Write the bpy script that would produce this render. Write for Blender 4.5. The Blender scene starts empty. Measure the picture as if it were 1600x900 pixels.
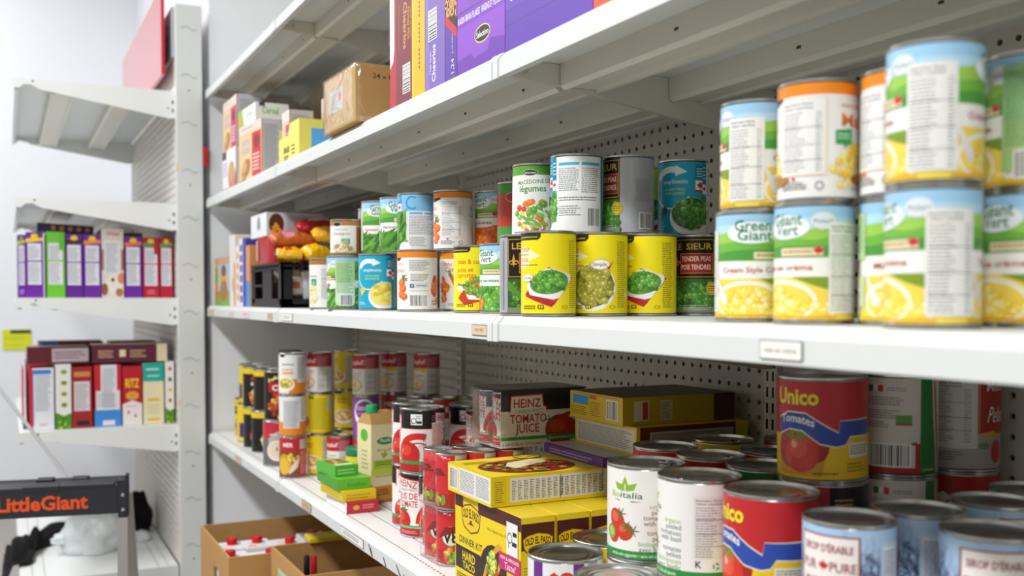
import bpy, bmesh, math, random
from math import sin, cos, pi, radians
from mathutils import Vector, Matrix, noise
from mathutils.geometry import tessellate_polygon

S = bpy.context.scene
COL = S.collection
random.seed(7)

# ------------------------------------------------------------------ camera, light, exposure
EYE = 1.02            # camera height above the floor; the shelves run along +Y, depth of the shelves is +X
YAW, PITCH = radians(27.0), radians(1.8)
FPX = 35.0 / 36.0 * 1600
cd = bpy.data.cameras.new('camera'); cam = bpy.data.objects.new('camera', cd); COL.objects.link(cam)
cam.location = (0, 0, EYE)
cam.rotation_euler = (pi / 2 - PITCH, 0, -YAW)
cd.lens = 35; cd.sensor_width = 36; cd.sensor_fit = 'HORIZONTAL'
cd.shift_y = 65.0 / 1600; cd.clip_start = 0.02
cd.dof.use_dof = True; cd.dof.focus_distance = 1.52; cd.dof.aperture_fstop = 3.9
S.camera = cam

w = bpy.data.worlds.new('world'); S.world = w; w.use_nodes = True
w.node_tree.nodes['Background'].inputs[0].default_value = (0.85, 0.92, 1.0, 1)
w.node_tree.nodes['Background'].inputs[1].default_value = 0.25

def area(name, loc, sx, sy, power, col=(1, .97, .93), rot=(0, 0, 0)):
    l = bpy.data.lights.new(name, 'AREA'); l.shape = 'RECTANGLE'; l.size = sx; l.size_y = sy
    l.energy = power; l.color = col
    o = bpy.data.objects.new(name, l); COL.objects.link(o); o.location = loc; o.rotation_euler = rot
    return o
# fluorescent tubes on the ceiling along the aisle
for i, y in enumerate((-1.2, 0.7, 2.6)):
    area('ceiling_lamp_%d' % i, (-1.05, y, 2.93), 0.30, 1.5, 64, (.97, .985, 1))
area('ceiling_lamp_far', (-0.75, 4.3, 2.93), 0.30, 1.4, 33, (.95, .98, 1))

vs = S.view_settings
vs.view_transform = 'Standard'; vs.look = 'None'; vs.gamma = 1; vs.use_curve_mapping = False
vs.exposure = -0.10
S.display_settings.display_device = 'sRGB'

# ------------------------------------------------------------------ helpers
def lin(c):
    if isinstance(c, str):
        c = c.lstrip('#')
        if len(c) == 3: c = ''.join(k * 2 for k in c)
        c = [int(c[i:i + 2], 16) / 255 for i in (0, 2, 4)]
    return tuple((v / 12.92 if v <= .04045 else ((v + .055) / 1.055) ** 2.4) for v in c[:3]) + (1.0,)

def mat(name, col=None, rough=.5, metal=0., attr=False, spec=.5, coat=0., bump=None):
    m = bpy.data.materials.new(name); m.use_nodes = True
    nt = m.node_tree; b = nt.nodes['Principled BSDF']
    b.inputs['Roughness'].default_value = rough; b.inputs['Metallic'].default_value = metal
    b.inputs['Specular IOR Level'].default_value = spec
    b.inputs['Coat Weight'].default_value = coat
    if attr:
        a = nt.nodes.new('ShaderNodeAttribute'); a.attribute_name = 'col'
        nt.links.new(a.outputs['Color'], b.inputs['Base Color'])
    elif col: b.inputs['Base Color'].default_value = lin(col)
    if bump:
        n = nt.nodes.new('ShaderNodeTexNoise'); n.inputs['Scale'].default_value = bump[0]
        tc = nt.nodes.new('ShaderNodeTexCoord'); nt.links.new(tc.outputs['Object'], n.inputs['Vector'])
        bp = nt.nodes.new('ShaderNodeBump'); bp.inputs['Strength'].default_value = bump[1]; bp.inputs['Distance'].default_value = .01
        nt.links.new(n.outputs[0], bp.inputs['Height']); nt.links.new(bp.outputs[0], b.inputs['Normal'])
    return m

M = {}
M['wall'] = mat('wall_paint', '#e9eaee', .85, bump=(60, .05))
M['ceiling'] = mat('ceiling_paint', '#efefef', .9)
M['floor'] = mat('floor_tile', '#96918a', .35)
M['wall_grey'] = mat('grey_wall_paint', '#b9b6af', .85)
M['white'] = mat('white_enamel', '#d8dbd9', .38)
M['cream'] = mat('cream_enamel', '#dcd9ce', .42)
M['tin'] = mat('tin_plate', '#c9c9c6', .27, 1.)
M['gold'] = mat('gold_lacquer_tin', '#b89a4e', .3, 1.)
M['dark_tin'] = mat('dark_tin', '#8d8f91', .3, 1.)
M['box'] = mat('printed_card', attr=True, rough=.42)
M['kraft'] = mat('corrugated_card', attr=True, rough=.85, bump=(40, .15))
M['foil'] = mat('printed_film', attr=True, rough=.28, bump=(70, .5))
M['black'] = mat('black_plastic', '#101113', .42)
M['black_cloth'] = mat('black_cloth', '#040405', .95, bump=(300, .4))
M['red_gloss'] = mat('red_acrylic', '#c8202c', .25)
M['steel'] = mat('grey_aluminium', '#a8a3a3', .45, .6)
M['chrome'] = mat('bright_steel', '#dddddd', .15, 1.)
M['green_plastic'] = mat('green_plastic', '#12a04f', .35)
M['sign'] = mat('printed_plate', attr=True, rough=.5)

# printed paper wrapped round a can: the shading normal follows the true cylinder
def can_paper(name, rough):
    m = mat(name, attr=True, rough=rough)
    nt = m.node_tree; b = nt.nodes['Principled BSDF']
    tc = nt.nodes.new('ShaderNodeTexCoord')
    mul = nt.nodes.new('ShaderNodeVectorMath'); mul.operation = 'MULTIPLY'; mul.inputs[1].default_value = (1, 1, 0)
    nz = nt.nodes.new('ShaderNodeVectorMath'); nz.operation = 'NORMALIZE'
    vt = nt.nodes.new('ShaderNodeVectorTransform'); vt.vector_type = 'NORMAL'; vt.convert_from = 'OBJECT'; vt.convert_to = 'WORLD'
    nt.links.new(tc.outputs['Object'], mul.inputs[0]); nt.links.new(mul.outputs[0], nz.inputs[0])
    nt.links.new(nz.outputs[0], vt.inputs[0]); nt.links.new(vt.outputs[0], b.inputs['Normal'])
    return m
M['paper'] = can_paper('can_label_paper', .36)
M['paper_metal'] = can_paper('silver_can_label', .3)
M['paper_metal'].node_tree.nodes['Principled BSDF'].inputs['Metallic'].default_value = .25

def film_mat(mul=.45, add=.045, strength=.35, scale=32):
    m = bpy.data.materials.new('clear_shrink_film'); m.use_nodes = True; nt = m.node_tree; nt.nodes.clear()
    o = nt.nodes.new('ShaderNodeOutputMaterial'); mx = nt.nodes.new('ShaderNodeMixShader')
    t = nt.nodes.new('ShaderNodeBsdfTransparent'); g = nt.nodes.new('ShaderNodeBsdfGlossy'); g.inputs['Roughness'].default_value = .12
    lw = nt.nodes.new('ShaderNodeLayerWeight'); pw = nt.nodes.new('ShaderNodeMath'); pw.operation = 'POWER'; pw.inputs[1].default_value = 3.5
    fr = nt.nodes.new('ShaderNodeMath'); fr.operation = 'MULTIPLY_ADD'; fr.inputs[1].default_value = mul; fr.inputs[2].default_value = add
    nt.links.new(lw.outputs['Facing'], pw.inputs[0]); nt.links.new(pw.outputs[0], fr.inputs[0])
    n = nt.nodes.new('ShaderNodeTexNoise'); n.inputs['Scale'].default_value = scale; n.inputs['Distortion'].default_value = 1.5
    tc = nt.nodes.new('ShaderNodeTexCoord'); bp = nt.nodes.new('ShaderNodeBump'); bp.inputs['Strength'].default_value = strength; bp.inputs['Distance'].default_value = .006
    nt.links.new(tc.outputs['Object'], n.inputs['Vector']); nt.links.new(n.outputs[0], bp.inputs['Height'])
    nt.links.new(bp.outputs[0], g.inputs['Normal']); nt.links.new(bp.outputs[0], lw.inputs['Normal'])
    nt.links.new(fr.outputs[0], mx.inputs[0]); nt.links.new(t.outputs[0], mx.inputs[1]); nt.links.new(g.outputs[0], mx.inputs[2])
    nt.links.new(mx.outputs[0], o.inputs[0]); return m
M['film'] = film_mat()
M['film_loose'] = film_mat(.5, .16, 1., 15)

def holes(name, base, py, pz, rad, oy=0., oz=0., axes='YZ', sy=1., rough=.45, zone=None):
    """perforated sheet: real see-through holes on a grid in object space"""
    m = mat(name, base, rough); nt = m.node_tree; b = nt.nodes['Principled BSDF']
    tc = nt.nodes.new('ShaderNodeTexCoord'); sp = nt.nodes.new('ShaderNodeSeparateXYZ'); nt.links.new(tc.outputs['Object'], sp.inputs[0])
    def mt(op, a, b_=None):
        n = nt.nodes.new('ShaderNodeMath'); n.operation = op
        for i, v in enumerate((a, b_)):
            if v is None: continue
            if isinstance(v, (int, float)): n.inputs[i].default_value = v
            else: nt.links.new(v, n.inputs[i])
        return n.outputs[0]
    def cell(o, p, off): return mt('MULTIPLY', mt('SUBTRACT', mt('FRACT', mt('ADD', mt('DIVIDE', o, p), off)), .5), p)
    a = cell(sp.outputs[axes[0]], py, oy); c = cell(sp.outputs[axes[1]], pz, oz)
    a = mt('MULTIPLY', a, sy)
    d = mt('SQRT', mt('ADD', mt('MULTIPLY', a, a), mt('MULTIPLY', c, c)))
    k = mt('LESS_THAN', d, rad)
    if zone:
        z = sp.outputs[axes[1]]
        k = mt('MULTIPLY', k, mt('MULTIPLY', mt('GREATER_THAN', z, zone[0]), mt('LESS_THAN', z, zone[1])))
    nt.links.new(mt('SUBTRACT', 1., k), b.inputs['Alpha'])
    return m
M['peg'] = holes('pegboard', '#c9c4b8', .0254, .0254, .0040)
M['peg_left'] = holes('pegboard_rows', '#e3ddd6', .0254, .0254, .0045)
M['perf'] = holes('perforated_deck', '#e8e8e6', .0125, .047, .0021, axes='YX', sy=.55, rough=.35)

class MB:
    """collects coloured faces for ONE mesh"""
    def __init__(s): s.v = []; s.f = []; s.c = []
    def face(s, pts, col=(1, 1, 1, 1)):
        n = len(s.v); s.v += [tuple(p) for p in pts]; s.f.append(tuple(range(n, n + len(pts)))); s.c.append(col)
    def add(s, verts, faces, col=(1, 1, 1, 1), T=None):
        n = len(s.v)
        s.v += [tuple(T @ Vector(p)) if T else tuple(p) for p in verts]
        for f in faces: s.f.append(tuple(i + n for i in f)); s.c.append(col)
    def box(s, x0, x1, y0, y1, z0, z1, col=(1, 1, 1, 1), b=0., T=None):
        if b <= 0:
            V = [(x, y, z) for x in (x0, x1) for y in (y0, y1) for z in (z0, z1)]
            s.add(V, [(0, 1, 3, 2), (4, 6, 7, 5), (0, 4, 5, 1), (2, 3, 7, 6), (0, 2, 6, 4), (1, 5, 7, 3)], col, T); return
        bm = bmesh.new(); bmesh.ops.create_cube(bm, size=1)
        for v in bm.verts:
            v.co = Vector(((x0 + x1) / 2 + v.co.x * (x1 - x0), (y0 + y1) / 2 + v.co.y * (y1 - y0), (z0 + z1) / 2 + v.co.z * (z1 - z0)))
        bmesh.ops.bevel(bm, geom=list(bm.edges), offset=b, segments=2, affect='EDGES', profile=.5)
        s.bm(bm, col, T)
    def bm(s, bm, col=(1, 1, 1, 1), T=None):
        bm.verts.ensure_lookup_table(); bm.verts.index_update()
        s.add([v.co[:] for v in bm.verts], [[v.index for v in f.verts] for f in bm.faces], col, T); bm.free()
    def prism(s, poly, axis, a, b, col=(1, 1, 1, 1), T=None):
        """closed polygon extruded along an axis; poly in the two other axes (in x,y,z order)"""
        n = len(poly)
        def P(q, t):
            return {'X': (t, q[0], q[1]), 'Y': (q[0], t, q[1]), 'Z': (q[0], q[1], t)}[axis]
        V = [P(q, a) for q in poly] + [P(q, b) for q in poly]
        F = [(i, (i + 1) % n, n + (i + 1) % n, n + i) for i in range(n)]
        tri = tessellate_polygon([[Vector((q[0], q[1], 0)) for q in poly]])
        F += [tuple(t) for t in tri] + [tuple(n + i for i in t) for t in tri]
        s.add(V, F, col, T)
    def lathe(s, prof, n=48, col=(1, 1, 1, 1), T=None, close=False):
        V = []; F = []
        for i in range(n):
            a = 2 * pi * i / n
            for r, z in prof: V.append((r * cos(a), r * sin(a), z))
        k = len(prof)
        for i in range(n):
            j = (i + 1) % n
            for q in range(k - 1): F.append((i * k + q, j * k + q, j * k + q + 1, i * k + q + 1))
        s.add(V, F, col, T)
    def tube(s, pts, r, n=10, col=(1, 1, 1, 1), cap=True):
        pts = [Vector(p) for p in pts]; V = []; F = []
        for i, p in enumerate(pts):
            d = (pts[min(i + 1, len(pts) - 1)] - pts[max(i - 1, 0)]).normalized()
            u = d.orthogonal().normalized() if i == 0 else (u - d * u.dot(d)).normalized()
            q = d.cross(u)
            for k in range(n): V.append(p + r * (cos(2 * pi * k / n) * u + sin(2 * pi * k / n) * q))
        for i in range(len(pts) - 1):
            for k in range(n): F.append((i * n + k, i * n + (k + 1) % n, (i + 1) * n + (k + 1) % n, (i + 1) * n + k))
        if cap: F += [tuple(range(n))[::-1], tuple((len(pts) - 1) * n + k for k in range(n))]
        s.add(V, F, col)
    def mesh(s, name, m, smooth=None):
        me = bpy.data.meshes.new(name); me.from_pydata(s.v, [], s.f); me.materials.append(m)
        if s.c:
            a = me.color_attributes.new('col', 'FLOAT_COLOR', 'CORNER'); buf = []
            for f, c in zip(s.f, s.c): buf += list(c) * len(f)
            a.data.foreach_set('color', buf)
        if smooth is not None:
            bm = bmesh.new(); bm.from_mesh(me); bmesh.ops.recalc_face_normals(bm, faces=bm.faces); bm.to_mesh(me); bm.free()
            me.shade_smooth(); me.set_sharp_from_angle(angle=radians(smooth))
        return me
    def obj(s, name, m, parent=None, smooth=None):
        return link(name, s.mesh(name, m, smooth), parent)

def link(name, data, parent=None, loc=None, rz=0.):
    o = bpy.data.objects.new(name, data); COL.objects.link(o)
    if parent: o.parent = parent
    if loc is not None: o.location = loc
    if rz: o.rotation_euler = (0, 0, rz)
    return o

LABELS = set()
def tag(o, label, cat, group=None, kind=None):
    o['label'] = label; o['category'] = cat
    if group: o['group'] = group
    if kind: o['kind'] = kind
    return o
def struct(o, label, cat): o['kind'] = 'structure'; o['label'] = label; o['category'] = cat; return o

CW, SW = cos(YAW), sin(YAW)
def at(px, F, h=0.):
    """ground point seen at image column px, F metres ahead of the camera, h above eye level"""
    xc = (px - 800) / FPX * (F * cos(PITCH) - h * sin(PITCH))
    return (xc * CW + F * SW, F * CW - xc * SW)

# ------------------------------------------------------------------ flat print
_TX = {}
def text_tris(s, bold):
    k = (s, bold)
    if k not in _TX:
        cu = bpy.data.curves.new('t', 'FONT'); cu.body = s; cu.resolution_u = 2; cu.offset = bold; cu.size = 1
        ob = bpy.data.objects.new('t', cu); me = ob.to_mesh()
        me.calc_loop_triangles()
        vv = [(v.co.x, v.co.y) for v in me.vertices]
        tr = [[vv[i] for i in t.vertices] for t in me.loop_triangles]
        ob.to_mesh_clear(); bpy.data.objects.remove(ob); bpy.data.curves.remove(cu)
        xs = [p[0] for t in tr for p in t] or [0]
        _TX[k] = (tr, min(xs), max(xs))
    return _TX[k]

class Art:
    """a flat print in millimetres: every item lies a hair above the one before"""
    def __init__(s): s.items = []; s.rnd = random.Random(11)
    def polys(s, ps, col): s.items.append((ps, lin(col))); return s
    def rect(s, x0, y0, x1, y1, col): return s.polys([[(x0, y0), (x1, y0), (x1, y1), (x0, y1)]], col)
    def poly(s, pts, col):
        t = tessellate_polygon([[Vector((p[0], p[1], 0)) for p in pts]])
        return s.polys([[pts[i] for i in q] for q in t], col)
    def ell(s, cx, cy, rx, ry=None, col='#fff', rot=0., n=18):
        ry = rx if ry is None else ry
        c, d = cos(rot), sin(rot); P = []
        for i in range(n):
            x, y = rx * cos(2 * pi * i / n), ry * sin(2 * pi * i / n); P.append((cx + x * c - y * d, cy + x * d + y * c))
        return s.polys([P], col)
    def ring(s, cx, cy, r0, r1, col, a0=0., a1=360., n=28, sq=1.):
        q = []
        for i in range(n):
            a, b = radians(a0 + (a1 - a0) * i / n), radians(a0 + (a1 - a0) * (i + 1) / n)
            q.append([(cx + r0 * cos(a), cy + r0 * sin(a) * sq), (cx + r1 * cos(a), cy + r1 * sin(a) * sq), (cx + r1 * cos(b), cy + r1 * sin(b) * sq), (cx + r0 * cos(b), cy + r0 * sin(b) * sq)])
        return s.polys(q, col)
    def text(s, t, x, y, h, col, al='c', bold=.012, w=None, rot=0., shear=0., arch=0.):
        tr, a, b = text_tris(t, round(bold * .6, 4)); k = h / .73
        kx = k if w is None else w / max(b - a, .01)
        W = (b - a) * kx; ox = {'l': 0, 'c': -W / 2, 'r': -W}[al]; c, d = cos(rot), sin(rot); out = []
        for q in tr:
            P = []
            for p in q:
                X = (p[0] - a) * kx + ox; Y = p[1] * k; X += shear * Y
                if arch: Y += arch * (1 - (2 * (X - ox) / max(W, .1) - 1) ** 2)
                P.append((x + X * c - Y * d, y + X * d + Y * c))
            out.append(P)
        return s.polys(out, col)
    def fine(s, x0, y0, x1, y1, col='#555', lh=1.9, th=.42, ragged=.25):
        """rows of print too fine to read: little word-length strokes"""
        q = []; y = y1 - lh
        while y >= y0:
            x = x0; end = x1 - (x1 - x0) * s.rnd.random() * ragged
            while x < end:
                L = s.rnd.uniform(1.2, 4.6); e = min(x + L, end)
                q.append([(x, y), (e, y), (e, y + lh * th), (x, y + lh * th)]); x = e + .8
            y -= lh
        return s.polys(q, col)
    def bars(s, x0, y0, x1, y1, horiz=False, bg=True):
        if bg: s.rect(x0 - 1.5, y0 - 1.5, x1 + 1.5, y1 + 1.5, '#f4f4f2')
        q = []; x = x0 if not horiz else y0; E = x1 if not horiz else y1
        while x < E:
            L = s.rnd.choice((.4, .4, .8, 1.2)) * (x1 - x0 if not horiz else y1 - y0) / 26
            e = min(x + L, E)
            q.append([(x, y0), (e, y0), (e, y1), (x, y1)] if not horiz else [(x0, x), (x1, x), (x1, e), (x0, e)])
            x = e + s.rnd.choice((.4, .8, .8)) * (x1 - x0 if not horiz else y1 - y0) / 26
        return s.polys(q, '#1a1a1a')
    def nutri(s, x0, y0, x1, y1, bg='#eeeeea', head=True, ink='#4c4c4c'):
        s.rect(x0, y0, x1, y1, bg); m = (x1 - x0) * .06
        if head:
            hh = min(2.6, (x1 - x0) * .075)
            s.text('Nutrition Facts', x0 + m, y1 - m - hh - .6, hh, '#222', 'l', .02, w=(x1 - x0) * .68)
            s.text('Valeur nutritive', x0 + m, y1 - m - hh * 2.4 - .6, hh, '#222', 'l', .02, w=(x1 - x0) * .68)
            y1 -= hh * 2.6 + m
        y = y1 - 2
        while y > y0 + 3:
            s.fine(x0 + m, y - 2.4, x0 + (x1 - x0) * .62, y, ink, 1.9, .4, .35)
            s.fine(x1 - m - (x1 - x0) * .14, y - 2.4, x1 - m, y, ink, 1.9, .4, .2)
            y -= 2.9
        for k in (.22, .45, .72): s.rect(x0 + m, y0 + (y1 - y0) * k, x1 - m, y0 + (y1 - y0) * k + .45, '#333')
        return s
    def heap(s, cx, cy, rx, ry, cols, n, r, asp=1., inside=True):
        """a printed picture of a heap of vegetables"""
        for i in range(n):
            for _ in range(20):
                x, y = s.rnd.uniform(-1, 1), s.rnd.uniform(-1, 1)
                if not inside or x * x + y * y < 1: break
            q = r * s.rnd.uniform(.8, 1.15); c = s.rnd.choice(cols); L = lin(c); rot = s.rnd.uniform(0, pi)
            s.ell(cx + x * rx, cy + y * ry, q * asp, q, c, rot, 9)
            hi = tuple(min(1, (v ** (1 / 2.2)) * 1.22 + .05) for v in L[:3])
            s.ell(cx + x * rx - q * .22, cy + y * ry + q * .28, q * .42 * asp, q * .36, hi, rot, 7)
        return s
    def pods(s, cx, cy, rx, ry, cols, n, L, r, a0, sp=.5):
        for i in range(n):
            x, y = s.rnd.uniform(-1, 1) * rx, s.rnd.uniform(-1, 1) * ry
            s.ell(cx + x, cy + y, L * s.rnd.uniform(.7, 1.1), r, s.rnd.choice(cols), a0 + s.rnd.uniform(-sp, sp), 10)
        return s
    def maple(s, cx, cy, k, col='#d22030'):
        P = [(0, 1), (.18, .62), (.42, .72), (.34, .3), (.62, .5), (.68, .34), (.95, .36), (.82, .1), (.92, 0), (.5, -.36), (.56, -.52), (.08, -.46), (.08, -.95)]
        return s.poly([(cx + x * k, cy + y * k) for x, y in P] + [(cx - x * k, cy + y * k) for x, y in reversed(P)], col)
    def oval(s, cx, cy, rx, ry, col, rim, t=.8): s.ell(cx, cy, rx + t, ry + t, rim, 0, 26); return s.ell(cx, cy, rx, ry, col, 0, 26)

STEP = 6e-6
def clip(P, x, keep_right):
    out = []
    for i in range(len(P)):
        a, b = P[i], P[(i + 1) % len(P)]
        ia = (a[0] >= x) if keep_right else (a[0] <= x); ib = (b[0] >= x) if keep_right else (b[0] <= x)
        if ia: out.append(a)
        if ia != ib:
            t = (x - a[0]) / (b[0] - a[0]); out.append((x, a[1] + t * (b[1] - a[1])))
    return out
def trimmed(art, lim=None):
    """cut the print at the edges of its sheet (the first item)"""
    f = art.items[0][0]
    if len(f) != 1 or len(f[0]) != 4: return art.items
    xs = [p[0] for p in f[0]]; ys = [p[1] for p in f[0]]; x0, x1, y0, y1 = min(xs), max(xs), min(ys), max(ys); out = []
    if lim: x1, y1 = min(x1, lim[0]), min(y1, lim[1])
    flip = lambda P: [(q[1], q[0]) for q in P]
    for ps, col in art.items:
        r = []
        for P in ps:
            a = [p[0] for p in P]; b = [p[1] for p in P]
            if min(a) < x0: P = clip(P, x0, True)
            if P and max(a) > x1: P = clip(P, x1, False)
            if P and min(b) < y0: P = flip(clip(flip(P), y0, True))
            if P and max(b) > y1: P = flip(clip(flip(P), y1, False))
            if len(P) > 2: r.append(P)
        out.append((r, col))
    return out
def wrap(art, r, z0=0., n=64):
    STEP = min(6e-6, .0007 / max(1, len(art.items)))
    mb = MB(); st = 2 * pi / n; rm = r * 1000
    for k, (ps, col) in enumerate(trimmed(art)):
        R = (r + .0003 + k * STEP)
        for P in ps:
            P = [(p[0] / rm, p[1]) for p in P]
            lo = min(p[0] for p in P); hi = max(p[0] for p in P)
            for i in range(math.floor(lo / st + 1e-9), math.ceil(hi / st - 1e-9)):
                Q = P if (lo >= i * st and hi <= (i + 1) * st) else clip(clip(P, i * st, True), (i + 1) * st, False)
                if len(Q) < 3: continue
                mid = (i + .5) * st; V = []
                for t, v in Q:
                    q = R * cos(st / 2) / cos(t - mid); V.append((q * sin(t), -q * cos(t), z0 + v / 1000))
                mb.face(V, col)
    return mb
def onface(mb, art, O, U, V, lift=.00025, T=None, lim=None):
    """print laid on a flat face: origin O, unit axes U (right) and V (up)"""
    O, U, V = Vector(O), Vector(U), Vector(V); N = U.cross(V)
    for k, (ps, col) in enumerate(trimmed(art, lim)):
        o = O + N * (lift + k * STEP)
        for P in ps:
            q = [o + U * (p[0] / 1000) + V * (p[1] / 1000) for p in P]
            mb.face([tuple(T @ x) if T else tuple(x) for x in q], col)

# ------------------------------------------------------------------ the room
def slab(name, x0, x1, y0, y1, z0, z1, m, label, cat):
    b = MB(); b.box(x0, x1, y0, y1, z0, z1); return struct(b.obj(name, M[m]), label, cat)
slab('floor', -3.2, 2.4, -3.2, 5.4, -.1, 0, 'floor', 'grey tiled floor of the aisle between the shelves', 'floor')
slab('ceiling', -3.2, 2.4, -3.2, 5.4, 3.0, 3.1, 'ceiling', 'white ceiling above the aisle', 'ceiling')
slab('wall_far', -3.2, .62, 5.3, 5.4, 0, 3.0, 'wall', 'white painted wall beyond the left shelf unit', 'wall')
slab('wall_left', -3.3, -3.2, -3.2, 5.4, 0, 3.0, 'wall_grey', 'grey wall on the open side of the aisle', 'wall')
slab('wall_back', -3.2, 2.4, -3.3, -3.2, 0, 3.0, 'wall_grey', 'grey wall behind the photographer', 'wall')
slab('wall_right', 1.14, 1.24, -3.2, 3.375, 0, 3.0, 'wall', 'white wall behind the perforated back panels', 'wall')
slab('wall_end', .608, 2.4, 3.375, 5.3, 0, 3.0, 'wall', 'white wall corner closing the far end of the long shelves', 'wall')

# ------------------------------------------------------------------ gondola shelving
def lip_profile(x0, z, hgt=.033):
    return [(x0, z - hgt), (x0, z - .0105), (x0 + .003, z - .0085), (x0 + .0085, z - .0006), (x0 + .010, z - .0002), (x0 + .0105, z - .001),
            (x0 + .010, z - .003), (x0 + .0055, z - .012), (x0 + .0055, z - hgt + .003), (x0 + .012, z - hgt + .002), (x0 + .012, z - hgt)]

def metal_shelf(x0, x1, y0, y1, z, label, deck='white', group=None, near_hook=False, taper=(.030, .088), slits=True):
    r = bpy.data.objects.new('metal_shelf', None); COL.objects.link(r); r.location = (x0, y0, z); r.empty_display_size = .05
    tag(r, label, 'shelf', group)
    L, D = y1 - y0, x1 - x0; g = .0012
    b = MB(); b.box(.010, D, g, L - g, -.0035, 0)
    b.obj('deck', M[deck], r)
    b = MB(); b.prism(lip_profile(0, 0), 'Y', g, L - g)
    for e in ((g, .016), (L - .016, L - g)):       # moulded ends of the price rail, a touch proud
        b.prism([(-.0022, -.0345), (-.0022, -.010), (.0065, .0001), (.009, .0001), (.0098, -.0345)], 'Y', *e)
    b.obj('front_lip', M['white'], r, 30)
    for xa in (.10, .285):                         # folded stiffeners under the deck
        b = MB(); h = .034
        b.prism([(xa, -.0036), (xa, -h), (xa + .006, -h - .005), (xa + .010, -h - .005), (xa + .010, -h), (xa + .058, -h), (xa + .058, -h - .004), (xa + .066, -h - .004), (xa + .066, -.0036)], 'Y', .007, L - .007)
        if slits:
            n = int(L / .21)
            for k in range(n):
                yy = .1 + k * .21
                b.box(xa - .0006, xa, yy, yy + .007, -.021, -.0175, lin('#1c1c1a'))
        o = b.obj('stiffener', M['cream2'], r)
    for ya, sgn in ((g, 1), (L - .004 - g, -1)):
        b = MB(); t0, t1 = taper
        P = [(.004, -.004), (.012, -.026), (.05, -t0), (.11, -t0 - .004), (D - .012, -t1), (D + .004, -t1), (D + .004, -.012), (D, -.004)]
        if near_hook: P = [(-.004, .0005), (-.008, -.016), (.0, -.030), (.012, -.031), (.024, -.019), (.044, -.0165), (.07, -t0), (D - .012, -t1), (D + .004, -t1 + .003), (D + .004, .0005)]
        yy = ya if not near_hook else (ya - .003 if sgn > 0 else ya + .003)
        b.prism(P, 'Y', yy, yy + .0035)
        if near_hook and sgn > 0:
            for q, zz in ((.05, -.007), (D - .018, -.055), (D - .004, -.035), (D - .004, -.062)):
                b.prism([(q + .003 * cos(a * pi / 4), zz + (.003 if q < D - .01 else .007) * sin(a * pi / 4)) for a in range(8)], 'Y', yy - .0004, yy, lin('#1b1b1b'))
        else:
            b.prism([(.045 + .006 * cos(a * pi / 6), -.017 + .006 * sin(a * pi / 6)) for a in range(12)], 'Y', yy - .002, yy + .0055, lin('#e6e6e0'))
        b.obj('bracket', M['white2' if near_hook else 'cream2'], r)
    return r
def tinted(name, tint):
    m = mat(name, attr=True, rough=.4); nt = m.node_tree
    mx = nt.nodes.new('ShaderNodeMix'); mx.data_type = 'RGBA'; mx.blend_type = 'MULTIPLY'; mx.inputs[0].default_value = 1
    at_ = [n for n in nt.nodes if n.type == 'ATTRIBUTE'][0]
    nt.links.new(at_.outputs['Color'], mx.inputs[6]); mx.inputs[7].default_value = lin(tint)
    nt.links.new(mx.outputs[2], nt.nodes['Principled BSDF'].inputs['Base Color']); return m
M['cream2'] = tinted('shelf_underside_enamel', '#dad6ca'); M['white2'] = tinted('white_bracket_enamel', '#e8eae8')

XF, XB = .593, 1.078                 # front edge of the long shelves, back of the decks
JY = [-.62, 0.0, 1.219, 2.438, 3.353]
Z_TOP, Z_UP, Z_MID, Z_LOW = EYE + .683, EYE + .329, EYE - .024, EYE - .441
LEFT = {}
SEC = ['section beside the photographer', 'near section', 'middle section', 'far short section']
shelf_of = {}
for zi, (z, nm) in enumerate(((Z_TOP, 'topmost'), (Z_UP, 'cereal'), (Z_MID, 'vegetable can'), (Z_LOW, 'soup and tomato'))):
    for k in range(4):
        if k == 0 and zi in (0,): pass
        where = {0: 'top row, empty, ', 1: 'second row, under the cereal boxes, ', 2: 'third row, under the vegetable cans, ', 3: 'fourth row, under the soups and tomatoes, '}[zi]
        shelf_of[zi, k] = metal_shelf(XF, XB, JY[k], JY[k + 1], z, 'white metal shelf, ' + where + SEC[k], 'perf' if zi == 3 else 'white')
for k in range(4):                   # base decks
    r = bpy.data.objects.new('base_deck', None); COL.objects.link(r); r.location = (XF, JY[k], 0)
    tag(r, 'low white base deck on the floor, ' + SEC[k], 'shelf')
    b = MB(); b.box(.005, XB - XF, .002, JY[k + 1] - JY[k] - .002, .085, .10); b.obj('deck', M['white'], r)
    b = MB(); b.box(.02, .03, .002, JY[k + 1] - JY[k] - .002, 0, .085); b.obj('kick_plate', M['white'], r)

PN = ['beside the photographer', 'behind the corn and tomato cans', 'behind the peas and taco kits', 'behind the far soups']
for k in range(4):
    b = MB(); b.box(0, .004, .016, JY[k + 1] - JY[k] - (.016 if k < 3 else .034), .1, 2.25)
    o = b.obj('pegboard_panel', M['peg']); o.location = (1.092, JY[k], 0)
    tag(o, 'cream perforated back panel ' + PN[k], 'panel')

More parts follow.
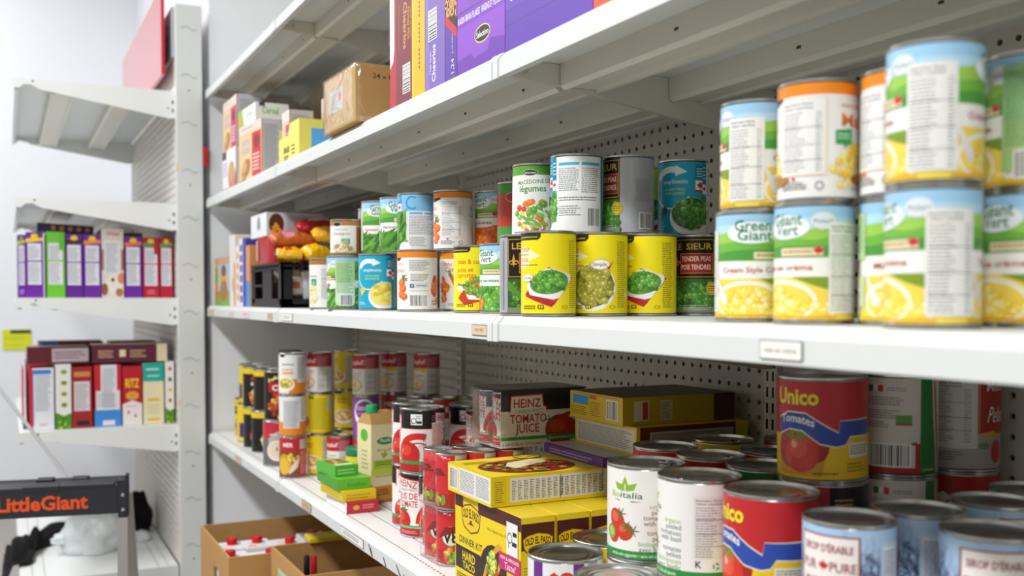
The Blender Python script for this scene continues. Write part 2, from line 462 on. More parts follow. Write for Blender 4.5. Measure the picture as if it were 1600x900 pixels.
def upright(x, y, label, end=False):
    r = bpy.data.objects.new('upright_post', None); COL.objects.link(r); r.location = (x, y, 0)
    tag(r, label, 'post')
    b = MB(); b.box(0, .032, -.0155, .0155, 0, 2.3, b=.0015)
    b.obj('column', M['cream'], r)
    b = MB()
    for i in range(86):
        zz = .05 + i * .0254
        for s in (-1, 1): b.box(-.0004, 0, s * .0065 - .0022, s * .0065 + .0022, zz, zz + .016, lin('#131313'))
    b.obj('slots', M['cream2'], r)
    for zz in (Z_UP - .135, Z_LOW + .33, Z_MID - .085):
        b = MB(); b.box(-.0012, -.0005, -.0125, .0125, zz, zz + .016, lin('#d8c53a')); b.obj('yellow_clip', M['box'], r)
    return r
UP = ['beside the photographer, at the open near end', 'behind the corn cans and tomato cans', 'behind the carrots cans and soup cans', 'near the far end behind the black crate', 'in the far corner against the wall']
for k, y in enumerate(JY): upright(1.081, y if k < 4 else y - .017, 'cream slotted shelf upright ' + UP[k])

# shelf-edge tickets: they are stuck to the rails
def ticket(shelf, y, txt, wd=.06, ht=.017, col='#f1efe8', bord='#444', z=-.0205):
    b = MB(); a = Art(); W, H = wd * 1000, ht * 1000
    a.rect(0, 0, W, H, bord); a.rect(.7, .7, W - .7, H - .7, col)
    if txt: a.text(txt, W / 2, H * .36, H * .3, '#222', bold=.008)
    else: a.fine(W * .12, H * .2, W * .88, H * .8, '#555', 4)
    b.box(-.0012, -.0003, y - shelf.location.y - wd / 2, y - shelf.location.y + wd / 2, z - ht / 2, z + ht / 2, lin(bord))
    # the rail faces -X: reading direction runs towards -Y
    onface(b, a, (-.0012, y - shelf.location.y + wd / 2, z - ht / 2), (0, -1, 0), (0, 0, 1))
    o = b.obj('price_ticket', M['box'], shelf); return o
ticket(shelf_of[2, 1], .655, 'maïs en crème', .052, .0165)
ticket(shelf_of[2, 2], 1.262, 'POIS VERT', .05, .015, '#d8c3a0')
ticket(shelf_of[2, 2], 2.33, '', .10, .017)
ticket(shelf_of[2, 3], 2.50, '', .05, .016, '#c8b690', '#a89a80')
ticket(shelf_of[2, 3], 2.98, '', .06, .016, '#e2dfdc', '#c9c6c4')
ticket(shelf_of[2, 3], 3.30, '', .09, .018, '#d9c6a0', '#c6b48e')
ticket(shelf_of[2, 3], 2.78, '', .08, .018, '#f0d4d4', '#e2c8c8')
ticket(shelf_of[3, 2], 2.17, '', .075, .018, '#cdb68a')
ticket(shelf_of[3, 2], 1.845, '', .14, .017, '#eceae4', '#777')
ticket(shelf_of[3, 3], 2.90, '', .08, .018, '#d6bfae', '#bda892')
# black pen strokes on the lowest rail
b = MB()
for y0_, dz, L in ((1.745, .006, .03), (1.735, .001, .016), (1.665, .0, .02), (1.60, .002, .035), (1.565, -.006, .03)):
    b.prism([(y0_ - 1.219, -.018 + dz), (y0_ - 1.219 + .002, -.018 + dz), (y0_ - 1.219 - L * .5, -.032 + dz * .3), (y0_ - 1.219 - L * .5 - .003, -.031 + dz * .3)], 'X', -.0010, -.0003, lin('#1d1d1f'))
b.obj('pen_marks', M['box'], shelf_of[3, 2])

# ------------------------------------------------------------------ the shelf unit on the left
LX0, LX1, LY0, LY1 = .036, .497, 3.385, 4.604
LZ = [EYE + .668, EYE + .307, EYE + .001, EYE - .412]
LN = ['empty top shelf of the left shelf unit', 'second shelf of the left unit, over the purple boxes', 'third shelf of the left unit, carrying purple and red boxes', 'fourth shelf of the left unit, carrying cracker boxes']
for z, n in zip(LZ, LN): metal_shelf(LX0, LX1, LY0, LY1, z, 'white bracketed metal ' + n, near_hook=True, slits=False)
r = bpy.data.objects.new('base_deck', None); COL.objects.link(r); r.location = (LX0, LY0, 0)
tag(r, 'white base deck of the left shelf unit, under the white bag', 'shelf')
b = MB(); b.box(-.006, LX1 - LX0, 0, LY1 - LY0, .13, .145, b=.003)
for xx in (.03, .065, .40, .43): b.box(xx, xx + .002, .004, LY1 - LY0 - .004, .145, .1453, lin('#9a9a98'))
b.obj('deck', M['white2'], r)
b = MB(); b.box(.0, .008, 0, LY1 - LY0, 0, .13); b.obj('kick_plate', M['white'], r)
b = MB(); b.box(0, LX1 - LX0, -.002, .002, .0, .145); b.obj('end_plate', M['white'], r)

b = MB(); b.box(0, .005, 0, LY1 - LY0 - .01, .145, 1.80)
o = b.obj('pegboard_panel', M['peg_left']); o.location = (LX1 + .004, LY0 + .005, 0)
tag(o, 'pale perforated back panel of the left shelf unit', 'panel')
b = MB(); b.box(0, .010, 0, LY1 - LY0 - .01, 1.80, 1.96)
for i in range(2): b.box(-.001, 0, .0, LY1 - LY0 - .01, 1.86 + .05 * i, 1.862 + .05 * i, lin('#8d949c'))
o = b.obj('header_rail', mat('blue_grey_rail', '#b9c0c8', .5)); o.location = (LX1 - .004, LY0 + .005, 0)
tag(o, 'blue-grey header rail at the top of the left shelf unit', 'rail')

for y, lab in ((LY0 - .028, 'white slotted end post of the left shelf unit, nearest the camera'), (LY1 + .004, 'white slotted post at the far end of the left shelf unit')):
    r = bpy.data.objects.new('end_post', None); COL.objects.link(r); r.location = (LX1 + .003, y, 0); tag(r, lab, 'post')
    b = MB(); b.box(0, .082, 0, .026, 0, 1.965, b=.002); b.obj('column', M['white'], r)
    b = MB()
    for i in range(13):                     # pressed wavy tabs in the narrow face
        zz = .06 + i * .1524; P = []
        for k in range(9): P.append((.016 + k * .0062, zz + .005 * sin(k * pi / 4 * 1.0) * (1 if k % 8 else 0) + (.004 if 3 <= k <= 5 else 0)))
        b.prism(P + [(p[0], p[1] - .0022) for p in reversed(P)], 'Y', -.0006, .0002, lin('#8d9092'))
        if i % 2: b.prism([(.041 + .0028 * cos(a * pi / 4), zz - .045 + .0028 * sin(a * pi / 4)) for a in range(8)], 'Y', -.0006, .0002, lin('#333'))
        if i == 4 or i == 9:
            b.prism([(-.0004, zz), (.004, zz), (.004, zz + .022), (-.0004, zz + .022)], 'Y', -.0007, .0002, lin('#e4d21c'))
    b.obj('pressed_tabs', M['box'], r)

# red header board on top of the left unit
b = MB(); b.box(0, .011, 0, 1.16, 1.742, 2.025, b=.002)
o = b.obj('header_board', mat('red_header_acrylic', '#c9202e', .16, coat=.6)); o.location = (.461, LY0 + .008, 0)
tag(o, 'glossy red header board standing on top of the left shelf unit', 'sign')
# red clip in the dark gap by the wall corner
b = MB(); b.box(0, .016, 0, .02, 0, .062, b=.002); b.box(.003, .013, -.003, 0, .02, .045)
o = b.obj('red_clip', M['red_gloss']); o.location = (LX1 + .0865, LY0 - .026, EYE + .43)
tag(o, 'small red clip hanging on the white end post beside the wall corner', 'clip')

# yellow notice with black heading on the far wall
b = MB(); a = Art(); a.rect(0, 0, 125, 97, '#d9dc1e'); a.rect(34, 78, 123, 95, '#23231c'); a.fine(8, 44, 118, 72, '#a8ab2a', 11, .35); a.fine(8, 10, 100, 34, '#b5b82a', 9, .3)
b.box(0, .125, -.002, 0, 0, .097, lin('#d9dc1e')); onface(b, a, (0, -.002, 0), (1, 0, 0), (0, 0, 1))
o = b.obj('wall_notice', M['sign']); o.location = (-.012, 5.298, EYE - .246)
tag(o, 'small yellow notice with a black heading on the far wall', 'sign')

# ------------------------------------------------------------------ printed labels for the cans (millimetres, u=0 is the front)
PEAS = ['#4e8f2c', '#3f7d24', '#63a23a', '#74b04a']; PEAS_D = ['#2f5a1e', '#3c6d27', '#47802e']
OLIVEP = ['#a39a3a', '#8f8a2f', '#b3ab4c']; CORN = ['#f4d04a', '#f8e078', '#ecc03a', '#fbeaa4']; CARROT = ['#e86a1c', '#f0812f', '#d4560f']
MIXV = ['#e8762a', '#6ba23c', '#f0d060', '#d9432c', '#8fbf5a', '#f4efc8']; BEANS = ['#3f7f27', '#5a9a35', '#77b04a', '#2f6a20']

def base(W, H, col): a = Art(); a.rect(-W / 2, 0, W / 2, H, col); return a

def hills(a, u, H, wd):
    a.poly([(u - wd / 2, H * .80), (u - wd * .2, H * .83), (u + wd * .1, H * .76), (u + wd * .3, H * .82), (u + wd / 2, H * .85), (u + wd / 2, H * .55), (u - wd / 2, H * .55)], '#9ccc52')
    a.poly([(u - wd / 2, H * .70), (u - wd * .1, H * .74), (u + wd * .25, H * .70), (u + wd / 2, H * .76), (u + wd / 2, H * .55), (u - wd / 2, H * .55)], '#72b544')
    a.poly([(u - wd / 2, H * .62), (u, H * .66), (u + wd / 2, H * .64), (u + wd / 2, H * .55), (u - wd / 2, H * .55)], '#4f9a3e')

def green_valley(kind, R=37.2, H=103):
    """sky, hills, white band and a picture of the vegetable; E front at +59, F front at -59, panel at 0, barcode panel at 117"""
    W = 2 * pi * R; a = base(W, H, '#b8def2'); a.rect(-W / 2, H * .9, W / 2, H, '#9fcdec')
    for u in (-59, 59): hills(a, u, H, 118)
    a.rect(-W / 2, H * .38, W / 2, H * .55, '#f3f2ec')
    pic = {'corn': '#f2d555', 'beans': '#5e9c3a', 'carrot': '#e4601c', 'peas': '#6aa540'}[kind]
    a.rect(-W / 2, 0, W / 2, H * .38, pic)
    for u in (-59, 59):
        if kind == 'corn':
            a.poly([(u + 8, H * .38), (u + 59, H * .38), (u + 59, H * .22), (u + 30, H * .30)], '#7f9a2c')
            a.ell(u - 4, 17, 36, 20, '#f4f1e4', 0, 30); a.ell(u - 4, 16, 33, 17, '#f5d65a', 0, 30)
            a.heap(u - 4, 15, 30, 14, CORN, 60, 3.0); a.heap(u + 34, 8, 20, 8, CORN, 18, 3.0, inside=False)
            a.poly([(u - 40, 38), (u - 37, 39), (u - 26, 22), (u - 24, 14), (u - 30, 12)], '#e6e4de')
            a.rect(u - 44, 1, u + 50, 3.5, '#e0a818')
        elif kind == 'beans':
            a.pods(u, 19, 50, 18, BEANS, 60, 20, 3.0, .9, .6); a.ell(u + 14, 24, 9, 9, '#e8efe0'); a.ell(u + 14, 24, 7.5, 7.5, '#7fae55'); a.poly([(u + 8, 20), (u + 20, 27), (u + 19, 28.5), (u + 8, 22)], '#f2f5ec')
        elif kind == 'carrot':
            a.heap(u, 19, 52, 18, CARROT, 60, 7.0, inside=False)
        else:
            a.heap(u + 8, 19, 46, 18, PEAS, 75, 4.6, inside=False); a.heap(u - 26, 14, 22, 12, ['#e86a1c', '#ee7d2c'], 16, 5.5)
    a.ell(-57, H * .82, 24, 11, '#eef4f6'); a.ell(61, H * .82, 26, 11, '#eef4f6')
    G = '#2a7a55'
    a.text('Green', 61, H * .84, 11, G, bold=.03, w=36); a.text('Giant', 63, H * .75, 10, G, bold=.03, w=34)
    a.text('Géant', -57, H * .84, 11, G, bold=.03, w=33); a.text('Vert', -57, H * .75, 10, G, bold=.03, w=26)
    fr = {'corn': 'Maïs en crème', 'beans': 'Haricots verts', 'carrot': 'tranchées', 'peas': 'Pois et carottes'}[kind]
    en = {'corn': 'Cream Style Corn', 'beans': 'Green Beans', 'carrot': 'Sliced Carrots', 'peas': 'Peas & Carrots'}[kind]
    rc = '#c8452f' if kind != 'peas' else '#3f9a4a'
    a.text(en, 60, H * .44, 5.4, rc, w=62); a.text(fr, -60, H * .44, 5.4, rc, w=58)
    for u in (-40, 84): a.rect(u - 22, H * .565, u + 18, H * .635, '#ecdcb8'); a.fine(u - 19, H * .575, u + 10, H * .63, '#b08a4a', 4, .6, .1); a.maple(u + 14, H * .61, 5)
    a.ell(-22, H * .87, 11, 8, '#dfe8ec'); a.text('Picked', -22, H * .85, 4, '#55606a', w=16)
    a.nutri(-17, 6, 20, H * .86, '#ecebe6')
    a.rect(94, H * .52, 118, H * .92, '#b9dca0'); a.rect(-118, H * .52, -100, H * .92, '#b9dca0'); a.rect(94, 12, 118, H * .38, '#c9dca8'); a.rect(-118, 12, -100, H * .38, '#c9dca8')
    a.fine(95, H * .58, 118, H * .9, '#6f9a66', 3.2, .4); a.bars(99, 8, 116, 26); a.fine(-117, H * .58, -101, H * .9, '#6f9a66', 3.2, .4)
    return a
def green_back(kind, R=37.2, H=103):
    """same range seen on its translucent green text panel"""
    a = green_valley(kind, R, H); c = '#f3e8b0' if kind == 'corn' else '#c4e0b0'
    W = 2 * pi * R; a.rect(-19, H * .5, 22, H * .93, '#b4d89c' if kind == 'beans' else '#9cc689'); a.rect(-19, H * .1, 22, H * .5, '#cfe6c4' if kind == 'beans' else '#a9cc84')
    a.fine(-16, H * .30, 19, H * .9, '#5d8f58', 3.4, .38, .3)
    a.rect(-19, 0, 22, 3, '#d4a828' if kind == 'corn' else '#4e8a30'); a.bars(-8, 6, 16, 26)
    a.rect(22, H * .55, 48, H * .93, '#4f9a34'); a.pods(36, H * .7, 10, 14, BEANS, 12, 9, 2.5, .8)
    return a

def turquoise(kind, R=37.2, H=103, light=False):
    W = 2 * pi * R; T = '#1aa5c4' if not light else '#86c3ea'
    a = base(W, H, T); dk = '#0d7f9c' if not light else '#5aa9de'
    if not light:
        a.ring(-12, H * .64, 28, 30, '#e9f3f6', 150, 335, 26); a.ring(-12, H * .64, 22, 31, '#e9f3f6', 62, 150, 20); a.poly([(-4, H * .95), (12, H * .86), (-5, H * .80)], '#e9f3f6')
        a.text('ompliments', -6, H * .70, 6.2, '#f2f8fa', w=38)
        nm = {'peas': ('SWEET PEAS', 'POIS SUCRÉS'), 'beans': ('CUT WAX BEANS', 'HARICOTS JAUNES')}[kind]
        for i, t in enumerate(nm): a.text(t, -6, H * (.60 - .055 * i), 3.8, '#c9e05a', w=30)
        cs = PEAS_D + PEAS if kind == 'peas' else ['#f0dc6a', '#e6cc4a', '#f6e68e', '#d9b93a']
        a.ell(20, 24, 33, 27, '#f3f2ee', 0, 34); a.ell(20, 28, 31, 24, '#d9d6cf', 0, 34); a.ell(20, 29, 29.5, 22.5, cs[0], 0, 34)
        if kind == 'peas': a.heap(20, 29, 26, 20, cs, 95, 4.6); a.heap(-25, 30, 7, 8, cs, 4, 5)
        else: a.pods(20, 29, 18, 14, cs, 60, 9, 3.6, .5, 1.2); a.poly([(-34, 38), (-22, 42), (-20, 34), (-30, 24)], '#eacb30')
        a.fine(-38, 6, -18, 14, '#d8eef4', 3, .4)
        a.rect(24, H * .76, 42, H * .95, dk); a.fine(26, H * .78, 40, H * .93, '#cfe8ee', 3.6, .4, .1)
        a.rect(24, H * .58, 42, H * .74, '#f4f4f2'); a.maple(33, H * .67, 6.5); a.rect(24, H * .58, 42, H * .61, '#d6202c')
        a.rect(46, 0, 118, H, '#ededea'); a.rect(50, H * .88, 80, H * .92, '#3cb2d0'); a.rect(83, H * .88, 113, H * .92, '#3cb2d0')
        a.fine(50, H * .52, 80, H * .86, '#5f666a', 2.7, .42, .2); a.fine(83, H * .5, 113, H * .86, '#5f666a', 2.7, .42, .2)
        a.fine(50, H * .40, 110, H * .48, '#4a4a4a', 3.4, .4, .3); a.fine(50, H * .2, 84, H * .36, '#4a4a4a', 3, .4, .3); a.bars(92, 8, 113, 32)
        a.rect(36, 0, 46, H, T); a.rect(37, H * .70, 45.5, H * .99, dk); a.fine(38, H * .72, 45, H * .96, '#cfe8ee', 5, .4, .1); a.rect(37, H * .56, 45.5, H * .69, '#f4f4f2'); a.maple(41, H * .63, 4)
        if kind == 'peas': a.rect(36, H * .12, 46, H * .53, '#6aa044'); a.heap(41, H * .33, 5, 20, PEAS, 22, 3.6, inside=False); a.ell(42, 6, 10, 8, '#f1f0ee')
    else:
        a.rect(-40, 0, 60, H * .70, '#e6e7e6'); a.rect(-40, H * .70, 60, H, T)
        a.ring(2, H * .85, 9.5, 13, '#3f95d6', 50, 310, 22); a.fine(20, H * .72, 44, H * .97, '#5ea5da', 3.2, .4, .2)
        a.rect(-4, H * .645, 22, H * .675, '#4aa2dc'); a.rect(25, H * .645, 46, H * .675, '#4aa2dc')
        a.fine(-4, H * .28, 46, H * .63, '#6a6f74', 3, .42, .25); a.fine(-4, H * .06, 30, H * .24, '#6a6f74', 3, .42, .25)
        a.rect(-44, 0, -10, H * .70, '#5d9a40'); a.pods(-28, 34, 14, 32, BEANS, 40, 14, 3.6, 1.2, .5); a.ell(-14, 3, 14, 12, '#f1f0ec')
        a.rect(-36, H * .85, -22, H * .99, '#2f86c8'); a.fine(-34, H * .87, -24, H * .98, '#cfe4f4', 3, .4); a.rect(-36, H * .71, -22, H * .84, '#f4f4f2'); a.maple(-29, H * .77, 5.5)
    return a

def orange_band(kind, R=37.2, H=103):
    """white label, orange top band, text panel; picture to the left, name and picture to the right"""
    W = 2 * pi * R; a = base(W, H, '#edeceb'); a.rect(-W / 2, H * .895, W / 2, H, '#ee8a1e')
    cs = CARROT if kind == 'carrot' else CORN
    a.poly([(-20, H * .90), (-44, H * .90), (-44, H * .84), (-36, H * .83), (-20, H * .87)], '#1e1e1c')
    for u in (-46, 60):
        if kind == 'carrot':
            a.text('Carrots', u - 2, H * .69, 8, '#e4782a', bold=.02, w=36, rot=-.03); a.text('Carottes', u - 2, H * .56, 8, '#e4782a', bold=.02, w=40, rot=-.03)
            for k in range(14): a.ell(u + 14 + 3 * cos(k), H * .50 + 4 * sin(k * 1.7), 7, .8, '#3f7a34', k * .5, 6)
            for x, y, q in ((6, .42, 9), (16, .36, 9.5), (8, .28, 9), (16, .20, 8), (12, .14, 8)): a.ell(u + x, H * y, q, q * .8, '#d8531a'); a.ell(u + x - 1, H * y + 1.5, q * .78, q * .58, '#f08336')
        else:
            a.text('WHOLE KERNEL', u - 6, H * .78, 3.6, '#e4782a', w=34); a.text('Maïs', u - 4, H * .62, 12, '#e8792a', bold=.03, w=36)
            a.heap(u + 4, H * .30, 30, 17, CORN, 70, 4.0); a.heap(u - 20, H * .2, 14, 12, CORN, 9, 3.6); a.ell(u + 12, H * .16, 24, 6, '#b07a2a')
            a.poly([(u - 28, H * .58), (u - 10, H * .60), (u - 10, H * .46), (u - 16, H * .46), (u - 18, H * .42), (u - 20, H * .46), (u - 28, H * .46)], '#2d9a4c'); a.fine(u - 26, H * .48, u - 12, H * .57, '#bfe4c6', 3.2, .5, .1)
            a.fine(u - 10, 5, u + 16, 10, '#444', 2.6, .4)
    a.rect(-21, H * .19, 24, H * .87, '#f6d5b0'); a.nutri(-20, H * .2, 23, H * .865, '#edecea')
    a.fine(-20, H * .05, 8, H * .15, '#555', 2.6, .4); a.ell(-6, H * .165, 1.8, 1.8, '#d22030'); a.ring(18, H * .1, 3, 3.8, '#555')
    return a
def orange_back(R=37.2, H=103):
    """the white can turned to its barcode"""
    W = 2 * pi * R; a = base(W, H, '#edeceb'); a.rect(-W / 2, H * .895, W / 2, H, '#ee8a1e'); a.poly([(-30, H * .895), (-48, H * .895), (-48, H * .84), (-34, H * .84)], '#1e1e1c')
    a.text('Carrots', -38, H * .76, 7, '#e89a5a', bold=.01, w=26); a.text('Carottes', -36, H * .64, 8, '#e4782a', bold=.02, w=26)
    for k in range(12): a.ell(-24 + 3 * cos(k), H * .53 + 4 * sin(k * 1.7), 7, .8, '#3f7a34', k * .5, 6)
    for x, y, q in ((-30, .46, 9), (-28, .36, 9.5), (-31, .26, 8.5), (-24, .22, 8)): a.ell(x, H * y, q, q * .8, '#d8531a'); a.ell(x - 1, H * y + 1.5, q * .75, q * .55, '#f08336')
    a.fine(-12, H * .66, 26, H * .86, '#5a5a5a', 2.8, .4, .35); a.rect(-12, H * .45, 24, H * .455, '#999'); a.fine(-10, H * .47, 24, H * .62, '#4f4f4f', 2.7, .4, .3)
    a.rect(-12, H * .365, 22, H * .44, '#d8dbe2'); a.rect(-11, H * .37, -3.5, H * .435, '#3b5998'); a.text('f', -7, H * .378, 5, '#fff', bold=.02); a.fine(0, H * .38, 20, H * .43, '#444', 3, .5, .1)
    a.fine(-12, H * .29, 26, H * .34, '#7a7a7a', 2.6, .4); a.bars(-11, 6, 20, 25)
    a.ell(40, H * .47, 8, 13, '#c4402a'); a.heap(42, H * .3, 9, 22, CARROT, 12, 6); a.fine(30, 5, 46, 18, '#e4782a', 5, .5)
    return a
def orange_front(R=37.2, H=103):
    W = 2 * pi * R; a = base(W, H, '#ecebe8'); a.rect(-W / 2, H * .89, W / 2, H, '#ee8a1e')
    a.text('Carottes', 0, H * .66, 9, '#d9632a', bold=.025, w=46); a.text('Baby', -16, H * .77, 7, '#e4782a', bold=.02)
    for u, k in ((-8, -.35), (8, -.5), (20, -.6)):
        a.poly([(u - 6, H * .60), (u + 1, H * .62), (u + 12 + 20 * k * -.2, H * .30), (u + 9, H * .30)], '#e36a22'); a.pods(u - 6, H * .63, 4, 4, ['#4e8a3a'], 4, 6, 1, 1.7)
    a.poly([(2, H * .32), (24, H * .34), (24, H * .22), (14, H * .22), (11, H * .17), (9, H * .22), (2, H * .21)], '#d9742a'); a.fine(4, H * .23, 22, H * .32, '#f6dcc0', 3, .5, .1)
    a.heap(-26, H * .35, 9, 24, CARROT, 18, 5.5); a.fine(-16, 5, 20, 12, '#777', 2.6, .4)
    return a

def macedoine(R=37.2, H=103):
    W = 2 * pi * R; a = base(W, H, '#eceae4'); a.rect(-W / 2, H * .87, W / 2, H, '#5aa02c')
    a.oval(-10, H * .90, 11, 4.2, '#1f1f1d', '#d8d8d0', .6); a.text('Selection', -10, H * .885, 3.4, '#f0f0ec', w=18)
    a.text('MACÉDOINE DE', -4, H * .745, 6.2, '#4a8a3a', bold=.02, w=52, rot=.06); a.text('légumes', -6, H * .63, 10, '#4a8a3a', bold=.03, w=42, rot=.02)
    a.poly([(20, H * .56), (40, H * .54), (39, H * .40), (32, H * .41), (29, H * .37), (28, H * .42), (20, H * .44)], '#2f8a3c'); a.fine(22, H * .44, 38, H * .54, '#cfe8cf', 3.8, .55, .1)
    a.heap(-4, H * .28, 30, 22, MIXV, 46, 4.6); a.pods(4, H * .24, 22, 12, ['#7fae4a', '#f2eec8', '#94bf5e'], 16, 8, 2.4, -.6); a.heap(-8, H * .46, 22, 10, ['#e8762a', '#5f9a3c'], 7, 4.6)
    a.rect(46, 0, 48, H, '#3a3a38'); a.fine(49, 6, 70, H * .85, '#55554f', 3, .4); a.fine(-38, 3, 10, 8, '#666', 3, .45)
    return a

def yellow_peas(kind, R=37.2, H=103):
    W = 2 * pi * R; Y = '#f3df12'; a = base(W, H, Y)
    a.poly([(-70, H), (-10, H), (-10, H * .955), (-14, H * .92), (-70, H * .92)], '#23231f'); a.fine(-60, H * .94, -13, H * .98, '#cdbb20', 3, .5, .1)
    a.fine(30, 6, 47, H * .93, '#6f6812', 2.6, .42, .2); a.rect(29.3, H * .62, 29.7, H * .93, '#8a8218')
    if kind == 'mixed':
        a.text('peas & carrots', -6, H * .74, 8, '#c8561e', bold=.02, w=56); a.text('pois et', -20, H * .61, 8, '#c8561e', bold=.02); a.text('carottes', -18, H * .52, 8, '#c8561e', bold=.02)
        a.ell(-8, H * .36, 30, 9, '#f8f2d0'); a.poly([(-34, 20), (-20, 8), (36, 22), (30, 30), (-20, 36)], '#c23a22')
        a.poly([(-22, 36), (-14, 18), (22, 16), (30, 38)], '#f3f2ee'); a.heap(4, 38, 25, 14, ['#5e9a3a', '#4f8a2e', '#e8742a', '#6fae48'], 70, 4.6); a.text('Simple', -27, 40, 5, '#333', w=14)
    else:
        a.poly([(-60, H * .80), (-34, H * .84), (-10, H * .72), (-30, H * .66), (-24, H * .60), (-60, H * .56)], '#f9f3c4')
        a.text('peas', -36, H * .78, 7.5, '#c8701e', bold=.02); a.text('pois', -38, H * .65, 8, '#c8701e', bold=.02); a.fine(-50, H * .72, -24, H * .76, '#7a6d1e', 3, .5, .2); a.fine(-50, H * .60, -10, H * .63, '#7a6d1e', 3, .5, .1)
        if kind == 'dish':
            a.poly([(-36, 24), (6, 10), (36, 46), (0, 60)], '#cc2b2c'); a.poly([(-30, 30), (-34, 22), (4, 8), (10, 14)], '#b3242a')
            a.poly([(-31, 34), (-26, 24), (6, 18), (14, 20), (33, 44), (32, 50), (6, 58), (-2, 58), (-30, 42)], '#f2f1ee')
            a.ell(1, 40, 27, 15, '#5b8f3c', .12, 26); a.heap(1, 41, 24, 12.5, PEAS, 95, 3.7)
            a.oval(-30, 46, 9, 5, '#f6f4e4', '#8a8a80', .5); a.text('Simple', -30, 44.5, 3.6, '#444', w=13); a.poly([(-27, 42), (-25, 39), (-20, 49), (-25, 42.5)], '#d8202c')
        else:
            a.ell(-6, 34, 33, 31, '#f2f1ec', 0, 34); a.ell(-6, 36, 30.5, 28, '#6e6a24', 0, 34); a.heap(-6, 36, 28, 26, OLIVEP, 120, 4.6)
            a.oval(6, 64, 12, 6.4, '#f6f4e4', '#8a8a80', .5); a.text('Simple', 5, 62, 5, '#333', w=18); a.poly([(14, 62), (17, 57), (24, 70), (17, 61)], '#d8202c')
    a.fine(-38, 4, -16, 12, '#555012', 3, .45); a.rect(-14, 6, -6, 11, '#3a370f'); a.rect(-12.6, 7, -10.6, 10, Y); a.rect(-9.6, 7, -7.4, 10, Y); a.ring(22, 8, 3.4, 4.1, '#3a370f', sq=.5)
    return a

def silver_peas(R=37.2, H=103):
    W = 2 * pi * R; a = base(W, H, '#b3b4bb')
    for u0 in (0,):
        a.rect(-38, 0, 30, H, '#17140f'); a.rect(-38, H * .885, 30, H * .94, '#17140f')
        a.rect(-37, H * .47, 29, H * .975, '#c69a2c'); a.rect(-36, H * .48, 28, H * .965, '#17140f')
        a.text('LE', -24, H * .84, 9, '#d3a63a', bold=.03, w=13); a.text('SIEUR', 8, H * .84, 9, '#d3a63a', bold=.03, w=36)
        a.rect(-20, H * .52, 27, H * .79, '#c69a2c'); a.rect(-19.3, H * .527, 26.3, H * .783, '#a5242a')
        a.text('TENDER PEAS', 3.5, H * .685, 7, '#f0e4cc', bold=.02, w=42); a.text('POIS TENDRES', 3.5, H * .575, 7, '#f0e4cc', bold=.02, w=42)
        Fl = '#cfa034'; a.poly([(-28, H * .78), (-25.6, H * .69), (-28, H * .60), (-30.4, H * .69)], Fl); a.ring(-32, H * .66, 2.0, 3.6, Fl, -30, 200); a.ring(-24, H * .66, 2.0, 3.6, Fl, -20, 210); a.rect(-33, H * .635, -23, H * .65, Fl)
        a.rect(-38, 0, 30, H * .45, '#3a5f2a'); a.heap(0, H * .20, 29, 20, PEAS_D + ['#5c9140'], 150, 4.2, inside=False)
        a.poly([(-38, 42), (-34, 43), (-14, 22), (-16, 19), (-38, 32)], '#5e8f3c')
        a.ell(26, H * .32, 8.5, 9, '#dcc02c'); a.ring(26, H * .32, 7, 7.6, '#7a6a18'); a.fine(20, H * .28, 32, H * .37, '#7a6a18', 2.8, .5, .1)
    a.fine(52, H * .4, 80, H * .72, '#90919a', 2.6, .35); a.bars(58, 6, 78, 26); a.rect(-52, 4, -46, H * .96, '#a2a3aa')
    a.rect(-38, 0, 30, 7, '#7c8a70'); a.fine(-14, 2, 26, 12, '#d5dccb', 2.6, .3)
    return a

def mushrooms(R=33, H=68):
    W = 2 * pi * R; a = base(W, H, '#ecebe8'); a.rect(-W / 2, H * .86, W / 2, H, '#b67a34'); a.oval(-20, H * .9, 9, 3.6, '#1e1e1c', '#d8d0c0', .5)
    a.text('champignons', -10, H * .58, 5.5, '#b67a34', bold=.02, w=38); a.text('mushrooms', -12, H * .72, 4, '#b98a54', w=28)
    a.rect(-10, H * .30, 8, H * .46, '#2d9a4c'); a.fine(-8, H * .31, 6, H * .45, '#d8efd8', 2.6, .5, .1)
    a.heap(-4, H * .16, 30, 12, ['#d9c6a0', '#c2a87c', '#efe4cc', '#a98b5c'], 34, 5); a.rect(-W / 2, 0, W / 2, 3, '#a8752f'); a.rect(22, 2, 40, H * .84, '#b67a34'); a.fine(24, 4, 39, H * .8, '#5a3d1a', 2.6, .4)
    return a
def brown_band(R=37.2, H=103):
    W = 2 * pi * R; a = base(W, H, '#ecebe7'); a.rect(-W / 2, H * .90, W / 2, H, '#a8743a'); a.nutri(-8, 18, 24, H * .84, '#eae9e6')
    a.text('pommes', -28, H * .64, 5, '#b07a4a', w=22); a.rect(-34, H * .46, -18, H * .60, '#2d9a6c'); a.text('12', -26, H * .49, 7, '#e8f4ee', bold=.02); a.heap(-28, H * .26, 10, 22, ['#e6d28a', '#d9c070', '#f0e4b0'], 16, 6); return a
def flag_small(R=35, H=80):
    W = 2 * pi * R; a = base(W, H, '#e8e9ea'); a.rect(-W / 2, H * .93, W / 2, H, '#9a4a2c'); a.rect(-40, H * .62, -6, H * .9, '#49b0d4'); a.maple(10, H * .76, 9); a.poly([(-24, H * .62), (-6, H * .76), (-24, H * .9)], '#f4f6f6'); a.rect(-W / 2, 0, W / 2, H * .6, '#8a5a3a'); return a
def green_red(R=37.2, H=103):
    W = 2 * pi * R; a = base(W, H, '#4f9440'); a.rect(-W / 2, H * .3, W / 2, H * .84, '#c8452f'); a.oval(-10, H * .78, 22, 9, '#b8303a', '#e6d8c0'); return a

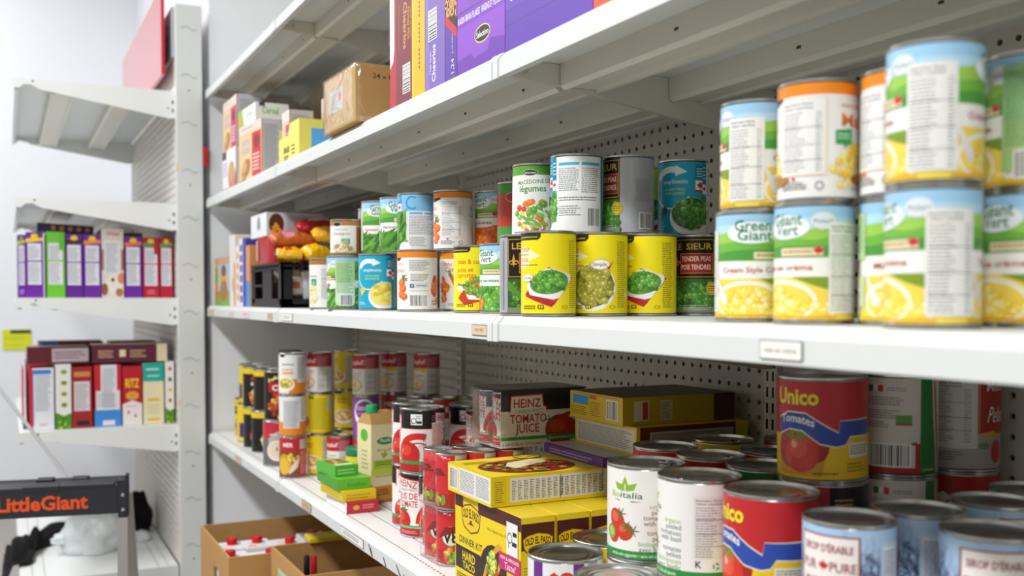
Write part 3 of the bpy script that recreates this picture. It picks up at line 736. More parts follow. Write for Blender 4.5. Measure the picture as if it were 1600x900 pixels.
# ---- big cans of the lower shelf
def unico(R=51, H=109):
    W = 2 * pi * R; a = base(W, H, '#c0242b'); a.rect(-W / 2, 0, W / 2, H * .44, '#efc21c')
    for u in (-80, 80):
        B = '#2b4aa6'; E = '#ece4c8'
        def band(t, e): return [(u - 42, H * .60 + e), (u - 26, H * .675 + e), (u - 4, H * .67 + e), (u + 18, H * .545 + e), (u + 32, H * .475 + e), (u + 34, H * .60 + e * .4), (u + 78, H * .605 + e), (u + 78, H * .44 - e), (u + 46, H * .445 - e), (u + 40, H * .36 - e), (u + 30, H * .34 - e), (u + 12, H * .37 - e), (u - 8, H * .50 - e), (u - 24, H * .51 - e), (u - 42, H * .44 - e)]
        a.poly([(u - 42, 3), (u + 14, 3), (u + 22, H * .44), (u - 42, H * .46)], '#d59a1c')
        a.ell(u - 26, H * .30, 17, 22, '#b3231f'); a.ell(u + 6, H * .33, 16, 18, '#a81f1e'); a.ell(u - 10, H * .26, 21, 22, '#cf3322'); a.ell(u - 14, H * .31, 12, 11, '#dd5038'); a.ell(u - 18, H * .35, 4, 5, '#f0a890')
        for k in range(9): a.ell(u - 14 + 9 * cos(k * .7), H * .45 + 4 * sin(k * 1.3), 8, 1.5, '#6c8a2c', k * .7, 7)
        a.poly(band(0, 1.6), E); a.poly(band(0, 0), B)
        for dx, dy, c in ((.8, -.8, '#5a1015'), (0, 0, '#f2d72c')): a.text('Unico', u - 16 + dx, H * .765 + dy, 18, c, bold=.06, w=54)
        a.text('Tomates', u - 16, H * .545, 9.5, '#f3f0e6', bold=.03, w=44, rot=-.06, arch=3.5)
        a.rect(u + 44, H * .22, u + 78, H * .37, '#e9e4d2'); a.fine(u + 46, H * .235, u + 77, H * .36, '#555', 2.8, .45, .15)
        a.fine(u + 4, 5, u + 34, 9, '#4a3a10', 3.2, .5, .1); a.fine(u + 42, 5, u + 72, H * .19, '#5a4a18', 4, .35, .4)
    return a
def organic_tomato(R=49.6, H=109):
    W = 2 * pi * R; a = base(W, H, '#eceae6'); a.rect(-W / 2, 0, W / 2, 10, '#2c8a3c'); a.text('senza sale aggiunto • sans sel ajouté', 0, 3, 4.2, '#e9f2e6', bold=.01, w=70)
    L = '#8ab52c'
    a.poly([(-14, H * .93), (-8, H * .80), (-14, H * .76), (-20, H * .80)], L); a.poly([(-30, H * .86), (-18, H * .83), (-15, H * .755), (-26, H * .775)], L); a.poly([(2, H * .86), (-10, H * .83), (-13, H * .755), (-2, H * .775)], L)
    a.rect(-14.8, H * .77, -13.2, H * .84, '#eceae6')
    a.text('Bio', -36, H * .685, 7.6, '#8ab52c', 'l', .02, w=14, shear=.12); a.text('italia', -21, H * .685, 7.6, '#2f6a44', 'l', .02, w=30, shear=.12)
    a.poly([(-33, H * .665), (-22, H * .655), (-22, H * .64), (-26, H * .65)], '#b02a2c'); a.poly([(-6, H * .64), (8, H * .65), (-6, H * .655)], '#b02a2c')
    for i, (t, c) in enumerate((('organic', '#79ab4a'), ('peeled', '#4a4a48'), ('tomatoes', '#4a4a48'), ('with basil', '#4a4a48'), ('', ''), ('tomates', '#4a4a48'), ('pelées', '#4a4a48'), ('biologiques', '#79ab4a'), ('avec basilic', '#4a4a48'))):
        if t: a.text(t, 42, H * (.575 - .063 * i + (.02 if i > 4 else 0)), 6.2, c, 'r', .004)
    for x, y, q, p in ((-27, .42, 12, 15), (-14, .30, 12, 11), (-34, .26, 10, 12)): a.ell(x, H * y, q, p, '#c83a24', .5); a.ell(x - 3, H * y + 4, q * .5, p * .45, '#de6648', .5)
    a.ell(-38, H * .27, 8, 9, '#7fae3c'); a.ell(-37, H * .28, 5, 6, '#a8cc66')
    for x, y in ((-20, .50), (-3, .32), (-12, .36)):
        for k in range(6): a.ell(x + 3 * cos(k), H * y + 3 * sin(k), 6, .9, '#56702c', k * 1.05, 6)
    a.nutri(56, H * .24, 100, H * .88, '#e3e1dd'); a.text('K', 62, H * .14, 8, '#333', bold=.02); 
    for k in range(3): a.poly([(82 + 4.6 * cos(2.1 * k + .5), H * .155 + 4.6 * sin(2.1 * k + .5)), (82 + 4.6 * cos(2.1 * k + 1.7), H * .155 + 4.6 * sin(2.1 * k + 1.7)), (82 + 2.4 * cos(2.1 * k + 1.7), H * .155 + 2.4 * sin(2.1 * k + 1.7)), (82 + 2.4 * cos(2.1 * k + .5), H * .155 + 2.4 * sin(2.1 * k + .5))], '#3c9a4c')
    a.rect(92, H * .12, 104, H * .19, '#cfcfca')
    return a
def italian(R=47.6, H=109):
    W = 2 * pi * R; a = base(W, H, '#d9d4c9')
    for x, c in ((-30, '#2d7a3c'), (-24, '#f0eee6'), (-18, '#c8302c')): a.rect(x, H * .86, x + 6, H * .93, c)
    a.fine(-8, H * .86, 16, H * .92, '#6f6a62', 2.6, .4); a.fine(-30, H * .72, 14, H * .82, '#5c5750', 2.7, .4, .2); a.fine(-30, H * .58, 10, H * .68, '#5c5750', 2.7, .4, .3); a.fine(-30, H * .48, -4, H * .56, '#5c5750', 2.7, .4, .3)
    a.rect(2, H * .51, 20, H * .57, '#a82a20'); a.rect(2, H * .53, 20, H * .62, '#5c9a2c'); a.fine(-22, H * .33, 12, H * .35, '#444', 3, .4, .1)
    a.rect(-60, 0, 60, 7, '#b3261f'); a.poly([(26, 0), (26, H * .34), (12, H * .31), (26, H * .30)], '#b3261f'); a.rect(24, 0, 30, H * .32, '#b3261f'); a.bars(-26, 9, 18, 33)
    a.rect(30, 0, 42, H, '#1f7a34'); a.poly([(42, H), (47, H), (50, H * .6), (56, H * .2), (60, 0), (42, 0)], '#1f7a34'); a.poly([(47, H), (50, H), (54, H * .6), (58, H * .2), (63, 0), (58, 0), (52, H * .5)], '#e0dcd2'); a.poly([(50, H), (53, H), (62, H * .45), (66, 0), (61, 0), (54, H * .6)], '#b02a26'); a.fine(34, 3, 52, 7, '#d8c040', 3.4, .5)
    return a
def red_premium(R=47.6, H=109):
    W = 2 * pi * R; a = base(W, H, '#a8a39b'); a.rect(-46, H * .22, 18, H, '#d2cec6'); a.nutri(-44, H * .28, 14, H * .98, '#d2cec6')
    a.fine(-44, H * .08, 4, H * .2, '#5a564f', 3, .4); a.rect(18, H * .38, 80, H, '#a3271f'); a.rect(19.5, H * .40, 20.2, H, '#d8b050'); a.poly([(18, H * .38), (40, H * .41), (52, H * .36), (52, H * .33), (18, H * .35)], '#caa046')
    a.text('Mutti', 46, H * .84, 12, '#ece4d8', bold=.02, w=34); a.text('Pelati', 46, H * .5, 20, '#ece0d4', bold=-.002, w=32, shear=.25); a.ell(46, H * .18, 10, 14, '#b83024'); a.ell(26, H * .25, 8, 4, '#6f8a6a')
    return a
def white_red_wave(R=47.6, H=109):
    W = 2 * pi * R; a = base(W, H, '#d9d8c8'); P = [(-150, H)] 
    for i in range(41): x = -150 + i * 7.5; P.append((x, H * .80 + 2.6 * sin(x * .3)))
    a.poly(P + [(150, H)], '#a82622'); a.heap(-6, H * .5, 34, 18, ['#b83024', '#c8402c', '#7a8a3c'], 16, 9); return a
def black_red(R=51, H=109):
    W = 2 * pi * R; a = base(W, H, '#b1242a'); a.rect(20, 0, 90, H, '#1c1713'); a.text('CANADA', -16, H * .66, 5, '#e8cfc4', w=26); a.fine(26, H * .3, 52, H * .9, '#b09058', 5, .45); return a
def maple_syrup(R=42, H=111):
    W = 2 * pi * R; a = base(W, H, '#a9c6e4'); a.rect(-W / 2, 0, W / 2, H * .28, '#dfe6ee'); rn = random.Random(5)
    for k in range(7): a.ell(-120 + k * 40, H * .24, 26, 7, '#cddbea')
    Q = []
    def branch(x, y, ang, L, t, d):
        x2, y2 = x + L * cos(ang), y + L * sin(ang); nx, ny = -sin(ang) * t, cos(ang) * t
        Q.append([(x - nx, y - ny), (x2 - nx * .6, y2 - ny * .6), (x2 + nx * .6, y2 + ny * .6), (x + nx, y + ny)])
        if d > 0:
            for q in range(rn.choice((2, 2, 3))): branch(x2, y2, ang + rn.uniform(-.75, .75), L * rn.uniform(.6, .85), t * .6, d - 1)
    for u in (-122, -104, -84, -60, -38, -20, -2, 16, 34, 58, 84, 100, 118): branch(u, 6, pi / 2 + rn.uniform(-.15, .15), 27, 2.6 if u % 4 else 1.7, 6)
    a.polys([[(p[0], min(p[1], H)) for p in q] for q in Q], '#3f4468')
    for u in (-56, 75):
        a.rect(u - 31, H * .48, u + 31, H * .94, '#8a2434'); a.rect(u - 29, H * .495, u + 29, H * .925, '#efe9e4')
        a.text('SIROP D\'ÉRABLE', u, H * .80, 7, '#8a2434', bold=.05, w=50); a.text('PUR', u - 18, H * .645, 9, '#8a2434', bold=.035, w=18); a.text('PURE', u + 16, H * .645, 9, '#8a2434', bold=.035, w=24); a.maple(u - 2, H * .685, 5.5, '#c8242c'); a.text('MAPLE SYRUP', u, H * .525, 6.4, '#8a2434', bold=.03, w=46)
    a.rect(-6, 3, 20, H * .9, '#b9cfe4'); a.rect(-3, 6, 16, H * .86, '#dde5ee'); a.fine(-2, 8, 15, H * .84, '#5a6480', 3, .45, .2)
    return a
def purple_fruit(R=48, H=109):
    W = 2 * pi * R; a = base(W, H, '#ecebea'); a.rect(-46, 0, -30, H, '#6a2c8c'); a.maple(-14, H * .86, 6); a.ell(2, H * .84, 9, 8, '#c8402c'); a.rect(10, H * .7, 24, H, '#6a2c8c'); a.rect(30, 0, 46, H, '#b9a0cc'); a.fine(-20, H * .5, 28, H * .72, '#777', 3, .4); a.ell(0, H * .3, 16, 14, '#c8402c'); return a
def plain(c1, c2=None, txt=None, tc='#f0e8d0', R=51, H=109):
    W = 2 * pi * R; a = base(W, H, c1)
    if c2: a.rect(-W / 2, 0, W / 2, H * .45, c2)
    if txt: a.text(txt, 0, H * .66, H * .15, tc, bold=.04, w=R * .9)
    a.fine(-R * .5, H * .15, R * .5, H * .4, '#55514a', 3.4, .4); return a

# ---- tomato juice, soups
def tomato_juice(R=42.6, H=111):
    W = 2 * pi * R; a = base(W, H, '#eceae7'); RD = '#c8242c'; GR = '#2d9a4c'
    a.rect(-W / 2, H * .70, W / 2, H, '#15130f'); a.rect(-W / 2, H * .695, W / 2, H * .705, RD)
    for u in (-62, 68):
        a.poly([(u - 36, H * .98), (u + 22, H * .92), (u + 22, H * .66), (u - 36, H * .66)], RD); a.poly([(u - 33, H * .955), (u + 20, H * .90), (u + 20, H * .6), (u - 33, H * .6)], '#eceae7')
        a.text('HEINZ', u - 6, H * .80, 13, RD, bold=.025, w=46, rot=-.10)
        a.text('CANADA FANCY', u - 4, H * .735, 4.6, GR, bold=.01, w=42); w_ = ('JUS DE', 'TOMATE') if u < 0 else ('TOMATO', 'JUICE')
        a.text(w_[0], u - 4, H * .60, 12, RD, bold=.03, w=44); a.text(w_[1], u - 4, H * .47, 12, RD, bold=.03, w=44)
        a.ell(u - 18, H * .24, 22, 22, '#c4211f'); a.ell(u - 22, H * .31, 13, 9, '#d8442e'); a.ell(u - 28, H * .36, 4, 3, '#f0b0a0')
        for k in range(6): a.ell(u - 14 + 6 * cos(k), H * .42 + 3 * sin(k), 8, 1.5, '#2d7a2c', k, 6)
        a.ring(u + 62, H * .20, 36, 48, '#cf2a24', 70, 180, 20); a.ring(u + 62, H * .20, 28, 31, '#d8402c', 60, 180, 16)
        a.ell(u + 42, H * .26, 24, 25, '#c6231f'); a.ell(u + 36, H * .34, 13, 10, '#d9452e'); a.ring(u + 40, H * .22, 17, 19, '#e8a05a', 120, 230, 10)
    a.rect(-W / 2, 0, W / 2, H * .115, '#b81f22'); a.rect(-W / 2, H * .115, W / 2, H * .165, GR)
    for u in (-62, 68): a.text('Made from Ontario Tomatoes', u, H * .125, 3, '#e8f4e8', bold=.01, w=52)
    for u in (-62, 68): a.fine(u - 20, H * .03, u + 18, H * .09, '#e0a8a4', 3, .4)
    # information panels between the fronts
    for u in (0, ):
        a.rect(u - 14, H * .765, u + 8, H * .945, '#f0f0ee'); a.ring(u - 8, H * .835, 4, 5.2, '#1f1f1d'); a.rect(u - 12, H * .77, u - 10.6, H * .82, '#1f1f1d'); a.rect(u - 3, H * .79, u + 7, H * .83, '#1f1f1d'); a.fine(u - 4, H * .86, u + 6, H * .93, '#777', 3.4, .45, .1)
        a.rect(u + 26, H * .40, u + 50, H * .80, '#e8cfc6'); a.fine(u + 27, H * .42, u + 49, H * .79, '#a8544c', 2.7, .45, .2); a.fine(u + 26, H * .82, u + 50, H * .94, '#7a7672', 3, .4, .1)
        a.rect(u + 10, H * .30, u + 10.8, H * .64, '#555'); a.rect(u + 14, H * .34, u + 14.7, H * .64, '#777')
    return a
def red_white_soup(style, R=33, H=94):
    W = 2 * pi * R; a = base(W, H, '#e6e3de'); a.rect(-W / 2, H * .66, W / 2, H, '#b81f2c')
    a.text("Campbell's", -20, H * .77, 11, '#f0e8e4', bold=.025, w=48, shear=.2)
    a.rect(2, H * .66, 36, H, '#a83a48'); a.nutri(3, 3, 35, H * .655, '#d9d6d2', head=False); a.fine(5, H * .68, 33, H * .95, '#d8a8ac', 3, .35)
    if style == 'wave':
        P = [(-100, H * .66), (-60, H * .56), (-34, H * .63), (-6, H * .55), (2, H * .58), (2, H * .66)]; a.poly(P, '#e8c42c'); a.fine(-44, H * .60, -16, H * .64, '#6a5a18', 3, .5, .1)
    a.text('soupe', -14, H * .53 if style != 'wave' else H * .45, 4.4, '#b8444c', w=20); a.fine(-40, H * .44, -6, H * .5, '#b8646a', 3, .5, .1)
    a.ell(-28, H * .25, 25, 17, '#c9b48c', 0, 24); a.ell(-28, H * .26, 22, 14, '#e9d8ac', 0, 24); a.heap(-28, H * .26, 14, 9, ['#d9bf7c', '#f2e6c8', '#c8a860'], 14, 3)
    return a
def yellow_soup(back=False, R=33, H=94):
    W = 2 * pi * R; Y = '#ecd31c'; a = base(W, H, Y)
    if back:
        a.fine(-30, H * .08, 22, H * .92, '#8f8420', 2.5, .42, .15); a.rect(20, H * .58, 32, H * .95, '#d4cc9a'); a.ell(-38, H * .3, 10, 13, '#c4483a'); a.rect(-30, H * .9, -14, H * .97, '#6f6a18')
    else:
        a.poly([(-50, H), (-12, H), (-16, H * .93), (-50, H * .93)], '#26241a'); a.fine(-28, H * .64, 4, H * .84, '#c86a2a', 7, .5, .4)
        a.ell(-10, H * .24, 34, 12, '#c8402c', .06); a.ell(-10, H * .30, 31, 18, '#f0ede4', 0, 26); a.ell(-10, H * .33, 27, 13, '#e2a83a', 0, 26); a.heap(-10, H * .33, 20, 8, ['#f0d890', '#d88a2a', '#f6ecc8'], 22, 3.2)
        a.rect(20, 6, 40, H * .9, '#dac824'); a.rect(21, H * .12, 39, H * .92, '#d9d4b4'); a.fine(22, H * .14, 38, H * .9, '#6a6640', 2.6, .4, .2)
    return a
def chowder(mid, R=33, H=94):
    W = 2 * pi * R; a = base(W, H, '#e9e8e4')
    if mid:
        a.rect(-W / 2, 0, W / 2, H * .34, '#e98a24'); a.rect(-24, H * .18, 18, H * .93, '#dedfe2'); a.fine(-22, H * .2, 16, H * .9, '#555a60', 2.8, .42, .25); a.rect(24, H * .5, 25, H * .56, '#222'); a.fine(22, H * .4, 34, H * .95, '#777', 3, .4)
    else:
        a.rect(6, H * .2, 36, H * .98, '#d6d5d4'); a.fine(8, H * .26, 34, H * .95, '#555', 2.6, .42, .2); a.rect(-14, 0, 60, H * .38, '#e98a24'); a.rect(6, H * .28, 36, H * .38, '#d6d5d4')
        a.poly([(-40, H), (-24, H), (-26, H * .94), (-40, H * .94)], '#222'); a.fine(-33, H * .70, 0, H * .80, '#3a5a7a', 6, .5, .1); a.fine(-32, H * .58, -3, H * .66, '#e98a24', 6, .6, .1); a.rect(-32, H * .50, -2, H * .56, '#e9a860')
        a.ell(-24, H * .24, 24, 18, '#f2f0ea', 0, 24); a.ell(-24, H * .26, 20, 13, '#e6c24a', 0, 24); a.heap(-24, H * .26, 14, 9, ['#f2e2a0', '#d8a83a', '#6f9a4a'], 16, 3.2)
    return a
def chunky_red(R=33, H=94):
    W = 2 * pi * R; a = base(W, H, '#c0222a'); a.text('MER', -18, H * .78, 10, '#f4eeea', bold=.05, w=26); a.rect(12, H * .72, 34, H * .96, '#d8d3ce'); a.fine(13, H * .73, 33, H * .95, '#777', 2.6, .4)
    a.rect(-60, 0, 10, H * .66, '#7a4a2a'); a.ell(-28, H * .32, 20, 26, '#d8a01c', 0, 24); a.ell(-30, H * .28, 15, 20, '#e8bc3a', 0, 20); a.heap(-6, H * .5, 14, 9, ['#d8a83a', '#c08a2a', '#e8c86a'], 14, 4)
    a.poly([(-14, 6), (6, 22), (12, 46), (0, 40), (-18, 14)], '#e6c8b0'); a.poly([(-12, 8), (2, 26), (6, 40), (-2, 34)], '#f0dccb'); a.fine(14, 6, 34, H * .68, '#e8b4ac', 3, .4)
    return a
def mushroom_soup(R=42, H=111):
    W = 2 * pi * R; a = base(W, H, '#6f6a66'); a.rect(-W / 2, H * .62, W / 2, H, '#c02a44'); a.poly([(-40, H * .62), (-20, H * .78), (20, H * .82), (60, H * .74), (60, H * .5), (-40, H * .5)], '#b8b0ac')
    a.fine(-36, H * .68, -12, H * .76, '#f2e4e4', 6, .5); a.ell(-14, H * .34, 30, 27, '#f0eae0', 0, 30); a.ell(-14, H * .35, 26, 22, '#e2d4bc', 0, 28); a.ell(-16, H * .38, 2.4, 5, '#5a7a3a'); a.heap(24, H * .16, 18, 12, ['#e8e0d4', '#cfc2b0'], 10, 8); return a
def black_yellow(txt, R=42, H=111, col='#c8242c', food=('#e6b43a', '#d8862a', '#c0541c', '#f2d880'), top=True):
    W = 2 * pi * R; a = base(W, H, '#171410')
    if top: a.rect(-W / 2, H * .86, W / 2, H, '#e8c81c')
    a.poly([(-26, H * .70), (-20, H * .80), (-10, H * .74), (0, H * .81), (10, H * .74), (24, H * .80), (26, H * .70), (8, H * .67)], col); a.rect(-24, H * .55, 26, H * .64, '#c9c6c4' if top else col)
    a.ell(0, H * .26, 28, 26, '#e4d4a4', 0, 26); a.heap(0, H * .26, 26, 24, food, 40, 6.5); a.rect(44, 4, 80, H * .84, '#e4c41c'); a.fine(46, 6, 78, H * .8, '#6a5a18', 3, .4); return a
def yellow_far(R=42, H=111):
    W = 2 * pi * R; a = base(W, H, '#e8cc1c'); a.rect(-30, H * .58, 26, H * .8, '#2a2418'); a.fine(-26, H * .62, 22, H * .76, '#e8cc1c', 8, .5); a.rect(-60, H * .1, -34, H * .5, '#4a2c6c'); a.heap(0, H * .24, 28, 20, ['#c0702a', '#d8a03a', '#8a4a1c'], 24, 7); a.fine(34, 6, 64, H * .9, '#7a6c18', 3, .4); return a
def chili(R=37, H=122):
    W = 2 * pi * R; a = base(W, H, '#191310'); a.pods(-6, H * .88, 30, 8, ['#e6cf8a', '#d8b45a'], 12, 8, 3, .5, 2); a.rect(-34, H * .58, 36, H * .80, '#b01c24'); a.text('CHILI', 4, H * .62, 15, '#f2eeea', bold=.05, w=54); a.rect(-22, H * .50, 36, H * .57, '#c8242c'); a.heap(4, H * .24, 36, 28, ['#c8641c', '#e09a34', '#8a2c14', '#e8bc5a', '#a83c1a'], 60, 7); a.fine(40, 5, 70, H * .9, '#8a7a6a', 3, .4); return a
def purple_broth(R=33, H=94):
    W = 2 * pi * R; a = base(W, H, '#8a4a9c'); a.ell(-4, H * .62, 27, 34, '#ece8ee', 0, 28); a.ell(-4, H * .68, 23, 22, '#7a3a94', 0, 28); a.fine(-22, H * .66, 14, H * .80, '#ecd8f0', 5, .5); a.fine(-22, H * .55, 14, H * .63, '#e8a04a', 4, .5, .1); a.ell(14, H * .16, 26, 20, '#e4d4c4', 0, 24); a.ell(14, H * .17, 22, 15, '#c89a6a', 0, 22); return a
def simple_lid_soup(c1, c2, txt=None): 
    a = base(2 * pi * 33, 94, c1); a.rect(-104, 50, 104, 94, c2)
    if txt: a.text(txt, -6, 66, 12, '#f2ece4', bold=.03, w=40)
    a.fine(4, 6, 34, 46, '#777', 3, .4); return a

# ------------------------------------------------------------------ building a can: tin body, lid, paper label, pull tab
_CAN = {}
def can_meshes(r, h):
    k = (r, h)
    if k not in _CAN:
        R = r + .0008
        b = MB(); b.lathe([(r - .004, .0022), (r - .0012, .0), (R, .0006), (R, .0026), (r - .0008, .0038), (r, .0056), (r, h - .0056), (r - .0008, h - .0038), (R, h - .0026), (R, h - .0006), (R - .0006, h), (R - .0016, h - .0004), (R - .0022, h - .0042)], 56)
        b.lathe([(0.0005, .003), (r - .004, .0022)], 40)
        body = b.mesh('tin_body', M['tin'], 40)
        q = r - .0012
        b = MB(); b.lathe([(q, h - .0042), (q - .0012, h - .0048), (q - .003, h - .0036), (q - .0045, h - .0036), (q * .80, h - .0042), (q * .78, h - .0034), (q * .74, h - .0034), (q * .72, h - .0042), (q * .64, h - .0042), (q * .62, h - .0036), (q * .58, h - .0036), (q * .56, h - .0042), (.0003, h - .0042)], 56)
        lid = b.mesh('lid', M['tin'], 60); lidg = lid.copy(); lidg.materials[0] = M['gold']
        lidd = lid.copy(); lidd.materials[0] = M['dark_tin']
        b = MB()
        b.prism([(.0 + .012 * cos(a * pi / 8), -q * .62 + .009 * sin(a * pi / 8)) for a in range(16)], 'Z', h - .0030, h - .0018)
        b.prism([(-.007, -q * .66), (.007, -q * .66), (.006, -q * .92), (-.006, -q * .92)], 'Z', h - .0034, h - .0022)
        b.lathe([(0.0003, h - .0012), (.003, h - .0014), (.0034, h - .003)], 10, T=Matrix.Translation((0, -q * .68, 0)))
        tab = b.mesh('pull_tab', M['chrome'], 30)
        _CAN[k] = (body, lid, lidg, lidd, tab)
    return _CAN[k]
_ART = {}
def label_mesh(key, fn, r, h, silver=False):
    k = (key, r, h)
    if k not in _ART:
        m = wrap(fn(), r, .004).mesh('paper_label', M['paper_metal' if silver else 'paper'])
        _ART[k] = m
    return _ART[k]
SMALL, SOUP, BIG, ORG, ITAL, TALL, MUSH, LIDS = (.0360, .111), (.0320, .102), (.0502, .1175), (.0486, .1175), (.0464, .1175), (.0417, .119), (.0326, .076), (.0448, .1175)
ARTS = {
 'gv_corn': lambda: green_valley('corn'), 'gv_beans': lambda: green_valley('beans'), 'gv_carrot': lambda: green_valley('carrot'), 'gv_peas': lambda: green_valley('peas'),
 'gb_corn': lambda: green_back('corn'), 'gb_beans': lambda: green_back('beans'), 'tq_peas': lambda: turquoise('peas'), 'tq_beans': lambda: turquoise('beans'), 'tq_light': lambda: turquoise('x', light=True),
 'or_carrot': lambda: orange_band('carrot'), 'or_corn': lambda: orange_band('corn'), 'or_back': orange_back, 'or_front': orange_front, 'mace': macedoine,
 'y_dish': lambda: yellow_peas('dish'), 'y_bowl': lambda: yellow_peas('bowl'), 'y_mixed': lambda: yellow_peas('mixed'), 'silver': silver_peas, 'brown': brown_band, 'green_red': green_red,
 'mush': mushrooms, 'flag': flag_small, 'unico': unico, 'organic': organic_tomato, 'italian': italian, 'premium': red_premium, 'wave_big': white_red_wave, 'black_red': black_red, 'maple': maple_syrup,
 'purple_fruit': purple_fruit, 'juice': tomato_juice, 'sw': lambda: red_white_soup('plain'), 'sw_wave': lambda: red_white_soup('wave'), 'ys': yellow_soup, 'ys_back': lambda: yellow_soup(True),
 'chow': lambda: chowder(False), 'chow_mid': lambda: chowder(True), 'chunky': chunky_red, 'mushsoup': mushroom_soup, 'by1': lambda: black_yellow('Chef Hot'), 'by2': lambda: black_yellow('Hot', food=('#e8d9a0', '#d8c080', '#c8a860')), 'by3': lambda: black_yellow('Hot Pot', food=('#c8401c', '#e0742a', '#8a2c14')),
 'yfar': yellow_far, 'chili': chili, 'purple': purple_broth, 'red_U': lambda: plain('#b8242a', None, 'Unico', '#f2d72c'), 'red_plain': lambda: plain('#b02328'), 'green_plain': lambda: plain('#2f7a3c', '#d9d3c4'), 'cream_plain': lambda: plain('#e2ddd0'),
 'yellow_plain': lambda: plain('#e6c81c'), 'white_small': lambda: plain('#e4e2dc', R=37, H=103), 'sl1': lambda: simple_lid_soup('#d8d5d0', '#7a4a8c'), 'sl2': lambda: simple_lid_soup('#d8d5d0', '#b02a30', 'MERE'), 'sl3': lambda: simple_lid_soup('#d9d6c0', '#c9b83a'), 'sl4': lambda: simple_lid_soup('#dcdad6', '#9a2c3c'),
}
CANS = []
def can(art, spec, pos, z, u0, label, name='food_can', group=None, tab=False, lid=0, silver=False, tilt=None, support=None):
    r, h = spec; x, y = pos
    root = bpy.data.objects.new(name, None); COL.objects.link(root); root.empty_display_size = .03
    root.location = (x, y, z); rz = math.atan2(-x, y) - u0 / (r * 1000)
    root.rotation_euler = (0, 0, rz)
    if tilt: root.rotation_euler = (Matrix.Rotation(tilt[0], 4, 'X') @ Matrix.Rotation(tilt[1], 4, 'Y') @ Matrix.Rotation(rz, 4, 'Z')).to_euler()
    tag(root, label, 'can', group)
    ms = can_meshes(r, h)
    for nm, me in (('tin_body', ms[0]), ('lid', ms[1 + lid]), ('paper_label', label_mesh(art, ARTS[art], r, h, silver))): link(nm, me, root)
    if tab: link('pull_tab', ms[4], root, rz=tab if isinstance(tab, float) else 0.)
    CANS.append((x, y, z, r, h))
    return root

# ================================================================== third row: vegetable cans
z0 = Z_MID + .0004; z1 = z0 + .1112
GF, GT = 'vegetable cans in the front row of the third shelf', 'vegetable cans stacked on the front row'
def v(art, p, z, u0, lab, **k): return can(art, SMALL, p, z, u0, lab, 'vegetable_can', GF if z == z0 else GT, **k)
# --- peas, beneath
P_ys1, P_ys2, P_ys3 = at(857, 1.317), at(938, 1.344), at(1015, 1.372); P_ls1 = (.649, 1.2315); P_ls2 = at(1092, 1.401)
v('silver', P_ls1, z0, -11, 'silver can with black fleur-de-lis panel, half hidden left of the yellow pea cans', silver=True)
v('y_dish', P_ys1, z0, 0, 'yellow can of green peas on a red napkin, leftmost of the three yellow cans')
v('y_bowl', P_ys2, z0, 6, 'yellow can with a round bowl of olive-green peas, middle of the three yellow cans')
v('y_dish', P_ys3, z0, 12, 'yellow can of green peas on a red napkin, beside the black and red pea can')
v('silver', P_ls2, z0, 8, 'black and red pea can with gold lettering, standing beside the corn cans', silver=True)
v('white_small', (.714, 1.322), z0, 0, 'white can hidden beneath the white and green mixed vegetable can')
# --- peas, above
v('mace', (.714, 1.322), z1, 0, 'white and green can of mixed diced vegetables on the upper layer', tilt=(.0, .012))
v('tq_peas', (.718, 1.210), z1, 76, 'turquoise-edged can turned to its white barcode panel, on the upper layer')
v('silver', (.790, 1.187), z1, 42, 'silver pea can turned to its blank silver side, on the upper layer', silver=True)
v('y_dish', (.888, 1.272), z1, 0, 'yellow can peeping out between the silver can and the turquoise pea can')
v('tq_peas', (.884, 1.186), z1, 6, 'turquoise can with a white bowl of green peas, on the upper layer')
v('white_small', (.888, 1.272), z0, 0, 'white can hidden in the second row beneath the peeping yellow can')
# --- carrots and beans, beneath
v('gv_peas', (.716, 1.440), z0, -26, 'can of peas and carrots with a green hill label, left of the silver pea can')
v('y_mixed', (.703, 1.515), z0, -2, 'yellow can of peas and carrots beside the white carrot cans')
v('or_front', (.756, 1.700), z0, 6, 'narrow glimpse of an orange-topped carrot can behind the yellow mixed can')
v('or_back', (.668, 1.690), z0, 2, 'white carrot can with orange top and barcode, on the bottom layer')
v('macedoine' if False else 'mace', (.704, 1.786), z0, 0, 'sliver of a white and green can between two orange-topped and turquoise cans')
v('tq_beans', (.661, 1.890), z0, 4, 'turquoise can with a bowl of yellow wax beans')
v('gb_beans', (.632, 2.010), z0, 0, 'green bean can with pale green text panel and barcode')
v('brown', (.634, 2.150), z0, 4, 'white can with a brown top band beside the black crate')
v('white_small', (.694, 1.962), z0, 0, 'white can hidden beneath the green bean can of the upper layer')
v('white_small', (.831, 1.684), z0, 0, 'white can hidden in the second row beneath the sliced carrot can')
# --- carrots and beans, above
v('gv_carrot', (.820, 1.682), z1, -26, 'sliced carrot can with a green hill label, on the upper layer')
v('or_carrot', (.746, 1.706), z1, 4, 'white carrot can with orange top turned to its nutrition table, upper layer')
v('tq_light', (.704, 1.784), z1, 10, 'pale blue can with a large letter C above a white text panel')
v('gv_beans', (.700, 1.872), z1, -54, 'green bean can with a tilted green hill label, left of the pale blue can')
v('gv_beans', (.692, 1.962), z1, 62, 'green bean can on the upper layer beside the small mushroom can')
can('mush', MUSH, (.640, 2.022), z1, 0, 'small mushroom can with brown bands, on the upper layer', 'vegetable_can', GT)
can('flag', (.0345, .105), (.7155, 2.062), z1, -10, 'can with a red maple leaf behind the small mushroom can', 'vegetable_can', GT)
v('white_small', (.712, 2.066), z0, 0, 'white can hidden in the second row beneath the maple leaf can')
v('green_red', (.795, 1.537), z1, -10, 'green and red can far behind, left of the mixed diced vegetables')
v('white_small', (.795, 1.537), z0, 0, 'white can hidden in the second row beneath the green and red can')
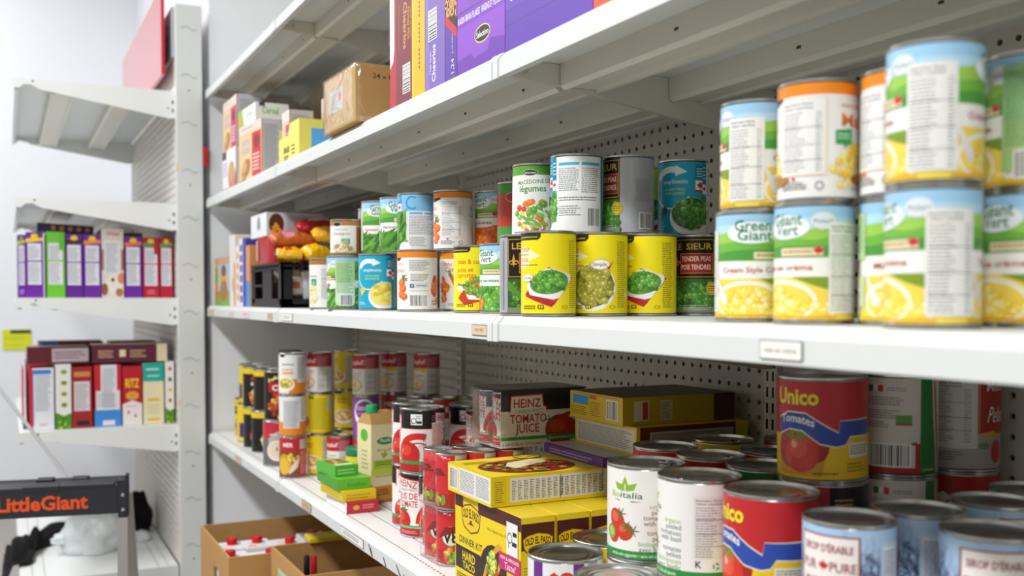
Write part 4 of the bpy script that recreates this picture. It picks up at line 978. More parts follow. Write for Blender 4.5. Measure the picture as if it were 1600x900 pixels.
# --- corn at the near end
K1, K2, K3, K4, K5 = at(1174, 1.022), at(1271, .936), at(1410, .886), at(1456, .797), at(1609, .828)
v('gv_corn', K1, z0, 60, 'cream corn can turned to its English front, lower layer beside the pea cans')
v('gv_corn', at(1180, 1.03), z1, 12, 'cream corn can with a text panel, at the left end of the upper corn layer')
v('gv_corn', K2, z0, -30, 'cream corn can turned to its French front and table, lower layer')
v('or_corn', at(1275, .937), z1, 16, 'white and orange whole kernel corn can with a green price flag')
v('gv_corn', K3, z0, -64, 'cream corn can half hidden behind the nearest can, lower layer')
v('or_corn', K3, z1, 32, 'orange-topped corn can half hidden behind the nearest upper can')
v('gv_corn', K4, z0, -12, 'nearest and largest-looking cream corn can, lower layer')
v('gv_corn', K4, z1, 3, 'nearest and largest-looking corn can of the upper layer')
v('gv_corn', K5, z0, -28, 'cream corn can at the right edge of the picture, lower layer')
v('gb_corn', K5, z1, 4, 'corn can turned to its pale green panel and barcode, right edge of the picture')

# ================================================================== fourth row: soups, juice and tomatoes
zl = Z_LOW + .0004
B1, B2 = zl + .1178, zl + 2 * .1178
GB = 'large food cans on the fourth shelf'
def big(art, spec, p, z, u0, lab, **k): return can(art, spec, p, z, u0, lab, 'tomato_can', GB, **k)
def under(p, spec, n, what, art='cream_plain'):
    for i in range(n): big(art, spec, p, zl + i * .1178, 0, 'large pale can in the %s layer beneath the %s' % (('bottom', 'middle')[i], what))
Q = dict(organicA=(.7185, 1.037), organicB=(.7228, .934), unicoA=(.7350, .826), unicoT=(.842, .860), ital=(.941, .843), prem=(1.0365, .833))
big('organic', ORG, Q['organicA'], B1, 13, 'white organic peeled tomato can with a red tomato picture, farther of two', tab=2.4)
big('organic', ORG, Q['organicB'], B1, 63, 'white organic peeled tomato can turned to its text and nutrition table', tab=.6)
big('unico', BIG, Q['unicoA'], B1, -40, 'red, blue and yellow tomato can in front, its lid in view')
big('unico', BIG, Q['unicoT'], B2, -66, 'red, blue and yellow tomato can standing topmost under the third shelf', tilt=(.0, -.02))
big('italian', ITAL, Q['ital'], B2, 2, 'white can with an Italian flag and barcode, beside the topmost tomato can')
big('premium', ITAL, Q['prem'], B2, -4, 'can with a grey table and a red panel, against the back panel')
big('black_red', BIG, Q['unicoT'], B1, 12, 'red and black can directly beneath the topmost tomato can')
big('italian', ITAL, Q['ital'], B1, -6, 'white can with an Italian flag, lower of the two flag cans')
big('wave_big', ITAL, Q['prem'], B1, 0, 'can with a wavy red top beneath the grey and red can')
for k_, w_ in (('organicA', 'farther organic tomato can'), ('organicB', 'nearer organic tomato can'), ('unicoA', 'front red tomato can')): under(Q[k_], BIG if k_ == 'unicoA' else ORG, 1, w_)
for k_, w_ in (('unicoT', 'red and black can'), ('ital', 'lower flag can'), ('prem', 'wavy topped can')): under(Q[k_], ITAL, 1, w_)
# lids seen from above behind the organic cans
big('red_U', LIDS, (.824, 1.143), B1, -12, 'red can with a yellow name, its grey lid beside the white ingredient box', lid=2)
big('red_plain', LIDS, (.830, 1.050), B1, 0, 'red can with a wide bright lid behind the nearer organic can', tab=1.2)
big('green_plain', LIDS, (.838, .9572), B1, 0, 'green can with a dark lid left of the topmost tomato can', lid=2)
big('red_plain', LIDS, (.928, 1.040), B1, 0, 'red can with a dark lid just left of the topmost tomato can', lid=2)
big('yellow_plain', LIDS, (.940, 1.160), B1, 0, 'can with a gold lid and pull tab near the back panel', tab=.9, lid=1)
big('red_plain', LIDS, (1.034, 1.110), B1, 0, 'red can with a dark lid close to the back panel', lid=2)
for p_, w_ in (((.824, 1.143), 'red can with the yellow name'), ((.830, 1.050), 'red can with the bright lid'), ((.838, .9572), 'green can'), ((.928, 1.040), 'red can left of the topmost can'), ((.940, 1.160), 'gold-lidded can'), ((1.034, 1.110), 'red can by the back panel')): under(p_, LIDS, 1, w_)
# single layer in front of the taco kits
FR = (.0478, .1175)
big('purple_fruit', FR, (.634, 1.094), zl, 0, 'white and purple can with a maple leaf, grey lid beside the taco kits', lid=2)
big('yellow_plain', FR, (.724, 1.136), zl, 0, 'yellow can with a gold-tinted lid behind the purple can')
big('cream_plain', FR, (.634, .976), zl, 0, 'can with a ringed grey lid at the lower edge of the picture', tab=.4)
# maple syrup
T1 = zl + .1193
GM = 'maple syrup cans on the fourth shelf'
MS = [((.697, .677), -52, 'maple syrup can with a bare tree and red-framed plaque, leftmost of the syrup cans', -35), ((.786, .676), 0, 'maple syrup can showing dark branches and a text strip, middle of the syrup cans', -8), ((.770, .584), 0, 'maple syrup can with its red-framed plaque at the right edge', -62), ((.886, .668), 0, 'maple syrup can with a dark lid behind the two nearest ones', 40), ((.976, .690), 0, 'maple syrup can farthest back, only its lid edge showing', 0)]
for p_, _, lab, u_ in MS:
    can('maple', TALL, p_, T1, u_, lab, 'syrup_can', GM, lid=2)
    can('maple', TALL, p_, zl, 0, lab.replace('maple syrup can', 'lower maple syrup can under the one')[:95].rsplit(' ', 1)[0] if False else 'lower syrup can beneath the ' + {0: 'leftmost', 1: 'middle', 2: 'right-edge', 3: 'dark-lidded', 4: 'farthest'}[[m[0] for m in MS].index(p_)] + ' maple syrup can', 'syrup_can', GM)
# tomato juice
GJ = 'tomato juice cans on the fourth shelf'
def juice(p, z, u, lab): return can('juice', TALL, p, z, u, lab, 'juice_can', GJ, tab=2.0)
J1, J2, J3, J4, J5 = (.694, 1.732), (.712, 1.824), (.705, 1.646), (.800, 1.745), (.795, 1.655)
juice(J1, zl, -35, 'tomato juice can on the bottom layer, with its name half turned away')
juice(J1, T1, 8, 'tomato juice can on the upper layer showing its round lid and white square')
juice(J2, zl, -58, 'farther tomato juice can on the bottom layer beside the broth carton')
juice(J2, T1, 8, 'farther tomato juice can on the upper layer beside the broth carton')
juice(J3, zl, -30, 'tomato juice can on the bottom layer next to the red vegetable juice packs')
juice(J4, zl, 0, 'tomato juice can hidden in the second row, bottom layer')
juice(J4, T1, 8, 'tomato juice can in the second row, upper layer, square mark in view')
juice(J5, zl, 0, 'tomato juice can hidden behind the red vegetable juice packs')
juice(J5, T1, -30, 'tomato juice can on the upper layer just left of the cardboard six-pack')
# condensed soups
s1, s2 = zl + .1022, zl + .2044
GS = 'condensed soup cans on the fourth shelf'
def soup(art, p, z, u, lab, **k): return can(art, SOUP, p, z, u, lab, 'soup_can', GS, **k)
A_, B_, C_, D_, E_ = (.630, 2.432), (.702, 2.446), (.736, 2.384), (.795, 2.512), (.782, 2.320)
soup('chunky', A_, zl, -6, 'red soup can with a bread and soup picture, bottom of the front stack')
soup('chow_mid', A_, s1, 0, 'white soup can with a table and orange foot, middle of the front stack')
soup('chow', A_, s2, -6, 'white and orange chowder can on top of the front stack')
soup('ys', B_, zl, 14, 'yellow soup can at the bottom of the second stack')
soup('ys_back', B_, s1, 0, 'yellow soup can turned to its text, middle of the second stack')
soup('sw', B_, s2, 8, 'red and white soup can on top of the second stack')
soup('sw', C_, zl, 6, 'red and white soup can standing alone before the yellow bouillon jar')
soup('ys', D_, zl, 0, 'yellow soup can hidden at the bottom of the third stack')
soup('ys', D_, s1, 0, 'yellow soup can with a bowl picture, middle of the third stack')
soup('ys', D_, s2, 24, 'yellow soup can turned to its table, top of the third stack')
soup('sw', E_, zl, 14, 'red and white soup can at the bottom of the stack behind the broth carton')
soup('purple', E_, s1, 0, 'purple and white broth can left of the broth carton')
soup('sw', E_, s2, 6, 'red and white soup can above the purple broth can')
F_, G_ = (.870, 2.362), (.925, 2.278)
soup('sl4', F_, zl, 0, 'soup can hidden at the bottom, two below the left yellow-waved soup can')
soup('sl2', F_, s1, 0, 'red-topped soup can beneath the left yellow-waved soup can')
soup('sw_wave', F_, s2, -4, 'red and white soup can with a yellow wave, left of two alike')
soup('sl4', G_, zl, 0, 'soup can hidden at the bottom, two below the right yellow-waved soup can')
soup('sl1', G_, s1, 0, 'white and purple soup can beneath the right yellow-waved soup can')
soup('sw_wave', G_, s2, 4, 'red and white soup can with a yellow wave, right of two alike')
for i, (p_, a_, w_) in enumerate((((.862, 2.235), 'sl1', 'white and purple soup can with its lid in view above the juice cans'), ((.93, 2.190), 'sl2', 'soup can with a red top, lid in view above the juice cans'), ((1.00, 2.20), 'sl3', 'soup can with a yellow top far behind the juice cans'), ((.980, 2.113), 'sl3', 'pale soup can with its lid in view, left of the back panel'), ((1.049, 2.135), 'sl4', 'soup can with a dark red top against the back panel'))):
    soup(a_, p_, s1, 0, w_); soup('sl4', p_, zl, 0, 'soup can hidden in the bottom layer under the ' + ('first', 'second', 'third', 'fourth', 'fifth')[i] + ' lid behind the juice cans')
# big ready-to-eat soups at the far end
GC = 'large ready-to-eat soup cans at the far end'
def tall(art, p, z, u, lab, spec=TALL): return can(art, spec, p, z, u, lab, 'soup_can', GC)
tall('mushsoup', (.645, 2.628), zl, -10, 'grey and crimson mushroom soup can under the chili can')
tall('chili', (.6455, 2.632), T1, -6, 'tall black chili can with a red name band', (.0372, .130))
tall('by2', (.668, 2.872), zl, -14, 'black can with a yellow top and red script, bottom layer')
tall('by2', (.674, 2.868), T1, -24, 'black can with a yellow top, upper layer beside the chili can')
tall('by3', (.668, 2.978), zl, -6, 'black can with an orange stew picture, bottom layer, second from the mushroom soup')
tall('by1', (.668, 2.980), T1, -4, 'black can with red lettering and a bread picture, upper layer')
tall('yfar', (.676, 3.105), zl, -18, 'yellow soup can with a purple patch on the bottom layer')
tall('yfar', (.682, 3.100), T1, 4, 'yellow soup can on the upper layer behind the black cans')
tall('yfar', (.700, 3.262), zl, 30, 'yellow soup can farthest from the camera, by the white wall')
tall('by3', (.760, 2.800), zl, 0, 'black soup can hidden in the second row, bottom layer')
tall('by3', (.760, 2.800), T1, 0, 'black soup can in the second row with only its lid showing')
tall('by1', (.775, 2.985), zl, 0, 'black soup can hidden in the second row near the wall, bottom layer')
tall('by1', (.775, 2.985), T1, 0, 'black soup can in the second row near the wall, upper layer')
b = MB(); b.lathe([(.0003, 0), (.033, 0), (.036, .003), (.036, .030), (.031, .036)], 32, lin('#6a5a30')); j = b.obj('glass_jar', mat('brown_jar_glass', '#6b5a34', .15))
j.location = (.768, 2.985, T1 + .1193); tag(j, 'squat brown glass jar on top of the dark soups', 'jar')
b = MB(); b.lathe([(.0003, .046), (.032, .046), (.034, .044), (.034, .036), (.031, .036)], 32); b.obj('jar_lid', mat('dull_jar_lid', '#8f8a78', .35, .7), j, 35)

# ------------------------------------------------------------------ cartons
def xat(px, y): k = (px - 800) / FPX; return y * (SW + k * CW) / (CW - k * SW)
def yat(px, x): k = (px - 800) / FPX; return x * (CW - k * SW) / (SW + k * CW)
def carton(name, cat, label, x, y, z, w, d, h, col, L=None, N=None, T=None, rz=0., group=None, m='box', bev=.0012, tilt=None, extra=None):
    """w along +X, d along +Y, h up; L is the side facing the aisle, N the side facing the camera, T the top"""
    b = MB(); b.box(0, w, 0, d, 0, h, lin(col), b=bev)
    if L: onface(b, L, (0, d, 0), (0, -1, 0), (0, 0, 1), lim=(d * 1000, h * 1000))
    if N: onface(b, N, (0, 0, 0), (1, 0, 0), (0, 0, 1), lim=(w * 1000, h * 1000))
    if T: onface(b, T, (0, 0, h), (1, 0, 0), (0, 1, 0), lim=(w * 1000, d * 1000))
    if extra: extra(b)
    o = b.obj(name, M[m]); o.location = (x, y, z + .0004); o.rotation_euler = (0, 0, rz)
    if tilt: o.rotation_euler = tilt
    tag(o, label, cat, group); return o

# ---- second row: cookies and cereal
zu = Z_UP + .0004
GX = 'boxes at the far end of the cereal shelf'
def cracker(c2, big=True, W=200, H=150):
    a = Art(); a.rect(0, 0, W, H, '#e2c58c'); a.rect(0, H * .84, W, H, '#e6d0cc'); a.fine(W * .1, H * .87, W * .7, H * .96, '#b89a90', 8, .5, .2)
    a.rect(W * .58, H * .0, W * .97, H * .8, c2); a.ell(W * .78, H * .62, W * .13, H * .12, '#8c2030'); a.fine(W * .62, H * .1, W * .92, H * .45, '#f0d8d8', 10, .5, .2)
    a.text('WITH', W * .3, H * .6, H * .12, '#8fa0d8', bold=.03, w=W * .34); a.text('GRAIN', W * .3, H * .46, H * .12, '#8fa0d8', bold=.03, w=W * .36)
    a.ell(W * .28, H * .18, W * .2, H * .16, '#b98a4a', .5); a.ell(W * .36, H * .2, W * .16, H * .14, '#a5733a', .5); a.ell(W * .25, H * .22, W * .1, H * .08, '#cfa466', .4)
    return a
def side_print(W, H, bg='#c9c8cc', ink='#7c7c84', edge='#b08a4a'):
    a = Art(); a.rect(0, 0, W, H, bg); a.rect(0, 0, 2.5, H, edge); a.rect(W - 2.5, 0, W, H, edge); a.fine(W * .12, H * .06, W * .88, H * .92, ink, 4, .42, .3); return a
def biscuit(W, H):
    a = Art(); a.rect(0, 0, W, H, '#f0eaee'); a.rect(0, H * .8, W * .3, H, '#3a3a3c'); a.fine(W * .05, H * .35, W * .42, H * .75, '#b48ac4', 9, .5, .2); a.ell(W * .66, H * .34, W * .24, H * .34, '#b98748', .2); a.ell(W * .66, H * .4, W * .17, H * .24, '#cfa264', .2); a.poly([(W * .8, 0), (W, 0), (W, H * .5)], '#c82a6a'); a.rect(0, 0, W, 8, '#d83a5a'); return a
def greens(W, H, front=True):
    a = Art(); a.rect(0, 0, W, H, '#ecefec')
    if front: a.poly([(0, 0), (W * .35, 0), (W * .25, H), (0, H)], '#8cc63c'); a.ell(W * .12, H * .4, W * .1, H * .3, '#d8a23a'); a.text('Cereal', W * .62, H * .45, H * .3, '#6fae4a', bold=.02, w=W * .36)
    else: a.text('Cereal', W * .44, H * .42, H * .38, '#5fae4a', bold=.02, w=W * .5); a.poly([(W * .55, 0), (W, 0), (W, H * .3)], '#57b12f'); a.rect(W * .1, H * .8, W * .28, H, '#4a4a46'); a.rect(W * .75, 0, W, H * .08, '#57b12f')
    return a
BX = .6135
carton('biscuit_box', 'box', 'white and pink biscuit box standing on the shelf against the wall corner', BX, 2.995, zu, .07, .20, .121, '#e6dfe2', biscuit(200, 121), side_print(70, 121, '#dcd2d6'), group=GX)
carton('cookie_box', 'box', 'tan cookie box with a magenta panel stacked on the white biscuit box', BX + .002, 2.99, zu + .1216, .075, .20, .150, '#d8c090', cracker('#c42a80'), side_print(75, 150), group=GX)
carton('cookie_box', 'box', 'tan cookie box with a red panel beneath the flat green and white box', BX, 2.665, zu, .055, .20, .148, '#d8c090', cracker('#cc1f30'), side_print(55, 148), rz=radians(5), group=GX)
carton('cookie_box', 'box', 'tan cookie box with a grey side, behind the red-panelled one', BX + .062, 2.675, zu, .055, .20, .146, '#c8b078', None, side_print(55, 146), rz=radians(5), group=GX)
carton('cereal_box', 'box', 'flat green and white cereal box lying on the tan cookie boxes', BX - .004, 2.715, zu + .1492, .090, .19, .050, '#e4e8e4', greens(190, 50), greens(90, 50, False), group=GX, rz=radians(2))
for i, (x_, y_, h_) in enumerate(((.735, 3.02, .268), (.816, 2.90, .235), (.81, 2.72, .262), (.90, 2.60, .275))):
    carton('cookie_box', 'box', 'tan and grey box in the second row, ' + ('nearest the wall', 'second from the wall', 'third from the wall', 'fourth from the wall')[i], x_, y_, zu, .075, .17, h_, '#9c8a6a', None, side_print(75, h_ * 1000, '#a9a49c', '#8a857c'), group=GX)
# open display tray with a box inside
r = bpy.data.objects.new('display_tray', None); COL.objects.link(r); r.location = (BX, 2.29, zu); tag(r, 'yellow open cardboard tray with a blue patch and black lettering', 'tray')
a = Art(); a.rect(0, 0, 190, 87, '#f0e26a'); a.text('GINGER', 75, 22, 15, '#4a4626', bold=.03, w=58); a.fine(48, 4, 100, 18, '#4a4626', 7, .6); a.fine(122, 12, 158, 40, '#4a4626', 9, .4); a.rect(0, 0, 30, 10, '#f2d818')
b = MB(); Y_ = lin('#f0e26a')
b.prism([(0, .0015), (.19, .0015), (.19, .088), (.13, .088), (.11, .062), (.045, .062), (.03, .072), (0, .072)][::1], 'X', 0, .0025, Y_) if False else b.prism([(0, .0015), (.19, .0015), (.19, .062), (.10, .062), (.085, .088), (0, .088)], 'X', 0, .0025, Y_)
aa = Art(); aa.items = [(ps, c) for ps, c in a.items[1:]]; onface(b, aa, (0, .19, 0), (0, -1, 0), (0, 0, 1), .0004)
b.obj('front_panel', M['box'], r)
a = Art(); a.rect(0, 0, 110, 87, '#f0e26a'); a.rect(26, 0, 110, 66, '#5fb4e6')
b = MB(); b.box(.0025, .11, 0, .0025, .0015, .088, Y_); onface(b, a, (0.0025, 0, .0015), (1, 0, 0), (0, 0, 1)); b.obj('end_panel', M['box'], r)
b = MB(); b.box(.0025, .11, .1875, .19, .0015, .088, Y_); b.box(.1075, .11, .0025, .1875, .0015, .088, Y_); b.box(0, .11, 0, .19, 0, .0015, Y_); b.obj('tray_body', M['box'], r)
def magenta(W, H):
    a = Art(); a.rect(0, 0, W, H, '#d8c6a0'); a.rect(0, H * .8, W, H, '#ead4d2'); a.rect(W * .5, H * .08, W, H * .72, '#c02a7c'); a.fine(W * .55, H * .2, W * .95, H * .6, '#e8b4d0', 8, .5, .2); a.ell(W * .25, H * .3, W * .2, H * .2, '#b8945a'); return a
carton('cookie_box', 'box', 'small cookie box standing inside the yellow display tray', BX + .006, 2.40, zu + .002, .06, .072, .125, '#d8c6a0', magenta(72, 125), side_print(60, 125, '#c4c4c8'))
carton('cookie_box', 'box', 'taller cookie box with a magenta stripe behind the yellow tray', BX + .112, 2.33, zu, .06, .16, .175, '#c8b48c', magenta(160, 175), side_print(60, 175, '#8c8880', '#77726a'), group=GX)
b = MB(); b.lathe([(.0003, 0), (.016, 0), (.017, .004), (.017, .075), (.012, .09), (.008, .105), (.0003, .106)], 20); o = b.obj('blue_bottle', mat('blue_bottle_plastic', '#3c86c8', .3), None, 40); o.location = (.69, 2.222, zu); tag(o, 'small blue bottle between the yellow tray and the wrapped kraft case', 'bottle')
# kraft case in clear wrap
a = Art(); a.rect(0, 0, 120, 108, '#cfa868'); a.text('24 x 85 g', 62, 82, 9, '#1c1a16', bold=.015, w=56)
k = carton('kraft_case', 'box', 'brown kraft case printed 24 x 85 g, wrapped in clear film', .586, 1.79, Z_UP + .0008, .13, .205, .108, '#cfa868', None, a, m='kraft')
a = Art(); a.rect(0, 0, 90, 45, '#c4ccd2'); a.rect(2, 2, 88, 43, '#d2c7b8'); a.fine(6, 6, 60, 38, '#7c8794', 5, .5); a.ell(70, 26, 9, 9, '#c8403c')
b = MB(); onface(b, a, (-.0004, .165, .035), (0, -1, 0), (0, 0, 1)); b.obj('paper_sticker', M['box'], k)
b = MB(); rn = random.Random(3)
bm = bmesh.new(); bmesh.ops.create_cube(bm, size=1); bmesh.ops.subdivide_edges(bm, edges=bm.edges, cuts=9, use_grid_fill=True)
for q in bm.verts:
    p = Vector((.065 + q.co.x * .1335, .1025 + q.co.y * .2085, .054 + q.co.z * .1095)); n = noise.noise(p * 42) * .0018
    q.co = p + (p - Vector((.065, .1025, .054))).normalized() * abs(n); q.co.z = max(q.co.z, .0002)
b.bm(bm); b.obj('shrink_wrap', M['film_loose'], k, 180)
# tall cereal boxes
GQ = 'cereal boxes on the second shelf'
def spine_honey():
    a = Art(); a.rect(0, 0, 104, 300, '#7c2c34'); a.rect(0, 0, 30, 300, '#b82c3c'); a.poly([(0, 72), (16, 82), (22, 104), (22, 300), (0, 300)], '#e8dcd8')
    a.text('Cheerios', 66, 172, 17, '#e0a828', 'l', .02, rot=-pi / 2, w=78); a.text('Honey Nut', 86, 160, 9, '#e0a828', 'l', .01, rot=-pi / 2, w=54); a.text('Miel et noix', 97, 156, 6, '#d89a38', 'l', .0, rot=-pi / 2, w=50); a.text('whole grain oats are first', 43, 175, 4, '#c88a4a', 'l', .0, rot=-pi / 2, w=80); a.bars(64, 20, 96, 66, True); return a
def spine_yellow():
    a = Art(); a.rect(0, 0, 58, 300, '#d4b414'); a.rect(0, 0, 8, 300, '#e2c620'); a.polys([[(31, 40 + i * 7), (36, 40 + i * 7), (36, 44.5 + i * 7), (31, 44.5 + i * 7)] for i in range(34) if i % 6], '#8a4a20'); return a
def spine_purple():
    a = Art(); a.rect(0, 0, 80, 300, '#7b62b4'); a.rect(0, 0, 14, 300, '#8a74c0'); a.text('Multi Grain', 24, 28, 7, '#e8e0f0', 'l', .01, rot=pi / 2, w=36); a.text('Cheerios', 42, 14, 15, '#f0ecf4', 'l', .02, rot=pi / 2, w=58); a.bars(14, 82, 46, 128, True); return a
def rings():
    a = Art(); a.rect(0, 0, 60, 300, '#5a3aa0'); a.rect(0, 78, 60, 300, '#2c1a16'); a.poly([(0, 92), (60, 52), (60, 66), (0, 106)], '#c8242c'); a.poly([(0, 78), (0, 92), (22, 78)], '#5a3aa0')
    rn = random.Random(4)
    for i in range(34):
        x, y = rn.uniform(2, 56), rn.uniform(96, 200); a.ring(x, y, 3.2, 8.2, '#a8743a', sq=.9, n=14); a.ring(x - .8, y + .8, 4.4, 7, '#d8a866', sq=.9, n=14)
    a.text('1,24', 34, 12, 11, '#e8e0f0', 'l', .01, rot=pi / 2, w=22); a.text('g céréales', 30, 42, 6, '#d8ccec', 'l', .0, rot=pi / 2, w=30); return a
def raisin():
    a = Art(); a.rect(0, 0, 160, 300, '#7a3cb4'); a.poly([(0, 0), (160, 0), (160, 28), (112, 36), (104, 20), (60, 18), (54, 28), (0, 24)], '#6a30a8'); a.poly([(0, 25), (50, 28), (58, 19), (106, 21), (114, 37), (160, 29), (160, 72), (0, 72)], '#8a4ac2')
    a.oval(88, 48, 24, 11, '#1c1b1c', '#e8d870', 1.8); a.text('Selection', 88, 44, 9, '#f2f0ea', bold=.02, w=40)
    a.text('RAISIN BRAN FLAKES', 4, 78, 10, '#efe6f4', 'l', .02, w=76); a.text('RAISINS ET FLOCONS', 86, 78, 10, '#efe6f4', 'l', .02, w=72); a.rect(0, 93, 160, 94.5, '#5a2890'); a.poly([(0, 94.5), (40, 97), (52, 102), (110, 100), (120, 112), (160, 108), (160, 150), (0, 150)], '#8244bc'); a.oval(90, 122, 26, 12, '#1c1b1c', '#e8d870', 2); a.text('Selection', 90, 118, 9, '#f2f0ea', bold=.02, w=44); return a
def cheer():
    a = Art(); a.rect(0, 0, 226, 300, '#5d37a8'); a.rect(0, 38, 226, 39, '#472a88'); a.rect(0, 58, 226, 59, '#472a88'); a.rect(0, 59, 226, 300, '#6440b0'); a.text('Cheerios', 52, 70, 20, '#f0ecf6', bold=.05, w=86); a.ell(128, 45, 2, 2, '#8f78c4'); return a
def redor():
    a = Art(); a.rect(0, 0, 190, 300, '#d8502a'); a.rect(14, 12, 176, 300, '#ece6e0'); a.rect(14, 60, 176, 64, '#c83a24'); a.ell(60, 34, 20, 16, '#d8302a'); return a
y = 1.676
for nm, w_, h_, ar, dp, col, lab in (('cereal_box', .104, .275, spine_honey, .21, '#8a3038', 'maroon and red honey nut cereal box beside the kraft case'), ('cereal_box', .058, .275, spine_yellow, .2, '#d4b414', 'narrow yellow cereal box between maroon and lilac boxes'),
    ('cereal_box', .080, .275, spine_purple, .2, '#7b62b4', 'lilac multi grain cereal box with an upright barcode'), ('cereal_box', .044, .275, rings, .2, '#4a2f86', 'cereal box with a picture of oat rings and a red stripe'),
    ('cereal_case', .160, .27, raisin, .22, '#7a3cb4', 'purple raisin bran case with torn-open front flap'), ('cereal_case', .226, .27, cheer, .22, '#5d37a8', 'wide purple cereal case at the top edge of the picture'),
    ('cereal_case', .19, .27, redor, .2, '#d8502a', 'orange-edged white case at the top right edge of the picture')):
    y -= w_ + .0016
    carton(nm, 'box', lab, .612, y, zu, dp, w_, h_, col, ar(), None, group=GQ)

# ---- third row, far left: boxes, crate, bags
zm = Z_MID + .0004
def kids(W, H, c1, c2, c3):
    a = Art(); a.rect(0, 0, W, H, c1); a.rect(0, 0, W, H * .3, '#7fae3a'); a.ell(W * .5, H * .55, W * .32, H * .18, c2); a.ell(W * .5, H * .3, W * .36, H * .22, c3); a.ell(W * .5, H * .72, W * .24, H * .12, '#8a4a2c'); a.rect(0, H * .85, W, H, '#c8a07a'); return a
GF2 = 'boxes at the far end of the third shelf'
def far_box(px0, px1, h, col, art, lab, w=.05, x=.612, name='cereal_box'):
    y0, y1 = yat(px1, x), yat(px0, x)
    if y1 > 3.355: y1 = 3.355
    return carton(name, 'box', lab, x, y0 + .001, zm, w, y1 - y0 - .002, h, col, art((y1 - y0) * 1000 - 2, h * 1000), None, group=GF2)
far_box(336.5, 341.5, .152, '#d8c41c', lambda W, H: kids(W, H, '#e0cc1c', '#3f9a4a', '#d86a3a'), 'yellow and green box by the wall on the third shelf')
far_box(341.8, 359, .152, '#a9c3e4', lambda W, H: kids(W, H, '#a9c3e4', '#e0a828', '#a8763c'), 'pale blue cereal box with a brown and gold picture')
def cream_front(W, H): a = Art(); a.rect(0, 0, W, H, '#e6e2dc'); a.ell(W * .6, H * .3, W * .25, H * .1, '#d8b48a'); a.rect(W * .7, 0, W, H * .6, '#d8a66a'); return a
far_box(359.3, 368.5, .213, '#e6dfd2', cream_front, 'tall cream box standing behind the blue and white box', .085)
def white_bk(W, H): a = Art(); a.rect(0, 0, W, H, '#e8e8ea'); return a
carton('cereal_box', 'box', 'white box behind the pale blue cereal box', .672, 3.135, zm, .05, .18, .188, '#e8e8ea', None, group=GF2)
def orange_letters(W, H): a = Art(); a.rect(0, 0, W, H, '#ece4d8'); [a.rect(W * .3, H * (.1 + .17 * i), W * .8, H * (.2 + .17 * i), '#e09a3c') for i in range(5)]; return a
def blue_letters(W, H):
    a = Art(); a.rect(0, 0, W, H, '#3b3f9e'); a.rect(0, 0, W * .5, H, '#e9e6f0'); a.rect(W * .9, 0, W, H, '#6a58b4'); [a.rect(W * .08, H * (.06 + .15 * i), W * .42, H * (.16 + .15 * i), '#4347a8') for i in range(6)]; return a
def orange_blue(W, H): a = Art(); a.rect(0, 0, W, H, '#d99a5c'); a.rect(0, 0, W, H * .42, '#3f97d8'); return a
far_box(369, 374.6, .178, '#e6d6c0', orange_letters, 'cream box with orange lettering, left of the blue and white box', .19)
far_box(374.9, 385.0, .195, '#3b3f9e', blue_letters, 'blue and white box with large lettering along its edge', .19)
far_box(385.3, 391, .172, '#d99a5c', orange_blue, 'tan box with a blue foot right beside the black crate', .19)

r = bpy.data.objects.new('plastic_crate', None); COL.objects.link(r); CX0, CY0, CWD, CDP, CH = .611, 2.462, .25, .325, .113; r.location = (CX0, CY0, zm); tag(r, 'black plastic grid crate filled with packets, at the left of the third shelf', 'crate')
b = MB(); b.box(0, CWD, 0, CDP, 0, .005); b.obj('crate_floor', M['black'], r)
def crate_side(L, nb, win):
    b = MB()
    def bar(u0, u1, z0, z1, t=.006): b.box(u0, u1, 0, t, z0, z1)
    bar(0, L, CH - .018, CH - .011, .009); bar(0, L, CH - .005, CH, .011); bar(0, L, .0, .022); bar(0, L, .005, .009, .010)
    for u in (0, L - .03): bar(u, u + .03, 0, CH)
    for i in range(nb): u = .03 + (L - .06) * (i + .5) / nb; bar(u - .004, u + .004, CH - .018, CH, .009)
    for (u0, u1) in win: bar(u0, u1, .022, CH - .011)
    return b
for nm, L, T, win in (('a', CDP, Matrix.Rotation(pi / 2, 4, 'Z') @ Matrix.Translation((0, -.007, 0)), ((.10, .165), (.165, .20))), ('b', CWD, Matrix.Identity(4), ((CWD - .065, CWD - .03),)), ('c', CDP, Matrix.Translation((CWD, 0, 0)) @ Matrix.Rotation(pi / 2, 4, 'Z'), ((.12, .2),)), ('d', CWD, Matrix.Translation((0, CDP - .006, 0)), ((.1, .15),))):
    b = crate_side(L, 9, win)
    if nm == 'a': b.box(.205, CDP - .03, 0, .006, .054, .060)
    b.v = [tuple(T @ Vector(p)) for p in b.v]; b.obj('side_panel', M['black'], r)

